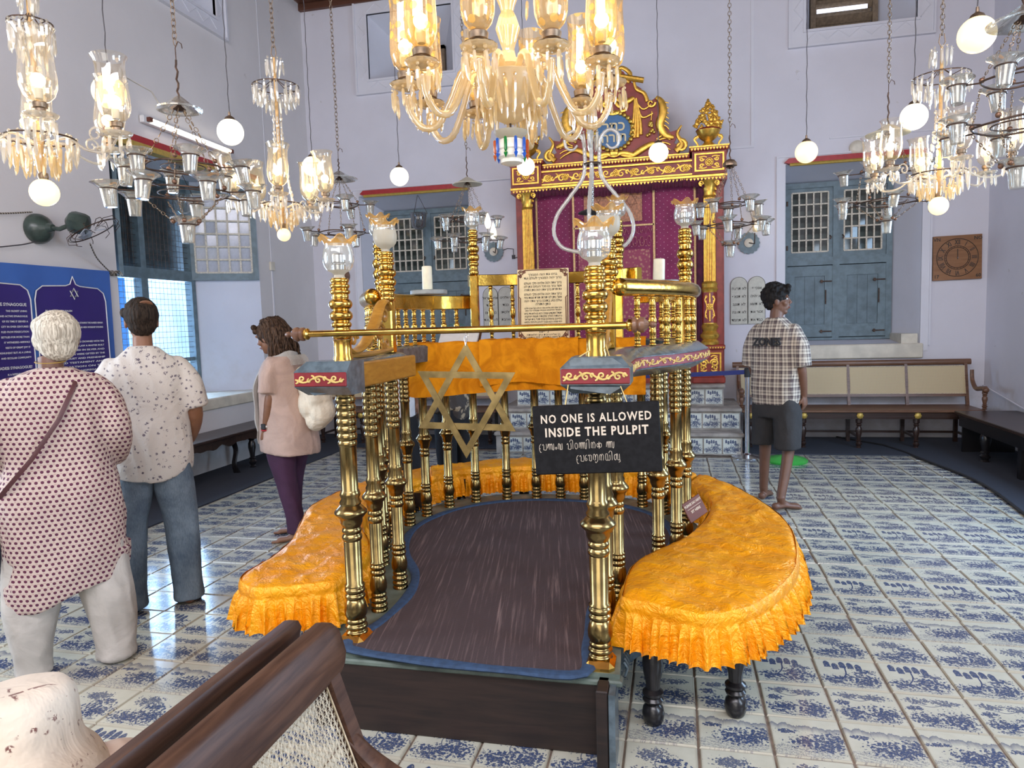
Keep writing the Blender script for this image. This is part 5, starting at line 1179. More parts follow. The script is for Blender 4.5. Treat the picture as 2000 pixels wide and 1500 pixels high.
# frilled pelmet
def frillp(x0, x1, ztop, h, y, name):
    n = int((x1-x0)/.006); vs = []; rows = 6
    for k in range(rows+1):
        for i in range(n+1):
            u = i/n; sag = .03*sin(u*pi*3)+(.035 if .45 < u < .62 else 0)*sin((u-.45)/.17*pi); vs.append((x0+(x1-x0)*u, y-.012*(k/rows)*(1+sin(i*.9+3*sin(i*.05))), ztop+sag-h*k/rows+.006*sin(i*.45)*(k == rows)))
    fs = [(k*(n+1)+i, k*(n+1)+i+1, (k+1)*(n+1)+i+1, (k+1)*(n+1)+i) for k in range(rows) for i in range(n)]
    ad(MB().add(vs, fs), name, MAT['purpledk'], 180)
frillp(-2.06, .02, 3.155, .11, A-.03, 'frilled_pelmet')
drapep(-2.10, -2.0, 1.0, 3.1, A-.0, MAT['purpledk'], 'side_frill', 3, .012); drapep(-.07, .02, 1.0, 3.1, A-.0, MAT['purpledk'], 'side_frill', 3, .012)
ad(MB().box(-1.95, -.08, A+.0, A+.12, .752, 1.0), 'ark_sill', MAT['arkred'])
# ---------------------------------------------------------------- hanging lamps
def chain(par, z0, z1, lk=.034, mat=None, r=.0022, x=0, y=0, name='chain'):
    m = MB(); n = int((z1-z0)/(lk*.74)); w_ = lk*.30
    for k in range(n+1):
        zc = z0+lk/2+k*(z1-z0-lk)/max(1, n); P = [(w_*cos(a)*(1 if k % 2 else 0)+x, w_*cos(a)*(0 if k % 2 else 1)+y, zc+lk*.5*sin(a)) for a in [2*pi*q/8 for q in range(8)]]
        m.tube(P, r, 4, closed=True, up=(0, 1, 0) if k % 2 else (1, 0, 0))
    return m.obj(name, mat or MAT['chain'], par)
def cordto(par, z0, z1, r=.0028, mat=None, name='cord'):
    return MB().tube([(0.0025*sin(k*2.2), .0025*cos(k*2.2), z0+(z1-z0)*k/60) for k in range(61)], r, 5).obj(name, mat or MAT['cord'], par)
def hook(par, z, s=.05):
    return MB().tube([(0, 0, z), (.0, 0, z+s*.8), (s*.25, 0, z+s*1.2), (s*.5, 0, z+s*1.0), (s*.55, 0, z+s*.7)][::-1]+[(0, 0, z-s*.3)], .0022, 6).obj('hook', MAT['iron'], par)
def prism_mesh(name, L, r, mat, n=6):
    return MB().lathe([(.0003, 0), (r*.8, -.004), (r, -L*.18), (r*.9, -L*.80), (.0004, -L)], n).ball((0, 0, .008), r*.9, 6).data(name, mat, 20)
DR = {k: prism_mesh('crystal_drop', L, r, MAT[m_], 5) for k, (L, r, m_) in {'s': (.055, .0058, 'crystal'), 'l': (.085, .0068, 'crystal'), 'w': (.075, .0068, 'crystalw'), 'x': (.11, .0072, 'crystalw'), 'S': (.045, .005, 'crystalw')}.items()}
for k_, mt_ in (('b', 'blueglass'), ('g', 'greenglass'), ('o', 'orangeglass')):
    DR[k_] = MB().lathe([(.0004, 0), (.006, -.004), (.006, -.05), (.003, -.055), (.008, -.062), (.0004, -.082)], 6).data('coloured_drop', MAT[mt_], 20)
def drops(par, n, r, z, key, jit=.006, a0=0, sc=1, nm='crystal_drop'):
    for i in range(n):
        a = a0+2*pi*(i+random.uniform(-.2, .2))/n; rr = r+random.uniform(-jit, jit)
        link(nm, DR[key], par, loc=(rr*cos(a), rr*sin(a), z+random.uniform(-jit, jit)), rot=(random.uniform(-.12, .12), random.uniform(-.12, .12), random.random()*3), scale=sc*random.uniform(.85, 1.15))
def bezier2(P, n=20): return [tuple(v) for v in spline([(a, b, 0) for a, b in P], n)]
def hurr(k=1.0, h=.22, flare=1.08):
    return [(.018*k, 0), (.030*k, .006), (.044*k, .022), (.053*k, .05), (.055*k, .085), (.051*k, h*.62), (.049*k, h*.82), (.052*k, h*.93), (.057*k*flare, h)]
bulbm = MB().ball((0, 0, .022), .022, 14).data('lit_bulb', MAT['bulb']); sockm = MB().lathe([(.011, -.035), (.013, -.03), (.013, -.004), (.010, 0)], 12).data('bulb_socket', MAT['marble'])
def shade_set(par, loc, me, tilt=(0, 0), cupm=None, lit=True):
    e = link('lamp_arm_light', None, par, loc=loc, rot=(tilt[0], tilt[1], random.random()*3 if tilt == (0, 0) else 0))
    link('glass_shade', me, e)
    if cupm: link('holder_cup', cupm, e)
    if lit: link('lit_bulb', bulbm, e, loc=(0, 0, .05)); link('bulb_socket', sockm, e, loc=(0, 0, .05))
    return e
cupc = MB().lathe([(.010, -.045), (.016, -.04), (.016, -.02), (.022, -.018), (.024, -.004), (.020, 0)], 14).data('holder_cup', MAT['chain'])
# --- the large central chandelier
def petal_dish(R, h, mat, name, n=14):
    return MB().lathe([(R*.15, -h*.6), (R*.55, -h*.45), (R*.92, 0), (R, h*.35), (R*.86, h*.30), (R*.5, -h*.05), (R*.15, -h*.2)], 42, flute=lambda a, t: 1+.06*abs(sin(a*n/2))).data(name, mat, 60)
t = thing('crystal_chandelier', 'large warm glass chandelier with amber flowered shades and a white jar below, in the centre', 'chandelier', (-.912, .103, 2.39))
Z0 = 2.39
MB().lathe([(.02, -.115), (.05, -.10), (.09, -.06), (.118, -.01), (.128, .03), (.128, .045), (.12, .05), (.06, .07), (.02, .08)], 36, flute=lambda a, q: 1+.02*sin(18*a)).obj('glass_bowl', MAT['frostw'] if 'frostw' in MAT else MAT['frost'], t)
MB().lathe([(.028, .07), (.05, .09), (.028, .12), (.022, .15), (.032, .18), (.045, .22), (.032, .26), (.022, .28), (.028, .30), (.045, .34), (.05, .38), (.035, .43), (.02, .46), (.03, .5), (.03, .6), (.02, .7)], 24).obj('glass_stem', MAT['crystalw'], t)
shm = MB().lathe(hurr(1.0, .27, .98), 28, cap=False).data('glass_shade', MAT['flower'], 180)
pd = petal_dish(.058, .022, MAT['crystalw'], 'drip_dish')
armp = [(.07, .03), (.12, .085), (.17, .07), (.215, -.03), (.265, -.115), (.32, -.125), (.36, -.075), (.372, -.01)]
am = MB().tube([(a, 0, b) for a, b, c in bezier2(armp, 8)], lambda q: .0125*(1+.10*sin(q*190)), 10).data('glass_arm', MAT['crystalw'], 180)
for i in range(10):
    an = 2*pi*(i+.45)/10; e = link('lamp_arm', None, t, rot=(0, 0, an)); link('glass_arm', am, e); c_ = (.374, 0, .02)
    link('drip_dish', pd, e, loc=c_); link('glass_shade', shm, e, loc=(.374, 0, .075)); link('holder_cup', cupc, e, loc=(.374, 0, .072), scale=1.35)
    if i not in (7, 8): link('lit_bulb', bulbm, e, loc=(.374, 0, .135), scale=1.15); link('bulb_socket', sockm, e, loc=(.374, 0, .13), scale=1.2)
    for q in range(9): b = 2*pi*q/9; link('crystal_drop', DR['w'], e, loc=(.374+.052*cos(b), .052*sin(b), .0), rot=(random.uniform(-.1, .1), random.uniform(-.1, .1), 0), scale=random.uniform(.85, 1.2))
    m = MB().tube([(.374+.057*cos(b), .057*sin(b), .03) for b in [2*pi*k/16 for k in range(16)]], .0012, 4, closed=True); m.obj('wire_ring', MAT['iron'], e)
drops(t, 22, .122, .015, 'x', .004); drops(t, 16, .085, -.055, 'w'); drops(t, 10, .12, .36, 'w')
petal = petal_dish(.06, .03, MAT['frost'], 'crown_dish'); link('crown_dish', petal, t, loc=(0, 0, -.155))
MB().lathe([(.004, -.11), (.004, -.19)], 6).lathe([(.03, -.172), (.036, -.19), (.03, -.20)], 16).obj('jar_holder', MAT['iron'], t)
MB().lathe([(.030, -.195), (.044, -.20), (.054, -.215), (.055, -.235), (.050, -.24), (.054, -.245), (.050, -.262), (.040, -.27), (.040, -.283), (.018, -.292), (.0005, -.293)], 28, X=T(0, 0, .025)).obj('white_jar', MAT['opal'], t)
for i, k_ in enumerate('bgbbogogbo'): a = -pi/2-.75+2*pi*i/10; link('coloured_drop', DR[k_], t, loc=(.060*cos(a), .060*sin(a), -.172), scale=.95)
chain(t, .7, 3.4)
point('chandelier_light', (-.912, .103, 2.66), 9, r=.3)
# --- crystal chandeliers
def crystal(lab, x, y, zr, R, n, zc, rc, zg, rg, a0, k=1.0, h=.20, shade='shadec', ztop=None, seed=0, tilt=.08, low=1.0, pw=9):
    random.seed(seed); t = thing('crystal_chandelier', lab, 'chandelier', (x, y, zr)); L = lambda z: z-zr
    sm = MB().lathe(hurr(k, h), 24, cap=False).data('glass_shade', MAT[shade], 180)
    MB().lathe([(.006, L(zg)+.05), (.010, -.02), (.014, 0), (.010, .03), (.009, L(zc)), (.006, L(zc)+.15)], 10).obj('stem', MAT['goldtrim'], t)
    MB().tube([(R*.42*cos(b), R*.42*sin(b), .0) for b in [2*pi*q/24 for q in range(24)]], .0035, 6, closed=True).obj('ring', MAT['iron'], t)
    for i in range(n):
        an = a0+2*pi*i/n; e = link('lamp_arm', None, t, rot=(0, 0, an))
        m = MB().tube([(a, 0, b) for a, b, c in bezier2([(.02, -.02), (R*.35, .0), (R*.6, -.045), (R*.85, -.05), (R, .0)], 6)], .005, 6); m.tube([(R*.72+p[0], 0, p[1]+.0) for p in curl(0, .015, .032, 0, 1.2)], .004, 6); m.obj('arm', MAT['crystal'], e)
        link('drip_dish', dish_s, e, loc=(R, 0, .012), scale=k); f = link('lit_shade', None, e, loc=(R, 0, .055*k), rot=(random.uniform(-tilt, tilt), random.uniform(-tilt, tilt), 0))
        link('glass_shade', sm, f)
        m2 = link('holder_cup', cupc, e, loc=(R, 0, .055*k), scale=k); link('lit_bulb', bulbm, e, loc=(R, 0, .055*k+.052), scale=k); link('bulb_socket', sockm, e, loc=(R, 0, .055*k+.05), scale=k)
        for q in range(7): b = 2*pi*q/7; link('crystal_drop', DR['s'], e, loc=(R+.040*k*cos(b), .040*k*sin(b), .002), rot=(random.uniform(-.15, .15), random.uniform(-.15, .15), 0), scale=k*random.uniform(.9, 1.3))
    drops(t, 22, R*.42, -.01, 'l', .008, sc=k); drops(t, 16, R*.31, -.045*low, 'w', .008, sc=k); drops(t, 11, R*.20, -.075*low, 'w', .006, sc=k*.85)
    # crown
    m = MB().tube([(rc*cos(b), rc*sin(b), L(zc)) for b in [2*pi*q/24 for q in range(24)]], .003, 6, closed=True)
    for q in range(6): b = 2*pi*q/6; m.tube([(rc*cos(b), rc*sin(b), L(zc)), (rc*.5*cos(b), rc*.5*sin(b), L(zc)-.008), (0, 0, L(zc)+.045)], .0022, 5)
    m.obj('crown_wires', MAT['iron'], t); drops(t, 20, rc, L(zc)-.012, 'l', .005, sc=k); drops(t, 14, rc*.7, L(zc)-.03, 'l', .006, sc=k); drops(t, 8, rc*.42, L(zc)-.075, 'l', .006, sc=k*.9); drops(t, 10, rc*.36, L(zc)+.13, 'l', .004, sc=k)
    # strings of prisms down the stem
    for q in range(6):
        b = 2*pi*q/6; m = MB(); zz = L(zc)-.16; j = 0
        while zz > .03:
            f = (zz/(L(zc)-.16)); rr = .022+(R*.30-.022)*(1-f)**2.2; s_ = .038
            if (j+q) % 3: m.lathe([(.0005, -s_), (.0055*k, -s_*.8), (.0055*k, -.006), (.0005, 0)], 5, o=(rr*cos(b), rr*sin(b), zz))
            else: m.ball((rr*cos(b), rr*sin(b), zz-.012), .011*k, 8, sc=(1, .6, 1)); 
            zz -= s_ if (j+q) % 3 else .026; j += 1
        if m.v: m.obj('prism_string', MAT['crystal'], t, 20)
    MB().ball((0, 0, L(zg)), rg, 24).obj('lit_globe', MAT['globeo'] if rg < .045 else MAT['globey'], t, 180); MB().lathe([(.016, 0), (.020, .01), (.018, .025), (.006, .03)], 12, o=(0, 0, L(zg)+rg*.93)).obj('globe_cap', MAT['chain'], t)
    m = MB(); s_ = .03; m.tube([(0, 0, L(zc)+.14), (s_*.5, 0, L(zc)+.17), (s_*.3, 0, L(zc)+.21), (-s_*.3, 0, L(zc)+.21), (-s_*.5, 0, L(zc)+.17), (0, 0, L(zc)+.14)], .003, 6).obj('shackle', MAT['chain'], t)
    chain(t, L(zc)+.2, ZC-.1-zr, mat=MAT['chain']); point('chandelier_light', (x, y, zr+.12), pw, r=.15)
    return t
dish_s = petal_dish(.050, .018, MAT['crystal'], 'drip_dish', 12)
crystal('tall crystal chandelier with clear shades nearest the left wall, above the banner', -2.722, -.167, 2.31, .29, 6, 2.74, .075, 2.105, .052, .30, 1.10, .25, seed=4, pw=5)
crystal('slender crystal chandelier with a wide crown of prisms left of the centre one', -2.414, 1.056, 2.225, .245, 5, 2.85, .12, 2.062, .036, .15, .98, .215, 'shadee', seed=9, tilt=.25, pw=6)
crystal('crystal chandelier with amber globe below, hanging at the right near the clock board', .998, 1.598, 2.24, .31, 6, 2.72, .13, 2.078, .047, .5, .95, .20, seed=12, tilt=.1, pw=10)
random.seed(21)
# --- iron ring lamps with glass oil cups
def cup(s=1.0):
    return MB().lathe([(.0005, -.070), (.022, -.070), (.024, -.066), (.030, -.005), (.034, .006), (.050, .020), (.062, .026), (.060, .028), (.047, .024), (.030, .010), (.026, -.002), (.020, -.062)], 22, cap=False).data('glass_oil_cup', MAT['oilglass'], 60)
CUP = cup()
def ball_chain(m, m2, p, q, n=10):
    P = Vector(p); Q = Vector(q)
    for k in range(n):
        a = P.lerp(Q, (k+.1)/n); b = P.lerp(Q, (k+.9)/n); s_ = (b-a).length*.32; u = (b-a).normalized(); v_ = u.orthogonal(); w_ = u.cross(v_); c = (a+b)/2; v_ = v_ if k % 2 else w_
        m.tube([c+u*s_*1.5*sin(t_)+v_*s_*.75*cos(t_) for t_ in [2*pi*j/8 for j in range(8)]], .0018, 4, closed=True)
    m2.ball(tuple(P.lerp(Q, .97)), .0105, 10)
def iron(lab, x, y, zd, rd, rings, zb, zhook=None, k=1.0, dishmat='oilglass', seed=0, bulb=None, nch=5):
    random.seed(seed); z0 = rings[0][0]; t = thing('ring_lamp', lab, 'hanging lamp', (x, y, z0)); L = lambda z: z-z0
    if rd: MB().lathe([(.006, .035), (rd*.25, .022), (rd*.55, .0), (rd*.85, -.018), (rd, -.020), (rd*.98, -.026), (rd*.8, -.024), (rd*.5, -.008), (rd*.2, .012), (.005, .02)], 30, o=(0, 0, L(zd)), cap=False).obj('top_dish', MAT[dishmat], t, 60)
    else: MB().lathe([(.045, -.012), (.044, .004), (.030, .022), (.008, .03)], 20, o=(0, 0, L(zd)), flute=lambda a, q: 1+.05*sin(8*a)).obj('top_cap', MAT['chain'], t)
    MB().lathe([(.010, -.03), (.026, -.022), (.012, -.01), (.006, .0)], 12, o=(0, 0, L(zd)-.0)).obj('hub', MAT['iron'], t)
    m = MB(); m2 = MB(); pr, pz = .018, L(zd)-.02
    for (z, r, n) in rings:
        rr = r*.62
        mm = MB().tube([(rr*cos(b), rr*sin(b), L(z)+.004*sin(3*b)) for b in [2*pi*q/30 for q in range(30)]], .004, 6, closed=True, up=(0, 0, 1)); mm.tube([(rr*.6*cos(b), rr*.6*sin(b), L(z)) for b in [2*pi*q/24 for q in range(24)]], .0028, 5, closed=True)
        for q in range(n):
            b = 2*pi*(q+.3+random.uniform(-.08, .08))/n; cx, cy = r*cos(b), r*sin(b)
            mm.tube([(rr*cos(b), rr*sin(b), L(z)), ((r-.032*k)*cos(b), (r-.032*k)*sin(b), L(z))], .0032, 5); mm.tube([(cx+.033*k*cos(g_), cy+.033*k*sin(g_), L(z)) for g_ in [2*pi*v/16 for v in range(16)]], .0030, 5, closed=True)
            link('glass_oil_cup', CUP, t, loc=(cx, cy, L(z)), rot=(random.uniform(-.12, .12), random.uniform(-.12, .12), 0), scale=k*random.uniform(.95, 1.05))
        mm.obj('iron_ring', MAT['iron'], t)
        for q in range(nch): b = 2*pi*(q+.1)/nch; ball_chain(m, m2, (pr*cos(b), pr*sin(b), pz), (rr*cos(b), rr*sin(b), L(z)+.012), 9)
        pr, pz = rr, L(z)-.01
    if zb:
        for q in range(nch): b = 2*pi*(q+.1)/nch; ball_chain(m, m2, (pr*cos(b), pr*sin(b), pz), (.05*k*cos(b), .05*k*sin(b), L(zb)+.01), 8)
        link('glass_oil_cup', CUP, t, loc=(0, 0, L(zb)), scale=k*1.1); MB().tube([(.036*k*cos(g_), .036*k*sin(g_), L(zb)) for g_ in [2*pi*v/16 for v in range(16)]], .0035, 5, closed=True).obj('cup_ring', MAT['iron'], t)
    m.obj('link_chains', MAT['chain'], t, kind='stuff'); m2.obj('chain_balls', MAT['bronzeball'], t, kind='stuff')
    zh = L(zhook or zd+.28); MB().tube([(0, 0, L(zd)+.02)]+[(.004*sin(v*2), .004*cos(v*2), L(zd)+.02+(zh-L(zd)-.02)*v/10) for v in range(1, 10)]+[(0, 0, zh)], .0045, 6).obj('twisted_rod', MAT['iron'], t)
    hook(t, zh, .06); chain(t, zh+.055, ZC-.1-z0)
    if bulb: e = link('candle_bulb', None, t, loc=bulb); MB().lathe([(.012, 0), (.022, .02), (.026, .045), (.018, .08), (.006, .11), (.0005, .118)], 16).obj('lit_bulb', MAT['globe'], e)
    return t
iron('two-ring iron oil lamp with glass cups hanging before the open left window', -2.349, .17, 2.50, .092, [(2.24, .235, 6), (2.132, .285, 7)], 2.0, 2.68, 1.0, seed=2)
iron('small two-ring iron oil lamp with clear top dish, left of the far left window', -2.572, 2.089, 2.585, .125, [(2.388, .20, 5), (2.196, .26, 5)], None, 2.7, .95, seed=5)
iron('two-ring glass cup lamp with frosted bell top before the far left window', -1.909, 2.961, 2.66, .12, [(2.36, .23, 5), (2.20, .25, 6)], None, 2.85, .95, 'frost', seed=7, bulb=(.17, -.05, -.08))
iron('two-ring iron oil lamp with small bronze cap right of the ark', .026, 2.358, 2.52, 0, [(2.26, .19, 5), (2.132, .235, 6)], 2.0, 2.7, .95, seed=8)
iron('two-ring glass cup lamp with smoke bell before the far right window', .93, 2.264, 2.63, .125, [(2.388, .24, 5), (2.204, .28, 6)], 2.09, 2.85, .95, 'frost', seed=11)
iron('nearest iron ring lamp with large glass cups at the right edge', .862, .398, 2.56, .11, [(2.35, .19, 5), (2.19, .23, 6)], 2.04, 2.75, .95, seed=13)
random.seed(31)
# --- opal globe pendants
gm = MB().ball((0, 0, 0), .075, 32).data('opal_globe', MAT['globe'], 180); gmy = MB().ball((0, 0, 0), .075, 32).data('opal_globe', MAT['globey'], 180)
gc = MB().lathe([(.030, .060), (.034, .066), (.026, .082), (.008, .094), (.006, .115)], 16).data('globe_cap', MAT['chain'])
for (x, y, z, wm, lab) in ((-2.856, 1.285, 2.705, 0, 'lit opal globe lamp before the end of the fluorescent tube'), (-2.502, 3.036, 2.754, 0, 'lit opal globe lamp above the far left window lintel'), (-1.532, 3.439, 2.842, 0, 'lit opal globe lamp at the left corner of the ark cornice'), (-.44, 3.206, 2.816, 0, 'lit opal globe lamp in front of the ark pediment, right of its blue medallion'), (.576, 2.891, 2.668, 1, 'lit opal globe lamp over the left end of the far right window'), (1.047, 2.185, 2.676, 0, 'lit opal globe lamp touching the left side of the right crystal chandelier'), (.95, 1.033, 2.721, 1, 'large warm globe lamp near the top right corner'), (-2.924, .439, 2.686, 1, 'warm globe lamp behind the shades of the leftmost chandelier'), (-3.041, 2.602, 2.789, 0, 'lit opal globe lamp behind the shades of the slender chandelier')):
    t = thing('globe_pendant', lab, 'pendant lamp', (x, y, z), group='opal globe pendants'); link('opal_globe', gmy if wm else gm, t); link('globe_cap', gc, t); cordto(t, .11, ZC-.02-z)
# --- curled glass arm lamp before the ark
t = thing('curled_glass_lamp', 'hanging lamp with four long curled twisted glass arms in front of the ark curtain', 'hanging lamp', (-.875, 2.5, 2.62))
ap = [(.115, .125), (.085, .165), (.045, .17), (.03, .13), (.055, .10), (.085, .115)]
for i, an in enumerate((pi+.1, .15, pi*.55, -pi*.5)):
    P = [(.09, .13), (.12, .10), (.16, .12), (.165, .19), (.11, .225), (.055, .17), (.045, .06), (.05, .0), (.07, -.10), (.16, -.22), (.25, -.34), (.275, -.46), (.22, -.56), (.10, -.60)]
    P = [(a*(1.0 if b < .05 else 1.1), b) for a, b in P]; e = link('glass_arm_unit', None, t, rot=(0, 0, an)); sc_ = 1 if i < 2 else .9
    MB().tube([(a*sc_, 0, b*sc_) for a, b, c in bezier2(P, 8)], lambda q: .0135*(1+.10*sin(q*260))*(.55+.45*min(1, q*3)), 9).obj('curled_arm', MAT['milk'], e, 180)
MB().tube([(.055*cos(b), .055*sin(b), 0) for b in [2*pi*q/16 for q in range(16)]], .006, 6, closed=True).tube([(-.055, 0, 0), (.055, 0, 0)], .005, 6).tube([(0, -.055, 0), (0, .055, 0)], .005, 6).lathe([(.008, -.02), (.012, 0), (.010, .3), (.004, .5)], 10).obj('metal_hub', MAT['iron'], t)
drops(t, 9, .05, .20, 'l', .01, sc=1.4); drops(t, 6, .03, .33, 'l', .01, sc=1.4)
chain(t, -.31, -.01, .02, MAT['steel'], .0014); MB().lathe([(.0, .0), (.05, .006), (.10, -.012), (.105, -.020), (.05, -.006), (0, -.010)], 26, o=(0, 0, -.315)).obj('smoke_dish', MAT['blackmatte'], t); chain(t, .5, ZC-.1-2.62)
# --- glass jars hung in the window recesses
for (x, y, z, r, h, lab, mt_) in ((-3.77, 6.93, 3.08, .125, .22, 'clear glass jar hung by wires in the far left window recess', 'smokeglass'), (-5.52, 4.33, 3.02, .11, .20, 'round clear glass bowl lamp hung in the left wall window recess', 'glass')):
    t = thing('hanging_jar', lab, 'hanging lamp', (x, y, z))
    MB().lathe([(.0005, -h), (r*.35, -h), (r*.78, -h*.8), (r*.86, -h*.3), (r*.92, -.01), (r, 0), (r*.98, .006), (r*.88, -.01), (r*.82, -h*.3), (r*.3, -h*.95)], 26, cap=False).obj('glass_jar', MAT[mt_], t, 60)
    m = MB()
    for q in range(3): b = 2*pi*q/3+.4; m.tube([(r*cos(b), r*sin(b), 0), (.0, 0, .26)], .003, 5)
    m.tube([(0, 0, .26), (0, 0, 3.33-z)], .003, 5); m.obj('hanging_wires', MAT['iron'], t)
    if x < -5: MB().lathe([(.01, .02), (.06, .0), (.10, -.02), (.098, -.026), (.05, -.01)], 24, o=(0, 0, .27)).obj('smoke_saucer', MAT['frost'], t)
# ---------------------------------------------------------------- benches and stands
def turned(h, r):
    return [(r*.55, 0), (r*.8, h*.02), (r*.9, h*.05), (r*.55, h*.09), (r*.9, h*.14), (r, h*.18), (r*.6, h*.24), (r*.95, h*.27), (r*.6, h*.30), (r*.7, h*.40), (r*1.0, h*.55), (r*.95, h*.66), (r*.6, h*.74), (r*.95, h*.78), (r*.6, h*.82), (r, h*.86), (r, h)]
def cane_bench(lab, x0, y0):
    L = 2.52; t = thing('cane_bench', lab, 'bench', (x0, y0, 0), group='cane benches at the far wall')
    MB().box(0, L, -.04, .50, .42, .45, bev=.006).obj('seat', MAT['midwood'], t); MB().box(.02, L-.02, -.015, .02, .345, .42).box(.02, L-.02, -.022, -.015, .36, .375).obj('apron', MAT['darkwood'], t)
    lm = MB().lathe(turned(.35, .034), 16).data('front_leg', MAT['darkwood']); bl = MB().box(-.02, .02, -.02, .02, 0, .42).data('rear_leg', MAT['darkwood']); ro = MB().lathe([(0, -.02), (.020, -.018), (.034, -.008), (.036, 0)], 16, flute=lambda a, q: 1+.08*cos(8*a), X=Rx(pi/2)@Matrix.Scale(-1, 4, (0, 0, 1))).data('gilt_roundel', MAT['goldp'])
    xs = [.10, .68, 1.27, 1.86, 2.42]
    for x in xs:
        link('front_leg', lm, t, loc=(x, .03, 0)); link('gilt_roundel', ro, t, loc=(x, -.022, .385)); link('rear_leg', bl, t, loc=(x-.02, .46, 0)); MB().box(x-.012, x+.012, .04, .45, .12, .145).obj('stretcher', MAT['darkwood'], t)
    MB().box(.1, L-.1, .45, .47, .12, .145).obj('stretcher', MAT['darkwood'], t)
    X = T(0, .46, .43) @ Rx(-.20)
    MB().tube([(-.06, 0, .52), (L+.06, 0, .52)], .034, 12, X=X, flat=.6, up=(0, 1, 0)).obj('top_rail', MAT['midwood'], t); MB().box(.0, L, -.015, .015, .115, .15, X=X).obj('lower_rail', MAT['midwood'], t)
    n = 4
    for i in range(n+1): xx = i*L/n; MB().box(xx-.016, xx+.016, -.018, .018, 0, .50, X=X).obj('back_post', MAT['midwood'], t)
    for i in range(n):
        a, b = i*L/n+.016, (i+1)*L/n-.016; m = MB(); m.uv = []
        m.add([(a, -.012, .15), (b, -.012, .15), (b, -.016, .47), (a, -.016, .47)], [(0, 1, 2, 3)], X=X); m.uv = [(a, .15), (b, .15), (b, .47), (a, .47)]; p = m.obj('cane_panel', MAT['canefar'], t)
        MB().tube([(a, -.016, .15), (b, -.016, .15), (b, -.018, .47), (a, -.018, .47)], .006, 5, closed=True, X=X).obj('cane_edging', MAT['canestrip'], p)
    for x in (0.0, L):
        P = [(x, .36, .86), (x, .34, .74), (x, .24, .66), (x, .10, .67), (x, -.01, .68)]
        MB().tube(spline(P, 6), lambda q: .020+.008*q, 10).ball((x, -.02, .665), .034, 12).obj('arm', MAT['midwood'], t)
        MB().lathe([(r, z+.45) for r, z in turned(.20, .028)], 14, o=(x, .0, 0)).obj('arm_post', MAT['midwood'], t)
    return t
cane_bench('long cane-backed bench with gilt roundels under the far right window', .42, 6.08)
cane_bench('cane-backed bench mostly hidden behind the pulpit, left of the ark steps', -5.05, 6.08)
# black bench on the right wall
t = thing('dark_bench', 'heavy black bench along the right wall beside the cane bench', 'bench', (2.9, 4.6, 0))
MB().box(-.30, .30, -1.9, 1.35, .42, .455, bev=.006).obj('seat', MAT['darkwood'], t); MB().box(-.27, -.24, -1.85, 1.3, .30, .42).box(-.24, .26, 1.27, 1.3, .02, .42).obj('apron', MAT['black'], t)
lm = MB().lathe(turned(.42, .05), 18).data('turned_leg', MAT['black']); bl = MB().box(-.035, .035, -.035, .035, 0, .42).data('block_leg', MAT['black'])
for y in (.75, -.9): link('turned_leg', lm, t, loc=(-.22, y, 0))
for y in (-.05, -1.7): link('block_leg', bl, t, loc=(-.22, y, 0)); link('block_leg', bl, t, loc=(.22, y, 0))
# long bench on the left wall
t = thing('dark_bench', 'long dark bench with scalloped apron along the left wall', 'bench', (-5.1, 2.2, 0))
MB().box(-.22, .20, -3.6, 3.5, .425, .455, bev=.006).obj('seat', MAT['darkwood'], t)
m = MB(); n = 140; P = []
for i in range(n+1): y = -3.58+7.06*i/n; P.append((y, .425-.06-.028*abs(sin(i*.42))-.012*sin(i*1.3)))
vs = [(.175, y, z) for y, z in P]+[(.175, y, .425) for y, z in P]+[(.155, y, z) for y, z in P]+[(.155, y, .425) for y, z in P]; q = n+1
for i in range(n): m.f += [(i, i+1, q+i+1, q+i), (2*q+i, 3*q+i, 3*q+i+1, 2*q+i+1), (i, 2*q+i, 2*q+i+1, i+1)]
m.v = vs; m.m = [0]*len(m.f); m.obj('carved_apron', MAT['darkwood'], t)
lm = MB().lathe(turned(.425, .042), 16).data('turned_leg', MAT['black'])
for y in (-3.3, -2.2, -1.1, 0, 1.15, 2.3, 3.3):
    link('turned_leg', lm, t, loc=(.13, y, 0)); MB().tube(spline([(.13, y-.36, .40), (.13, y-.30, .26), (.13, y-.34, .12), (.13, y-.30, .01)], 6), lambda q: .045-.015*sin(q*pi), 8, flat=.5).obj('bracket_leg', MAT['black'], t)
# barrier posts and belt
def stanch(lab, x, y):
    t = thing('barrier_post', lab, 'barrier post', (x, y, 0), group='chrome barrier posts by the steps')
    MB().lathe([(.165, .0), (.168, .012), (.12, .022), (.045, .035), (.03, .05)], 36).obj('base_disc', MAT['steel'], t); MB().lathe([(.027, .04), (.027, .90)], 20).obj('post', MAT['steel'], t)
    MB().lathe([(.034, .88), (.034, .97), (.026, .98)], 18).obj('belt_head', MAT['blackmatte'], t)
stanch('chrome barrier post beside the boy at the right of the steps', .432, 5.516); stanch('chrome barrier post seen through the columns left of the ark steps', -1.9, 5.50)
m = MB().tube([(-1.87+2.27*i/20, 5.505, .935-.03*sin(pi*i/20)) for i in range(21)], .024, 4, flat=1, up=(0, 0, 1)); m.v = [(v[0], 5.505+(v[1]-5.505)*.06, v[2]) for v in m.v]
m.obj('barrier_belt', MAT['belt'], label='blue barrier belt stretched between the chrome posts before the ark', cat='belt')
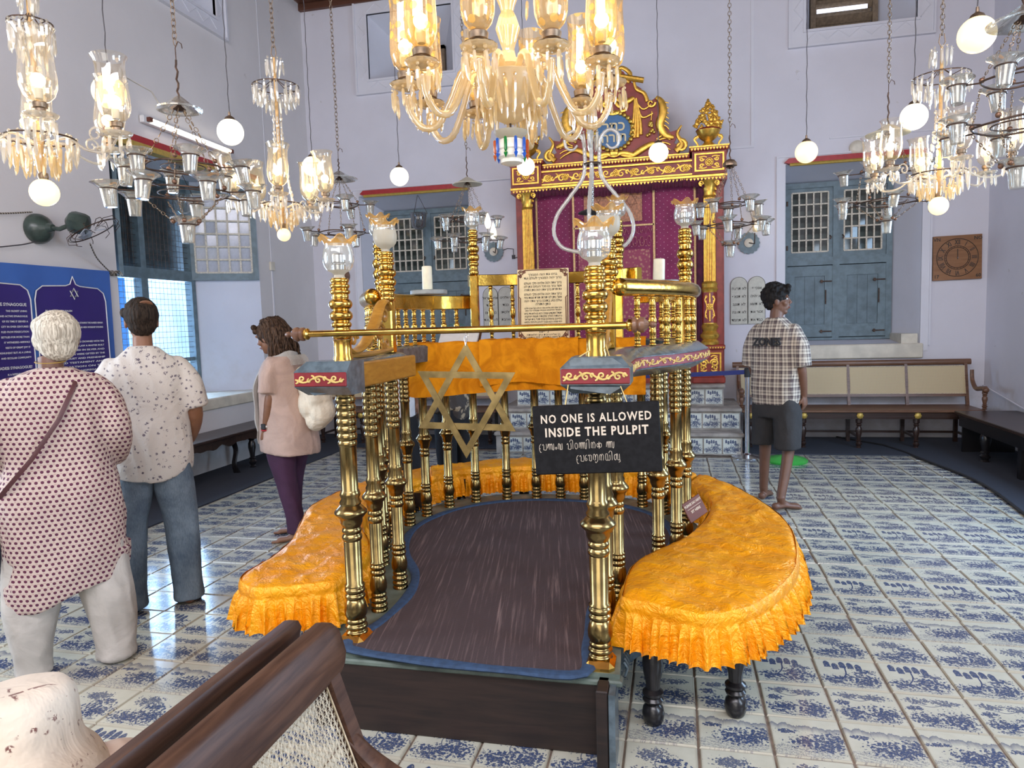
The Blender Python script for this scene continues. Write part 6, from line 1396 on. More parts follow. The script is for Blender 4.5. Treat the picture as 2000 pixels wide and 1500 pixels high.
# standing fan and green stand
t = thing('standing_fan', 'standing fan with wire cage and bright green base behind the boy', 'fan', (.80, 5.30, 0))
MB().lathe([(.21, 0), (.215, .02), (.19, .04), (.06, .065), (.03, .09)], 36).obj('green_base', MAT['green'], t, label='bright green round base'); MB().lathe([(.014, .08), (.014, 1.1)], 12).obj('pole', MAT['white'], t)
def fancage(par, X, R, mat, n=34, name='wire_cage'):
    m = MB()
    for i in range(n):
        a = 2*pi*i/n; m.tube([(R*.18*cos(a), -.075, R*.18*sin(a)), (R*.6*cos(a), -.07, R*.6*sin(a)), (R*.95*cos(a), -.03, R*.95*sin(a)), (R*cos(a), 0, R*sin(a)), (R*.9*cos(a), .04, R*.9*sin(a)), (R*.3*cos(a), .07, R*.3*sin(a))], .0016, 4, X=X)
    for r, y in ((R, 0), (R*.6, -.07), (R*.18, -.075)): m.tube([(r*cos(b), y, r*sin(b)) for b in [2*pi*q/30 for q in range(30)]], .003, 5, closed=True, X=X)
    return m.obj(name, mat, par)
Xf = T(0, 0, 1.24) @ Rz(.9); fancage(t, Xf, .22, MAT['white']); MB().lathe([(.05, 0), (.055, .04), (.04, .12), (.02, .14)], 18, X=Xf @ Rx(-pi/2)).obj('motor', MAT['white'], t)
for k in range(3):
    a = 2*pi*k/3; MB().poly([(.03, -.02), (.12, -.07), (.19, -.03), (.17, .05), (.06, .03)], -.003, .003, X=Xf @ Ry(a) @ Rx(pi/2) @ Rx(.3)).obj('fan_blade', MAT['white'], t)
t = thing('green_stand', 'green metal stand with a round base behind the pulpit columns', 'stand', (-2.87, 5.6, 0))
MB().lathe([(.20, 0), (.205, .015), (.15, .03), (.05, .05), (.03, .08)], 32).obj('round_base', MAT['greendk'], t); MB().lathe([(.028, .07), (.024, 1.15), (.03, 1.16), (.03, 1.2)], 16).obj('pole', MAT['greendk'], t)
Xf = T(0, 0, 1.36) @ Rz(.2); fancage(t, Xf, .19, MAT['greendk'], 24); MB().lathe([(.05, 0), (.06, .05), (.03, .15)], 16, X=Xf @ Rx(-pi/2)).obj('motor', MAT['greendk'], t)
# foreground back to back cane benches
def fore(lab, xt, sgn, y1, grp):
    L = 1.70; t = thing('cane_bench', lab, 'bench', (xt, y1, 0)); s_ = sgn
    def P(d, y, off=0):     # d distance below the top along the leaning back
        k = d/.42; return (s_*(.115*k+.03*k*k+off), -y, .875-d)
    def slab(d0, d1, ya, yb, th, name, mat, n=6, round_=False):
        m = MB(); vs = []; fs = []
        for i in range(n+1):
            d = d0+(d1-d0)*i/n
            for (yy, o) in ((ya, -th), (yb, -th), (yb, th), (ya, th)): vs.append(P(d, yy, o*(.6 if round_ and i in (0, n) else 1)))
        for i in range(n):
            for k in range(4): fs.append((i*4+k, i*4+(k+1) % 4, (i+1)*4+(k+1) % 4, (i+1)*4+k))
        fs += [(3, 2, 1, 0), (n*4, n*4+1, n*4+2, n*4+3)]; return m.add(vs, fs).obj(name, mat, t, 50)
    # top rail with rounded end
    m = MB(); sec = []; W_ = .115
    prof = [(-.021, .012), (-.012, .0), (.012, .0), (.021, .012), (.021, W_-.02), (.014, W_-.004), (-.014, W_-.004), (-.021, W_-.02)]
    stations = [(0.0, .30, .045), (.006, .62, .025), (.02, .85, .010), (.045, 1, 0)]+[(.045+(L-.05)*i/12, 1, 0) for i in range(1, 13)]
    vs = []
    for (yy, sc_, dd) in stations:
        for (o, d) in prof: vs.append(P(W_*.5+(d-W_*.5)*sc_, yy, o*(.5+.5*sc_)))
    k8 = len(prof); fs = [(i*k8+k, i*k8+(k+1) % k8, (i+1)*k8+(k+1) % k8, (i+1)*k8+k) for i in range(len(stations)-1) for k in range(k8)]+[tuple(range(k8-1, -1, -1)), tuple((len(stations)-1)*k8+k for k in range(k8))]
    m.add(vs, fs).obj('top_rail', MAT['benchwood'], t, 50)
    slab(.10, .41, .055, .098, .016, 'end_stile', MAT['benchwood']); slab(.10, .41, L-.09, L-.04, .016, 'end_stile', MAT['benchwood']); slab(.10, .41, .82, .86, .016, 'middle_stile', MAT['benchwood']); slab(.37, .42, .095, L-.09, .016, 'lower_rail', MAT['benchwood'])
    for (a, b) in ((.10, .82), (.86, L-.09)):
        m = MB(); pt = .0155; h0, h1 = .115, .37; ny = int((b-a)/pt); nd = int((h1-h0)/pt)
        def st(d0, y0_, d1, y1_, o, r=.0022):
            A_, B_ = Vector(P(d0, y0_, o)), Vector(P(d1, y1_, o)); n_ = 3
            m.tube([A_.lerp(B_, q/n_)+Vector((0, 0, 0)) for q in range(n_+1)], r, 4, flat=.45, up=(1, 0, 0))
        for i in range(ny+1): y = a+(b-a)*i/ny; st(h0, y-.0016, h1, y-.0016, .001, .0009); st(h0, y+.0016, h1, y+.0016, .0015, .0009)
        for i in range(nd+1): d = h0+(h1-h0)*i/nd; st(d-.0016, a, d-.0016, b, -.001, .0009); st(d+.0016, a, d+.0016, b, -.0005, .0009)
        for i in range(-nd, ny+1):
            ya, yb = a+(i+.5)*pt, a+(i+.5+nd)*pt; d0, d1 = h0, h1
            if ya < a: d0 += (a-ya)*(h1-h0)/(nd*pt); ya = a
            if yb > b: d1 -= (yb-b)*(h1-h0)/(nd*pt); yb = b
            if yb-ya > .002: st(d0, ya, d1, yb, .0026, .0013); st(h1-(d0-h0), ya, h1-(d1-h0), yb, -.0026, .0013)
        m.obj('cane_weave', MAT['canestrip'], t, kind='stuff')
        MB().tube([P(h0-.004, a+.004, .004), P(h0-.004, b-.004, .004), P(h1+.002, b-.004, .004), P(h1+.002, a+.004, .004)], .0032, 5, closed=True).obj('cane_beading', MAT['canestrip'], t)
    MB().box(min(s_*.13, s_*.62), max(s_*.13, s_*.62), -L, -.03, .42, .45, bev=.006).obj('seat', MAT['benchwood'], t)
    for yy in ((-.08, -L+.06) if s_ > 0 else ()):
        A_ = P(.245, -yy, .0); Q = spline([(A_[0], yy, A_[2]), (A_[0]+s_*.06, yy, A_[2]-.055), (A_[0]+s_*.15, yy, A_[2]-.10), (A_[0]+s_*.28, yy, A_[2]-.085), (A_[0]+s_*.40, yy, A_[2]-.08), (A_[0]+s_*.45, yy, A_[2]-.11)], 6)
        MB().tube(Q, lambda q: .020+.010*sin(pi*q), 10, flat=.8).obj('arm', MAT['benchwood'], t); MB().lathe([(r, z+.45) for r, z in turned(.115, .022)], 14, o=(A_[0]+s_*.42, yy, 0)).obj('arm_post', MAT['benchwood'], t)
        MB().lathe(turned(.42, .032), 14, o=(s_*.56, yy, 0)).obj('front_leg', MAT['benchwood'], t); MB().box(s_*.17-.02, s_*.17+.02, yy-.02, yy+.02, 0, .43).obj('rear_leg', MAT['benchwood'], t)
    return t
fore('cane-backed wooden bench in the foreground, nearer of the two, facing the pulpit front', -1.125, 1, -1.045, 0)
fore('wooden bench standing back to back behind the foreground cane bench', -1.205, -1, -1.045, 0)
# ---------------------------------------------------------------- things on the walls
# wooden sundial clock board
t = thing('clock_board', 'square brown wooden board with roman numeral clock dial on the far wall', 'clock', (2.893, YF-.02, 2.145), rot=(0, radians(-.8), 0))
MB().box(-.257, .257, -.016, .016, -.257, .257, bev=.003).obj('board', MAT['dialwood'], t)
m = MB()
for r, w_ in ((.218, .0035), (.135, .003), (.118, .003)): m.tube([(r*cos(b), -.018, r*sin(b)) for b in [2*pi*q/60 for q in range(60)]], w_, 4, closed=True, up=(0, 1, 0))
for i in range(24): a = 2*pi*i/24; m.tube([(.118*cos(a), -.018, .118*sin(a)), (.135*cos(a), -.018, .135*sin(a))], .002, 4)
m.obj('dial_rings', MAT['ink'], t)
for i, s_ in enumerate(('XII', 'I', 'II', 'III', 'IIII', 'V', 'VI', 'VII', 'VIII', 'IX', 'X', 'XI')):
    a = pi/2-2*pi*i/12; txt(s_, .078, MAT['ink'], t, (.176*cos(a), -.0175, .176*sin(a)), rot=(pi/2, -(a-pi/2), 0), sx=.62, bold=.0015, name='numeral')
for s_, x, z in (('VN', -.215, .215), ('NO', .215, .215), ('17', -.22, -.215), ('60', .22, -.215)): txt(s_, .055, MAT['ink'], t, (x, -.0175, z), bold=.001)
MB().tube([(0, -.024, -.02), (0, -.024, .10)], .0035, 5).obj('clock_hand', MAT['ink'], t); MB().ball((0, -.024, 0), .008, 8).obj('hub_pin', MAT['steel'], t)
# commandment tablets
def tablets(lab, x, z, L_, R_):
    t = thing('commandment_tablets', lab, 'tablets', (x, YF-.012, z))
    for k, cx in enumerate((-.105, .105)):
        P = [(cx-.103, -.30), (cx+.103, -.30), (cx+.103, .19)]+[(cx+.103*cos(a), .19+.103*sin(a)) for a in [pi*q/10 for q in range(1, 10)]]+[(cx-.103, .19)]
        MB().poly([(a, b) for a, b in P], -.008, .008, X=Rx(pi/2)).obj('tablet', MAT['tablet'], t); m = MB(); m.tube([(a*.985+cx*.015, -.0095, b*.985) for a, b in P], .0022, 4, closed=True, up=(0, 1, 0)).obj('edge_line', MAT['ink'], t)
        for j, s_ in enumerate((L_, R_)[k]): txt(H(s_), .046, MAT['ink'], t, (cx, -.0095, .145-.098*j), bold=.0006)
tablets('pair of round-topped cream tablets with Hebrew lines right of the ark', .562, 1.735, ['לא תרצח', 'לא תנאף', 'לא תגנב', 'לא תענה', 'לא תחמד'], ['אנכי יי', 'לא יהיה', 'לא תשא', 'זכור את', 'כבד את'])
tablets('pair of grey round-topped tablets with Hebrew lines left of the ark, behind the pulpit rail', -2.65, 1.735, ['שמע ישראל', 'יי אחד', 'ברוך שם', 'לעולם ועד', 'ובכל'], ['יי אלהינו', 'כבוד', 'מלכותו', 'ואהבת', 'לבבך'])
# wall lamps with blue scalloped reflectors
for i, (x, z, lab) in enumerate(((-2.686, 2.494, 'wall lamp with blue scalloped reflector left of the ark'), (.572, 2.436, 'wall lamp with blue scalloped reflector right of the ark, lit hurricane glass above'))):
    t = thing('wall_lamp', lab, 'wall lamp', (x, YF-.01, z))
    MB().lathe([(0, 0), (.10, 0), (.125, .012), (.13, .02)], 64, X=Rx(pi/2), flute=lambda a, q: 1+.05*cos(16*a)).obj('scalloped_reflector', MAT['teal'], t)
    MB().lathe([(.0, .02), (.05, .02), (.055, .035), (.03, .05), (0, .055)], 20, X=Rx(pi/2)).obj('lamp_body', MAT['marble'], t)
    MB().tube([(0, -.05, 0), (.04+.02*i, -.10, -.02), (.06, -.12, .06), (.06, -.12, .11)], .007, 6).obj('bracket_arm', MAT['iron'], t)
    if i: MB().lathe([(.02, .12), (.045, .13), (.055, .18), (.05, .30), (.055, .42)], 22, o=(.08, -.12, 0), cap=False).obj('glass_shade', MAT['shadee'], t); MB().ball((.08, -.12, .19), .025, 14).obj('lit_bulb', MAT['bulb'], t)
    else: MB().lathe([(.025, .16), (.045, .19), (.04, .26), (.018, .34), (.004, .38)], 18, o=(.03, -.12, 0)).obj('lit_bulb', MAT['globe'], t)
MB().tube([(-2.60, YF-.012, 2.50), (-2.5, YF-.012, 2.53), (-2.42, YF-.012, 2.52), (-2.42, YF-.012, 2.42), (-2.40, YF-.012, 2.40), (-2.29, YF-.012, 2.42)], .005, 5).box(-2.44, -2.40, YF-.025, YF-.001, 2.39, 2.44).obj('wall_wire', MAT['cord'], label='thin electric wire and small socket on the wall left of the ark', cat='wire')
MB().lathe([(0, 0), (.115, 0), (.125, .01), (.12, .03), (.10, .035), (.0, .03)], 32, X=Rx(pi/2)).obj('round_wall_plate', MAT['midwood'], loc=(-4.92, YF-.001, 2.264), label='round brown wooden wall mount behind the left front glass cup', cat='wall mount')
MB().lathe([(0, 0), (.085, 0), (.085, .03), (.06, .05), (.03, .055), (0, .05)], 26, X=Rx(pi/2)).obj('smoke_detector', MAT['marble'], loc=(1.80, YF-.001, 3.49), label='round cream smoke detector above the far right window lintel', cat='detector')
MB().box(-.012, .012, -.05, .05, -.055, .055, bev=.003).obj('switch_box', MAT['marble'], loc=(XL+.013, 5.74, 2.35), label='small cream switch box on the left wall beyond the window', cat='switch')
MB().box(XL, XL+.012, 5.73, 5.75, 0.0, 2.29).box(XL, XL+.006, 5.737, 5.743, 2.41, 5.9).obj('trim_14', MAT['trimw'], kind='structure')
MB().tube([(XR-.012, 6.83, .64), (XR-.012, 5.5, .44), (XR-.012, 3.0, .40)], .010, 6).obj('trim_15', MAT['trimw'], kind='structure')
# fluorescent tube
t = thing('tube_light', 'lit fluorescent tube light above the left wall window', 'tube light', (XL+.01, 4.25, 3.60), rot=(radians(-.6), 0, 0))
MB().box(0, .05, -.70, .72, -.035, .035, bev=.006).obj('batten', MAT['white'], t); MB().tube([(.075, -.62, 0), (.075, .64, 0)], .013, 12).obj('lit_tube', MAT['tubel'], t); MB().box(.03, .09, -.66, -.62, -.02, .02).obj('lamp_holder', MAT['brownink'], t); MB().box(.03, .09, .64, .68, -.02, .02).obj('lamp_holder', MAT['brownink'], t)
MB().tube([(XL+.012, 3.42, 3.95), (XL+.012, 3.75, 3.92), (XL+.012, 3.95, 3.72), (XL+.012, 4.0, 3.64)], .004, 5).obj('lamp_wire', MAT['marble'], label='thin cable leading to the fluorescent tube', cat='wire')
# old wall fan
t = thing('wall_fan', 'old dark green wall fan with an open wire cage on the left wall', 'fan', (XL, 2.30, 2.41))
MB().lathe([(.115, 0), (.122, .02), (.118, .05), (.10, .085), (.070, .11), (.04, .13), (.028, .17)], 28, X=Matrix.Rotation(pi/2, 4, 'Y')).obj('wall_mount', MAT['fangreen'], t)
MB().tube([(.15, 0, 0), (.21, .02, -.01), (.26, .06, .02)], .018, 8).obj('arm', MAT['fangreen'], t)
Xm = T(.30, .10, .045) @ Rz(radians(-62)) @ Rx(radians(-14))
MB().lathe([(.03, -.10), (.07, -.085), (.082, -.05), (.085, .02), (.075, .05), (.04, .07), (.02, .08)], 20, X=Xm @ Rx(pi/2), flute=lambda a, q: 1+.05*cos(8*a)).obj('motor', MAT['fangreen'], t)
m = MB(); Xc = T(.36, .20, -.01) @ Rz(radians(-62)) @ Rx(radians(-62))
for r in (.20, .185): m.tube([(r*cos(b), 0, r*sin(b)) for b in [2*pi*q/40 for q in range(40)]], .003, 5, closed=True, X=Xc)
for i in range(9):
    a = 2*pi*i/9; m.tube([(.05*cos(a), -.02, .05*sin(a)), (.12*cos(a+.08), -.05, .12*sin(a+.08)), (.20*cos(a), -.03, .20*sin(a)), (.215*cos(a+.05), .03, .215*sin(a+.05)), (.16*cos(a+.2), .06, .16*sin(a+.2))], .0028, 5, X=Xc)
m.obj('wire_cage', MAT['iron'], t)
for k in range(4): a = pi/2*k+.4; MB().poly([(.02, -.015), (.08, -.05), (.14, -.03), (.13, .03), (.05, .02)], -.002, .002, X=Xc @ Ry(a) @ Rx(pi/2) @ Rx(.35)).obj('fan_blade', MAT['smokeblade'], t)
m = MB(); P = spline([(XL+.03, 1.2, 2.50), (XL+.03, 1.8, 2.47), (XL+.03, 2.25, 2.535)], 10); m.tube(P, .006, 6).obj('striped_cord', MAT['cordw'], label='striped cord running to the wall fan', cat='cord')
MB().tube(spline([(XL+.03, 1.2, 2.28), (XL+.03, 1.7, 2.21), (XL+.03, 2.1, 2.26), (XL+.05, 2.3, 2.32)], 8), .005, 5).obj('cable', MAT['cord'], label='thin dark cable sagging left of the wall fan', cat='cord')
MB().tube(spline([(XL+.30, 2.52, 2.30), (XL+.15, 2.75, 2.2), (XL+.03, 3.03, 2.10), (XL+.03, 3.10, 2.08)], 8), .006, 5).obj('twisted_cord', MAT['cordw'], label='twisted cord running from the wall fan down to the window edge', cat='cord')
m = MB()
for i in range(5): m.tube([(XL+.02+.012*i, 3.05+.03*cos(b)+.01*i, 2.10+.022*sin(b+i)) for b in [2*pi*q/14 for q in range(14)]], .004, 5, closed=True)
m.obj('cord_knot', MAT['cordw'], label='knotted bunch of cord at the top corner of the blue banner', cat='cord')
# banner
t = thing('exhibition_banner', 'blue and violet printed information banner hanging on the left wall', 'banner', (XL+.045, 2.2, .35))
Y0, Y1, Zb, Zt = -1.25, .79, 0, 1.765
def bsurf(y, z, off=0): return (off+.010*sin(y*5)+.006*sin(y*13+z*2), y, z-.012*y*0)
m = MB(); ny, nz = 60, 12; vs = [bsurf(Y0+(Y1-Y0)*i/ny, Zb+(Zt-Zb)*k/nz) for k in range(nz+1) for i in range(ny+1)]
m.add(vs, [(k*(ny+1)+i, k*(ny+1)+i+1, (k+1)*(ny+1)+i+1, (k+1)*(ny+1)+i) for k in range(nz) for i in range(ny)]).obj('banner_sheet', MAT['bannerblue'], t, 180)
def pnl(y0, y1, z0, z1):
    w_ = y1-y0; P = [(y0, z0)]+[(y0, z1-.12), (y0+.02, z1-.05), (y0+.08, z1-.01), (y0+w_*.40, z1), (y0+w_*.46, z1+.015), (y0+w_*.5, z1+.08), (y0+w_*.54, z1+.015), (y0+w_*.60, z1), (y1-.08, z1-.01), (y1-.02, z1-.05), (y1, z1-.12)]+[(y1, z0)]
    n = len(P); m = MB(); C_ = [((y0+y1)/2, (z0+z1)/2)]
    # fan of strips following the wavy sheet
    cols = 24; vs = []
    def topz(y):
        for i in range(n-1):
            (a, b), (c_, d) = P[i], P[i+1]
            if a <= y <= c_ and c_ > a: return b+(d-b)*(y-a)/(c_-a)
        return z1-.12
    for i in range(cols+1): y = y0+w_*i/cols; vs += [bsurf(y, z0, .010), bsurf(y, topz(y), .010)]
    m.add(vs, [(2*i, 2*i+2, 2*i+3, 2*i+1) for i in range(cols)]).obj('violet_panel', MAT['bannerviolet'], t, 180)
    MB().tube([bsurf(a, b, .013) for a, b in P], .005, 5).obj('white_outline', MAT['white'], t)
pnl(-.02, .71, .02, 1.61); pnl(-.80, -.06, .02, 1.61)
m = MB()
for up in (0, 1): v = tri(.045, .006, up)[:3]; m.tube([(.030+bsurf(.345, 0)[0], .345+a, 1.545+b) for a, b in v], .005, 5, closed=True)
m.obj('printed_star', MAT['white'], t)
def bt(s_, sz, y, z, al='LEFT', b=0, w_=None):
    q = txt(s_, sz, MAT['white'], t, (bsurf(y+.2, z, .0065)[0]+.018, y, z), rot=(pi/2, 0, pi/2), align=al, bold=b, ext=.0003)
    if w_: xs = [v.co.x for v in q.data.vertices]; q.scale.x = w_/max(.01, max(xs)-min(xs))
lines = [(1.40, 'IN ANCIENT JERUSALEM', .26, .02), (1.30, 'THE BIMAH (PULPIT) AT THE CENTER STANDS THE RAISED BIMAH', .58, .02), (1.262, 'FROM WHICH THE HAZZAN LEADS AND MEN WORSHIP EVENING', .58, .02), (1.224, 'PRAYERS AND VERSES RECITED', .34, .02), (1.14, 'THE ARK HOLDS THE SCROLLS CROWNED WITH THE', .58, .02), (1.105, 'GOLD CROWNS OF THE LAW A MASTER BUILT', .58, .02), (1.07, 'THE HALL ERECTED IN SILVER AND', .58, .02), (1.035, 'COLOURED GLASS WERE GIFTED BY THE', .58, .02), (1.0, 'KING OF TRUST AND FRIENDSHIP', .58, .02), (.965, 'TO OLD TESTAMENT AND', .58, .02), (.93, 'THE CREATION ON THE', .58, .02), (.895, 'THE JOYFUL CONGREGATION', .58, .02), (.80, 'THE CLOCK TOWER', .34, .03), (.74, 'RISES ABOVE THE CLOCK AND THE FOUR', .58, .02), (.705, 'TOWARDS YOUR FACES EACH', .58, .02), (.66, 'IN ARABIC AND MALAYALAM TOWARDS THE', .58, .02), (.625, 'BAZAAR TOWARDS THE WATER', .58, .02), (.59, 'PORT AND LOCALS', .40, .02)]
for z, s_, w_, sz in lines: bt(s_, sz, .05, z, b=.0004, w_=w_)
left = [(1.475, 'THE SYNAGOGUE', .033), (1.425, 'THE OLDEST LIVING', .02), (1.385, 'AND ACTIVE SYNAGOGUE', .02), (1.345, 'OF ITS TIME IT SERVED A', .02), (1.305, 'CITY IN OVER CENTURIES', .02), (1.265, 'FLED FROM PERSECUTION', .02), (1.225, 'SETTLED FOR MORE THAN', .02), (1.185, 'IT WITNESSED ARRIVALS', .02), (1.145, 'RESTS OF GREAT JOY IT', .02), (1.105, 'MONUMENT BUT AS A LIVING', .02), (1.065, 'AND SECULAR COMMUNITY', .02), (.99, 'THE PARADESI SYNAGOGUE?', .03), (.94, 'IS A REFERENCE TO THE', .02), (.90, 'SPEAKING WHO BUILT AND', .02), (.86, 'KNOWN BY MANY NAMES', .02), (.82, 'CALLED SYNAGOGUE AND', .02), (.74, 'OVER ITS HISTORY AND THE', .02), (.70, 'RELIGIOUS RHYTHM', .02), (.66, 'BECAME HEBREW SONGS AND', .02), (.62, 'WELL IN LOVE FOR', .02), (.58, 'THE CHOIR IN CHORUS', .02), (.48, 'IN THE HEART OF TOWN', .02), (.44, 'WERE MARKED BY THE SEA', .02), (.38, 'THE SYNAGOGUE', .03)]
for z, s_, sz in left:
    q = len(s_); bt(s_, sz, -.11, z-.03, al='RIGHT', b=.0006 if sz > .025 else .0003)
# ---------------------------------------------------------------- people
def remesh(mb, voxel, smooth=2, fn=None):
    me = bpy.data.meshes.new('r'); me.from_pydata(mb.v, [], mb.f); o = bpy.data.objects.new('r', me); COL.objects.link(o)
    r = o.modifiers.new('r', 'REMESH'); r.mode = 'VOXEL'; r.voxel_size = voxel; r.use_smooth_shade = True
    if smooth: sm = o.modifiers.new('s', 'SMOOTH'); sm.iterations = smooth; sm.factor = .5
    bpy.context.view_layer.update(); dg = bpy.context.evaluated_depsgraph_get(); out = bpy.data.meshes.new_from_object(o.evaluated_get(dg), depsgraph=dg)
    bpy.data.objects.remove(o); bpy.data.meshes.remove(me)
    if fn:
        nv = [v.normal.copy() for v in out.vertices]
        for v, n in zip(out.vertices, nv): v.co = v.co + n*fn(v.co, n)
    out.polygons.foreach_set('use_smooth', [True]*len(out.polygons)); return out
def cyluv(me, cx=0, cy=0, R=.19):
    uv = me.uv_layers.new(name='UVMap'); co = [v.co for v in me.vertices]
    for p in me.polygons:
        sd = abs(p.normal.x) > abs(p.normal.y)*1.15; us = []
        for li in p.loop_indices: c = co[me.loops[li].vertex_index]; us.append((c.y+.3, c.z) if sd else (c.x, c.z))
        for li, u in zip(p.loop_indices, us): uv.data[li].uv = u
def limb(m, pts, rads, seg=14, flat=1.0, up=None, sub=5, cap=True):
    P = spline(pts, sub); n = len(P)-1; R_ = [Vector((r if not isinstance(r, tuple) else r[0], 0, 0)) for r in rads]; RR = spline(R_, sub)
    m.tube(P, lambda t: RR[min(len(RR)-1, int(round(t*(len(RR)-1))))].x, seg, flat=flat, up=up); m.ball(P[0], RR[0].x*.96, 12)
    if cap: m.ball(P[-1], RR[-1].x*.96, 12)
def loft(m, secs, seg=28, sub=4):
    # secs: (cx, cy, z, rx, ry[, exponent])
    A_ = spline([(s_[0], s_[1], s_[2]) for s_ in secs], sub); B_ = spline([(s_[3], s_[4], 0) for s_ in secs], sub); vs = []; n = len(A_)
    for c, r in zip(A_, B_):
        for i in range(seg):
            a = 2*pi*i/seg; ca, sa = cos(a), sin(a); e = .85; vs.append((c.x+r.x*math.copysign(abs(ca)**e, ca), c.y+r.y*math.copysign(abs(sa)**e, sa), c.z))
    fs = [(k*seg+i, k*seg+(i+1) % seg, (k+1)*seg+(i+1) % seg, (k+1)*seg+i) for k in range(n-1) for i in range(seg)]+[tuple(range(seg-1, -1, -1)), tuple((n-1)*seg+i for i in range(seg))]
    m.add(vs, fs)
def hand(m, wrist, d, palm_n, s=1.0, side=1, curl_=.5):
    d = Vector(d).normalized(); n = Vector(palm_n); n = (n-d*n.dot(d)).normalized(); w_ = d.cross(n)*side; W_ = Vector(wrist)
    m.tube([W_-d*.02, W_+d*.02*s, W_+d*.055*s, W_+d*.085*s], lambda t: (.022+.017*sin(min(1, t*1.3)*pi*.6))*s, 12, flat=.52, up=n)
    for i, (o, L_) in enumerate(((-.028, .066), (-.0095, .078), (.0095, .072), (.027, .056))):
        b = W_+d*.078*s+w_*o*s; p = [b-d*.02*s]; ang = 0; q = b
        for k, f in enumerate((.42, .32, .26)): ang += curl_*(.5+.35*k); q = q+(d*cos(ang)+n*sin(ang))*(L_*f*s); p.append(q)
        m.tube([p[0], b]+p[1:], lambda t: (.0092-.0022*t)*s, 8); m.ball(p[-1], .0070*s, 8)
    b = W_+d*.025*s-w_*.026*s; t1 = b+(d*.6-w_*.55+n*.35).normalized()*.034*s; t2 = t1+(d*.9-w_*.12+n*.4).normalized()*.030*s; t3 = t2+(d*.95+n*.25).normalized()*.022*s
    m.tube([W_+d*.008*s, b, t1, t2, t3], lambda t: (.0125-.0045*t)*s, 8); m.ball(t3, .0080*s, 8)
def foot(m, ankle, heading, s=1.0):
    A_ = Vector(ankle); h = Vector((sin(heading), cos(heading), 0)); r = Vector((h.y, -h.x, 0)); z = Vector((0, 0, 1))
    m.tube([A_-h*.055*s+z*(-.052), A_-h*.03*s-z*.045, A_+h*.03*s-z*.038, A_+h*.09*s-z*.048, A_+h*.15*s-z*.058], lambda t: (.030+.012*t)*s, 12, flat=.62, up=(0, 0, 1)); m.ball(A_-h*.045*s-z*.042, .031*s, 12)
    m.tube([A_+z*.03, A_-z*.02+h*.01, A_+h*.06*s-z*.04], lambda t: (.036-.008*t)*s, 12)
    for i, (o, L_, rr) in enumerate(((-.034, .055, .0125), (-.013, .050, .009), (.004, .044, .0085), (.020, .036, .008), (.034, .028, .008))):
        b = A_+h*.135*s+r*o*s-z*.064; m.tube([b, b+h*L_*.6*s, b+h*L_*s-z*.004], lambda t: rr*s, 8); m.ball(b+h*L_*s-z*.004, rr*s, 8)
def headm(m, c, X, s=1.0, fem=False):
    # X: 3x3 rotation as 4x4 (facing +y)
    F = T(*c) @ X
    def b(p, r, sc=(1, 1, 1)): m.ball((0, 0, 0), r*s, 20, X=F @ T(p[0]*s, p[1]*s, p[2]*s), sc=sc)
    b((0, -.012, .025), .088, (.86, 1.08, 1.05)); b((0, .012, -.035), .068, (.86, 1.05, 1.15)); b((0, .050, -.085), .030, (1.05, .9, .8)); b((0, .052, -.045), .040, (1.0, .8, 1.0))
    for sx in (-1, 1): b((sx*.040, .050, -.020), .026, (1, .8, 1)); b((sx*.030, .068, .034), .020, (1.5, .6, .5)); b((sx*.076, -.008, -.012), .020, (.45, .85, 1.45)); b((sx*.080, -.012, .002), .012, (.5, 1.0, 1.1))
    m.tube([(0, .078*s, .022*s), (0, .090*s, .0), (0, .102*s, -.022*s)], lambda t: (.0075+.005*t)*s, 8, X=F)
    for sx in (-1, 1): b((sx*.010, .090, -.024), .008)
    b((0, .083, -.047), .013, (1.7, .8, .45)); b((0, .081, -.058), .013, (1.5, .8, .5))
def eyes(par, c, X, s=1.0):
    F = T(*c) @ X
    for sx in (-1, 1):
        MB().ball((0, 0, 0), .0115*s, 12, X=F @ T(sx*.030*s, .0665*s, .014*s), sc=(1.15, .7, .72)).obj('eye', MAT['white'], par, 180)
        MB().ball((0, 0, 0), .0062*s, 10, X=F @ T(sx*.030*s, .0735*s, .014*s), sc=(1, .5, 1)).obj('iris', MAT['ink'], par, 180)
        MB().tube([(sx*.014*s, .083*s, .036*s), (sx*.030*s, .083*s, .041*s), (sx*.047*s, .073*s, .036*s)], .0032*s, 6, X=F).obj('eyebrow', MAT['hairblack'], par)
    MB().tube([(-.022*s, .084*s, -.052*s), (0, .094*s, -.052*s), (.022*s, .084*s, -.052*s)], .0045*s, 6, X=F).obj('lips', MAT['lips'], par)
MAT['lips'] = simple('lips', (.22, .06, .05), .45, var=.05)
def folds(amp, kz=9, seed=0, hx=0):
    def f(co, n):
        p = Vector((co.x*6+seed, co.y*6, co.z*3.2)); q = Vector((co.x*13, co.y*13+seed, co.z*5+co.x*6))
        return amp*(noise.noise(p)*1.1+(1-abs(noise.noise(q)))*.9-.6)
    return f
def hairloc(par, c, X, m, mat, name='hair', voxel=.006, fn=None, s=1.0):
    return link(name, remesh(m, voxel, 1, fn), par)
def setmat(me, mat): me.materials.clear(); me.materials.append(mat); return me
def person(lab, loc, head, group=None):
    return thing('person', lab, 'person', loc, (0, 0, head))
def hd(dx, dy): return atan2(-dx, dy)     # rotation turning local +y to (dx, dy)
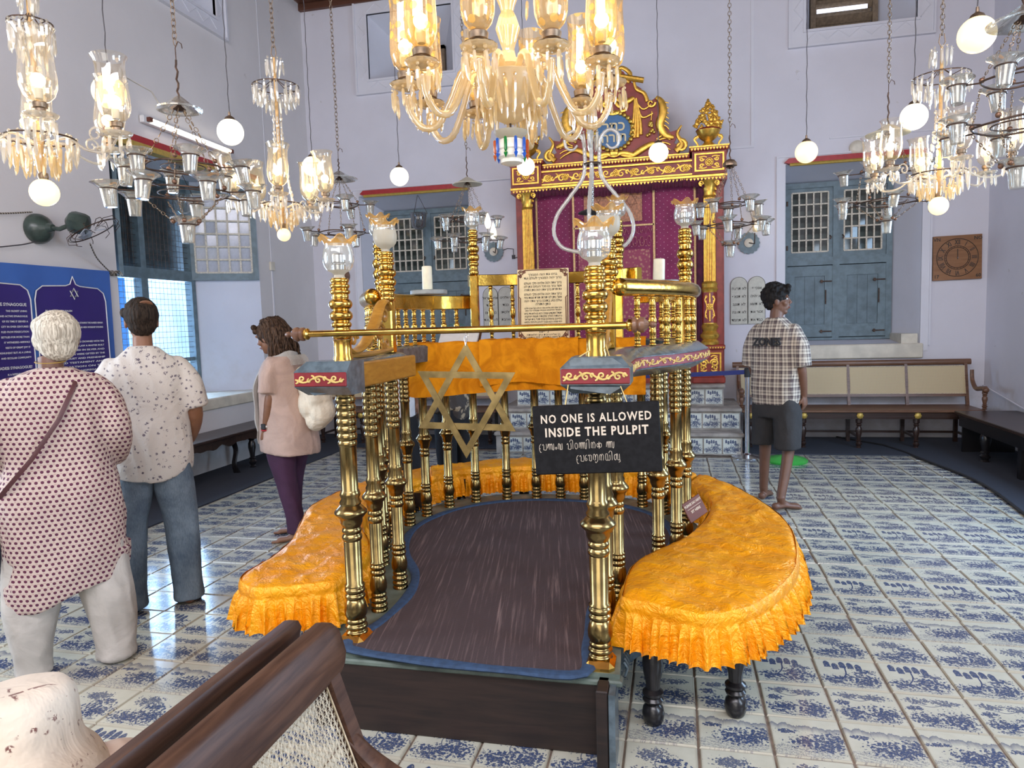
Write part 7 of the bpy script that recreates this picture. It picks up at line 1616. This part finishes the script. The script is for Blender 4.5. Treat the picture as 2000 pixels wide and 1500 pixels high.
def trunk(m, s, skinny=1.0):
    loft(m, [(0, 0, .86*s, .13*skinny, .095), (0, -.01, .98*s, .13*skinny, .09), (0, 0, 1.12*s, .115*skinny, .08), (0, .0, 1.26*s, .13*skinny, .08), (0, -.01, 1.34*s, .11*skinny, .06), (0, -.015, 1.39*s, .06, .05)], 20, 3)
    m.tube([(0, -.018, 1.38*s), (0, -.010, 1.44*s), (0, .005, 1.53*s)], lambda t: .054-.004*t, 14)
def hairfn(amp, k=60, kz=8):
    return lambda co, n: amp*(noise.noise(Vector((co.x*k, co.y*k, co.z*kz)))+.5*noise.noise(Vector((co.x*k*2, co.y*k*2, co.z*kz*2))))
# ---- woman in the printed kurta, seen from behind
s = 1.64/1.70; t = person('grey-haired person in a maroon-patterned kurta, white trousers and crossbody bag', (-3.09, .15, 0), hd(-.68, .73))
m = MB(); trunk(m, s*.985, 1.1); HC = (.035, .015, 1.535); headm(m, HC, Rx(-.10), 1.0)
for sx in (-1, 1):
    limb(m, [(sx*.13, -.01, 1.29), (sx*.215, -.03, 1.12), (sx*.20, .16, .98), (sx*.10, .28, .98)], [.042, .042, .036, .027]); hand(m, (sx*.10, .28, .98), (-sx*.6, .8, .05), (0, 0, -1), .95, sx, .5)
    limb(m, [(sx*.10, 0, .85), (sx*.13, .0, .46), (sx*.16, -.02, .09)], [.085, .055, .038]); foot(m, (sx*.165, -.02, .078), sx*.25, .95)
link('body', setmat(remesh(m, .006, 1), MAT['skin2']), t)
m = MB(); loft(m, [(0, .0, .36, .245, .17), (0, .0, .50, .25, .175), (0, .005, .70, .255, .185), (0, .0, .86, .245, .185), (0, .01, .98, .215, .165), (0, .01, 1.10, .22, .165), (0, .0, 1.24, .225, .15), (0, -.01, 1.33, .20, .115), (0, -.015, 1.385, .12, .08), (0, -.015, 1.40, .075, .062)], 36)
for sx in (-1, 1): limb(m, [(sx*.155, -.01, 1.315), (sx*.215, -.03, 1.20), (sx*.245, -.04, 1.08), (sx*.225, .10, .97), (sx*.18, .17, .975)], [.060, .070, .064, .055, .048], 18)
me = remesh(m, .010, 3, folds(.013, seed=3)); 
for v in me.vertices:
    if v.co.z < .55: v.co.z += (.55-v.co.z)*.28*sin(v.co.x*6+.3); v.co.x += .02*sin(v.co.z*14+v.co.y*9)
    if v.co.z < .86 and abs(v.co.x) > .205 and abs(v.co.y) < .05: v.co.x *= .93
cyluv(me, R=.22); link('kurta', setmat(me, MAT['kurta']), t)
m = MB(); loft(m, [(0, 0, .62, .19, .14), (0, 0, .90, .17, .13)], 20)
for sx in (-1, 1): loft(m, [(sx*.165, -.02, .022, .082, .092), (sx*.165, -.018, .08, .078, .084), (sx*.16, -.01, .25, .105, .11), (sx*.14, 0, .45, .12, .125), (sx*.11, 0, .66, .125, .13), (sx*.10, 0, .85, .10, .12)], 24)
link('trousers', setmat(remesh(m, .010, 2, folds(.016, seed=8)), MAT['whitecotton']), t)
m = MB(); F = T(*HC); m.ball((0, 0, 0), .104, 24, X=F @ T(0, -.024, .028), sc=(.90, 1.02, .98)); m.ball((0, 0, 0), .085, 20, X=F @ T(.0, -.042, -.028), sc=(.92, .80, .9)); m.ball((0, 0, 0), .06, 16, X=F @ T(-.03, -.02, .055), sc=(1.2, 1.2, .9)); m.ball((0, 0, 0), .05, 12, X=F @ T(-.062, -.01, -.005), sc=(.8, 1.0, 1.1))
link('hair', setmat(remesh(m, .005, 2, hairfn(.0022, 70, 14)), MAT['hairwhite']), t)
MB().tube([(.085, -.015, 1.395), (.09, -.12, 1.33), (.02, -.185, 1.18), (-.09, -.195, 1.02), (-.19, -.16, .90), (-.25, -.06, .82)], .011, 6, flat=.35, up=(0, -1, 0)).obj('bag_strap', MAT['strap'], t)
m = MB(); loft(m, [(-.29, .02, .60, .04, .10), (-.295, .02, .66, .055, .13), (-.29, .02, .76, .055, .12), (-.28, .02, .83, .03, .10)], 24); link('shoulder_bag', setmat(remesh(m, .008, 2), MAT['baggreen']), t, rot=(0, -.1, 0))
MB().tube([(.06*cos(a), -.02+.058*sin(a), 1.432+.006*sin(a)) for a in [2*pi*q/24 for q in range(24)]], .0018, 5, closed=True).obj('necklace', MAT['goldp'], t)
# ---- man in the sprigged shirt
t = person('dark-haired person in a cream sprigged short-sleeved shirt and faded jeans, seen from behind', (-3.20, .86, 0), hd(-.62, .78))
m = MB(); trunk(m, 1.0, 1.15); HC = (0, .02, 1.615); headm(m, HC, Rz(.12) @ Rx(-.05), 1.02)
for sx in (-1, 1):
    limb(m, [(sx*.14, -.01, 1.33), (sx*.235, -.03, 1.12), (sx*.20, .12, .93), (sx*.10, .20, .86)], [.042, .046, .038, .029]); hand(m, (sx*.10, .20, .86), (-sx*.5, .6, -.3), (0, -.3, -1), 1.05, sx, .5)
    limb(m, [(sx*.10, 0, .88), (sx*.12, .0, .47), (sx*.14, -.02, .09)], [.085, .058, .040]); foot(m, (sx*.15, -.02, .078), sx*.15, 1.05)
link('body', setmat(remesh(m, .006, 1), MAT['skin1']), t)
m = MB(); loft(m, [(0, .0, .765, .205, .155), (0, .0, .85, .215, .165), (0, .01, 1.0, .215, .16), (0, .01, 1.15, .215, .15), (0, .0, 1.28, .22, .14), (0, -.01, 1.36, .20, .115), (0, -.015, 1.42, .13, .085), (0, -.012, 1.47, .070, .064)], 36)
for sx in (-1, 1): limb(m, [(sx*.165, -.01, 1.36), (sx*.215, -.025, 1.25), (sx*.245, -.03, 1.12)], [.060, .072, .068], 18, cap=False)
me = remesh(m, .010, 3, folds(.013, seed=14))
for v in me.vertices:
    if v.co.z < .9: v.co.z += .035*cos(v.co.x*9)*(.9-v.co.z)/.135*-1
cyluv(me, R=.21); link('shirt', setmat(me, MAT['shirtfloral']), t)
m = MB(); loft(m, [(0, 0, .74, .19, .135), (0, 0, .92, .18, .13)], 20)
for sx in (-1, 1): loft(m, [(sx*.145, -.02, .022, .085, .10), (sx*.145, -.02, .09, .080, .092), (sx*.14, -.01, .28, .082, .088), (sx*.13, 0, .48, .092, .098), (sx*.11, 0, .68, .105, .115), (sx*.10, 0, .86, .10, .12)], 24)
link('jeans', setmat(remesh(m, .010, 2, folds(.012, seed=5)), MAT['denim']), t)
m = MB(); F = T(*HC) @ Rz(.12); m.ball((0, 0, 0), .100, 24, X=F @ T(0, -.024, .034), sc=(.88, 1.05, .98)); m.ball((0, 0, 0), .078, 20, X=F @ T(.0, -.046, -.020), sc=(.95, .78, .85)); m.ball((0, 0, 0), .05, 14, X=F @ T(-.02, .02, .085), sc=(1.1, 1.3, .6)); m.ball((0, 0, 0), .03, 12, X=F @ T(-.075, .02, .045), sc=(.9, 1.4, 1))
link('hair', setmat(remesh(m, .005, 1, hairfn(.0035, 80, 20)), MAT['hairdark']), t)
MB().ball((0, 0, 0), .034, 16, X=F @ T(.018, -.085, .085) @ Rx(-.75), sc=(1.1, 1.0, .25)).obj('bald_patch', MAT['skin1'], t, 180, label='thin balding patch on the crown')
# ---- woman with wavy hair in the pale pink top
t = person('barefoot person with wavy brown hair, pale pink top and aubergine trousers facing left', (-3.10, 2.12, 0), hd(-1, .04))
s = .95; m = MB(); trunk(m, s, 1.0); HC = (0, .105, 1.485); XH = Rx(-.30); headm(m, HC, XH, .97)
limb(m, [(-.12, -.01, 1.26), (-.18, .0, 1.06), (-.165, .06, .84)], [.038, .040, .028]); hand(m, (-.165, .06, .84), (.05, .25, -1), (1, 0, 0), .95, -1, .45)
limb(m, [(.12, -.01, 1.26), (.19, .02, 1.08), (.14, .20, 1.0)], [.038, .040, .028]); hand(m, (.14, .20, 1.0), (-.5, .8, 0), (0, 0, -1), .95, 1, .5)
for sx in (-1, 1): fx = .03*sx; limb(m, [(sx*.085, 0, .83), (sx*.09, .01+fx, .44), (sx*.09, -.03+fx*2, .085)], [.08, .054, .036]); foot(m, (sx*.09, -.03+fx*2, .076), sx*.1, .92)
link('body', setmat(remesh(m, .006, 1), MAT['skin1']), t); eyes(t, HC, XH, .97)
m = MB(); loft(m, [(0, -.02, .66, .20, .195), (0, -.02, .75, .205, .195), (0, -.01, .95, .20, .175), (0, .0, 1.12, .205, .155), (0, .0, 1.24, .205, .135), (0, -.01, 1.32, .18, .105), (0, -.015, 1.375, .10, .075), (0, -.012, 1.39, .065, .058)], 34)
for sx in (-1, 1): limb(m, [(sx*.15, -.01, 1.30), (sx*.19, .0, 1.20), (sx*.205, .005, 1.10)], [.055, .064, .066], 18, cap=False)
me = remesh(m, .010, 3, folds(.010, seed=24))
for v in me.vertices:
    if v.co.z < .8: v.co.z += .05*(-v.co.y)*(.8-v.co.z)/.14*5*-.35
link('top', setmat(me, MAT['pink']), t)
m = MB(); loft(m, [(0, 0, .66, .15, .125), (0, 0, .86, .15, .12)], 20)
for sx in (-1, 1): fx = .03*sx; loft(m, [(sx*.09, -.03+fx*2, .075, .055, .065), (sx*.09, -.025+fx*2, .20, .056, .062), (sx*.09, .0+fx, .44, .068, .072), (sx*.088, 0, .64, .085, .10), (sx*.08, 0, .82, .09, .11)], 22)
link('trousers', setmat(remesh(m, .009, 2, folds(.007, seed=6)), MAT['aubergine']), t)
random.seed(4); m = MB(); F = T(*HC) @ XH
m.ball((0, 0, 0), .104, 20, X=F @ T(0, -.03, .035), sc=(.9, 1.02, .95)); m.ball((0, 0, 0), .085, 16, X=F @ T(0, -.07, -.03), sc=(.95, .8, 1.1))
for k in range(210):
    a = random.uniform(-.02*pi, 1.02*pi)*(-1); lat = random.uniform(.0, 1.2); st = Vector((.088*cos(a)*cos(lat*.6)*1.0, -.03+.098*sin(a)*cos(lat*.6), .035+.10*sin(lat))); P0 = F @ st; L_ = random.uniform(.16, .30)
    sd = 1 if st.x > 0 else -1; w_ = random.uniform(0, 6); pts = [P0]
    for q in range(1, 6): f = q/5; pts.append(Vector((P0.x+sd*.035*f+.012*sin(w_+f*7), P0.y-.11*f*(1.2-f*.5)-.02*f+.010*cos(w_+f*8), P0.z-L_*f**1.1+.03*f*(1-f))))
    m.tube(spline(pts, 3), lambda q_: .013*(1-q_*.75)+.002, 6)
for k in range(10): m.ball(tuple(F @ Vector((random.uniform(-.06, .06), .055, .085+random.uniform(-.02, .015)))), .022, 8)
link('wavy_hair', m.data('wavy_hair', MAT['hairbrown'], 180), t)
m = MB(); m.tube(spline([(.10, -.05, 1.33), (0, -.10, 1.36), (-.10, -.06, 1.35), (-.13, .06, 1.30), (-.12, .15, 1.15), (-.115, .16, .95), (-.115, .15, .82)], 6), lambda q_: .030+.006*sin(q_*30), 10, flat=.4, up=(0, 1, 0)).obj('scarf', MAT['scarf'], t)
m = MB()
for k in range(12): m.tube([(-.135+.004*k, .15, .83), (-.14+.005*k, .155, .78), (-.137+.0045*k+.004*sin(k), .15, .73)], .0022, 4)
for k in range(22): x = -.12+.011*k; m.tube([(x, -.11, 1.36), (x+.004, -.135, 1.33), (x+.003*sin(k), -.145, 1.29)], .0022, 4)
m.obj('scarf_fringe', MAT['whitecotton'], t)
m = MB(); 
for k, (x, y, z, r) in enumerate(((-.02, -.22, 1.12, .085), (-.03, -.28, 1.04, .11), (-.03, -.31, .95, .105), (-.03, -.27, .90, .09), (-.02, -.18, 1.22, .06), (-.02, -.24, 1.0, .12))): m.ball((x, y, z), r, 16, sc=(1, .9, 1))
link('white_bundle', setmat(remesh(m, .008, 1, folds(.016, seed=9)), MAT['offwhite']), t, label='crumpled off-white cloth bundle carried behind the elbow')
Wt = Vector((-.168, .055, .865)); MB().tube([(Wt.x+.031*cos(a), Wt.y+.031*sin(a), Wt.z) for a in [2*pi*q/20 for q in range(20)]], .009, 6, closed=True, up=(0, 0, 1), flat=1).obj('watch_strap', MAT['white'], t); MB().box(-.006, .006, -.018, .018, -.02, .02, bev=.004, X=T(Wt.x-.036, Wt.y, Wt.z)).obj('watch_face', MAT['blackmatte'], t)
MB().tube([(Wt.x+.029*cos(a), Wt.y+.029*sin(a)+.004, Wt.z-.028) for a in [2*pi*q/20 for q in range(20)]], .006, 6, closed=True, up=(0, 0, 1)).obj('red_wristband', MAT['redband'], t)
# ---- boy in plaid shirt and charcoal shorts
t = person('barefoot boy in a brown and cream plaid shirt and charcoal shorts looking right', (.47, 3.55, 0), hd(.55, .83))
s = 1.035; m = MB(); trunk(m, s, .92); HC = (0, .01, 1.655); XH = Rz(-1.05); headm(m, HC, XH, 1.03)
limb(m, [(.13, -.01, 1.37), (.21, -.02, 1.14), (.205, .05, .90)], [.038, .038, .026]); hand(m, (.205, .05, .90), (.0, .15, -1), (-1, 0, 0), 1.0, 1, .6)
limb(m, [(-.13, -.01, 1.37), (-.21, -.0, 1.14), (-.185, .12, .93)], [.038, .038, .026]); hand(m, (-.185, .12, .93), (.2, .4, -1), (1, 0, 0), 1.0, -1, .5)
limb(m, [(.09, 0, .92), (.115, -.02, .50), (.13, -.19, .095)], [.075, .050, .034]); foot(m, (.13, -.19, .078), .55, 1.0)
limb(m, [(-.09, 0, .92), (-.12, .05, .50), (-.14, .06, .095)], [.075, .050, .034]); foot(m, (-.14, .06, .078), -.2, 1.0)
link('body', setmat(remesh(m, .006, 1), MAT['skin2']), t); eyes(t, HC, XH, 1.03)
m = MB(); loft(m, [(0, .0, .825, .185, .135), (0, .0, .95, .195, .145), (0, .01, 1.12, .205, .145), (0, .01, 1.28, .22, .14), (0, .0, 1.39, .20, .115), (0, -.01, 1.46, .13, .085), (0, -.012, 1.52, .068, .062)], 34)
limb(m, [(.15, -.01, 1.42), (.195, -.02, 1.30), (.222, -.02, 1.13)], [.056, .070, .074], 18, cap=False); limb(m, [(-.15, -.01, 1.42), (-.195, -.01, 1.30), (-.222, .0, 1.13)], [.056, .070, .074], 18, cap=False)
me = remesh(m, .010, 3, folds(.010, seed=34)); cyluv(me, R=.20); sh = link('plaid_shirt', setmat(me, MAT['plaid']), t)
m = MB(); loft(m, [(0, 0, .72, .17, .13), (0, 0, .92, .165, .125)], 20)
loft(m, [(.115, -.05, .475, .095, .105), (.105, -.03, .62, .10, .115), (.09, 0, .80, .10, .12), (.085, 0, .90, .09, .11)], 22); loft(m, [(-.125, .045, .475, .095, .105), (-.11, .035, .62, .10, .115), (-.09, 0, .80, .10, .12), (-.085, 0, .90, .09, .11)], 22)
link('shorts', setmat(remesh(m, .010, 2, folds(.009, seed=2)), MAT['shortsgrey']), t)
random.seed(8); m = MB(); F = T(*HC) @ XH; m.ball((0, 0, 0), .100, 20, X=F @ T(0, -.022, .040), sc=(.90, 1.05, .95)); m.ball((0, 0, 0), .07, 16, X=F @ T(.0, -.055, -.015), sc=(1.0, .7, .85))
for k in range(90):
    a = random.uniform(0, 2*pi); el = random.uniform(.15, 1.4); d = Vector((cos(a)*cos(el)*.9, sin(a)*cos(el)*1.05, sin(el))); p = Vector((0, -.02, .045))+d*.092
    if p.y > .05 and p.z < .06: continue
    m.ball(tuple(F @ p), random.uniform(.014, .026), 8)
for k in range(14): m.ball(tuple(F @ Vector((random.uniform(-.06, .06), .075+random.uniform(-.015, .008), .085+random.uniform(-.02, .03)))), .020, 8)
link('curly_hair', setmat(remesh(m, .0055, 0, hairfn(.006, 45, 45)), MAT['hairblack']), t)
txt('ZONES', .085, MAT['blackmatte'], t, (-.01, -.147, 1.33), rot=(pi/2, 0, .0), bold=.003, sx=.85, ext=.006, name='back_print', lab='worn dark block letters printed across the shoulders')
# ---- two people seen between the left columns
t = person('grey-haired person in a white shirt and black trousers standing behind the left columns', (-2.62, 2.95, 0), hd(.15, 1))
m = MB(); trunk(m, .97, 1.0); HC = (0, .0, 1.575); headm(m, HC, Rx(-.1), 1.0)
for sx in (-1, 1): limb(m, [(sx*.13, -.01, 1.28), (sx*.22, -.02, 1.10), (sx*.18, .10, .92)], [.048, .042, .028]); hand(m, (sx*.18, .10, .92), (0, .5, -1), (-sx, 0, 0), .95, sx, .5); limb(m, [(sx*.09, 0, .85), (sx*.10, .0, .46), (sx*.10, -.02, .09)], [.08, .052, .036]); foot(m, (sx*.10, -.02, .078), sx*.1, .95)
link('body', setmat(remesh(m, .007, 1), MAT['skin3']), t)
m = MB(); loft(m, [(0, 0, .80, .20, .15), (0, 0, 1.0, .195, .145), (0, 0, 1.2, .205, .14), (0, -.01, 1.33, .185, .11), (0, -.012, 1.40, .10, .075), (0, -.012, 1.43, .065, .058)], 30)
for sx in (-1, 1): limb(m, [(sx*.165, -.01, 1.32), (sx*.225, -.02, 1.16), (sx*.235, .0, 1.02)], [.07, .068, .058], 16)
link('white_shirt', setmat(remesh(m, .010, 2, folds(.014, seed=44)), MAT['whiteshirt']), t)
m = MB(); loft(m, [(0, 0, .66, .17, .13), (0, 0, .88, .17, .13)], 20)
for sx in (-1, 1): loft(m, [(sx*.10, -.02, .05, .065, .07), (sx*.12, .0, .3, .11, .11), (sx*.12, 0, .5, .125, .125), (sx*.095, 0, .8, .10, .12)], 22)
link('black_trousers', setmat(remesh(m, .010, 2, folds(.008, seed=4)), MAT['blackcloth']), t)
m = MB(); F = T(*HC); m.ball((0, 0, 0), .102, 20, X=F @ T(0, -.02, .028), sc=(.9, 1.02, .98)); m.ball((0, 0, 0), .08, 16, X=F @ T(0, -.04, -.03), sc=(.92, .8, .9)); link('hair', setmat(remesh(m, .006, 1, hairfn(.006, 60, 30)), MAT['hairgrey']), t)
t = person('person in a dark floral top and black trousers bending forward behind the pulpit columns', (-2.22, 3.35, 0), hd(-.9, .5))
m = MB(); limb(m, [(0, 0, .88), (0, .10, 1.05), (0, .24, 1.17), (0, .33, 1.24)], [.12, .115, .115, .06], 20, flat=1.25, up=(1, 0, 0)); HC = (0, .42, 1.27); headm(m, HC, Rx(-.9), .97)
for sx in (-1, 1): limb(m, [(sx*.15, .26, 1.16), (sx*.19, .30, .95), (sx*.14, .40, .80)], [.045, .040, .027]); hand(m, (sx*.14, .40, .80), (-sx*.2, .4, -1), (-sx, 0, 0), .95, sx, .5); limb(m, [(sx*.09, 0, .85), (sx*.09, .02, .46), (sx*.09, -.02, .09)], [.08, .052, .036]); foot(m, (sx*.09, -.02, .078), sx*.1, .93)
link('body', setmat(remesh(m, .007, 1), MAT['skin1']), t)
m = MB(); limb(m, [(0, -.01, .80), (0, .02, .92), (0, .11, 1.06), (0, .25, 1.17), (0, .31, 1.20)], [.155, .15, .145, .14, .09], 24, flat=1.25, up=(1, 0, 0))
for sx in (-1, 1): limb(m, [(sx*.15, .25, 1.15), (sx*.19, .29, 1.02), (sx*.19, .31, .94)], [.07, .065, .06], 16)
me = remesh(m, .010, 2, folds(.012, seed=54)); cyluv(me, R=.2); link('floral_top', setmat(me, MAT['darkfloral']), t)
m = MB(); loft(m, [(0, 0, .66, .15, .13), (0, 0, .86, .15, .13)], 20)
for sx in (-1, 1): loft(m, [(sx*.09, -.02, .05, .065, .07), (sx*.095, .0, .45, .085, .09), (sx*.09, 0, .82, .09, .11)], 20)
link('black_trousers', setmat(remesh(m, .010, 2), MAT['blackcloth']), t)
m = MB(); F = T(*HC) @ Rx(-.9); m.ball((0, 0, 0), .104, 20, X=F @ T(0, -.025, .03), sc=(.9, 1.02, .98)); m.ball((0, 0, 0), .05, 12, X=F @ T(0, -.10, -.04)); link('hair', setmat(remesh(m, .006, 1, hairfn(.005)), MAT['hairblack']), t)
MB().tube(spline([(.12, .12, 1.22), (.02, .14, 1.24), (-.13, .12, 1.10), (-.16, .02, .95)], 5), .012, 6, flat=.4).obj('teal_strap', MAT['greendk'], t)
# ---- seated person with the printed hat
t = person('seated person in a cream printed sun hat and pale peach jacket at the bottom left', (-1.50, -1.52, 0), hd(-.85, .5))
m = MB(); loft(m, [(0, 0, .46, .16, .13), (0, .0, .56, .15, .11), (0, .02, .66, .15, .10), (0, .03, .71, .09, .06)], 20, 3); m.tube([(0, .03, .66), (0, .05, .72)], .048, 12); HC = (0, .06, .755); headm(m, HC, Rx(-.25), .97)
for sx in (-1, 1):
    limb(m, [(sx*.16, .02, .66), (sx*.20, .08, .50), (sx*.13, .28, .52)], [.048, .042, .028]); hand(m, (sx*.13, .28, .52), (-sx*.4, .9, -.1), (0, 0, -1), .95, sx, .5)
    limb(m, [(sx*.09, .0, .50), (sx*.12, .42, .50), (sx*.12, .43, .09)], [.08, .058, .036]); foot(m, (sx*.12, .43, .078), 0, .93)
link('body', setmat(remesh(m, .007, 1), MAT['skin3']), t)
m = MB(); loft(m, [(0, -.01, .455, .22, .17), (0, 0, .56, .205, .14), (0, .01, .66, .215, .125), (0, .02, .71, .15, .09), (0, .03, .735, .08, .06)], 30)
for sx in (-1, 1): limb(m, [(sx*.17, .01, .66), (sx*.225, .07, .52), (sx*.16, .24, .53)], [.07, .062, .05], 16)
link('peach_jacket', setmat(remesh(m, .009, 2, folds(.016, seed=64)), MAT['peach']), t)
m = MB()
for sx in (-1, 1): limb(m, [(sx*.09, .0, .525), (sx*.12, .42, .51), (sx*.12, .43, .12)], [.10, .075, .06], 16)
link('trousers', setmat(remesh(m, .010, 2), MAT['whitecotton']), t)
F = T(0, .045, .812) @ Rx(-.15); prof = [(.150, -.098), (.136, -.07), (.118, -.04), (.110, -.015), (.108, .03), (.103, .06), (.085, .078), (.05, .086), (.0005, .088)]
P = spline([(r, z, 0) for r, z in prof], 5); P[-1].x = .0006; hm = MB().lathe([(p.x, p.y) for p in P], 64, X=F, flute=lambda a, q: 1+(.02*sin(3*a)+.012*sin(7*a))*(1-q)).data('sun_hat', MAT['hatprint'], 180)
for v in hm.vertices: v.co = v.co + Vector((1, 1, .6))*.004*noise.noise(v.co*22)
cyluv(hm, 0, .045, .12); link('sun_hat', hm, t)
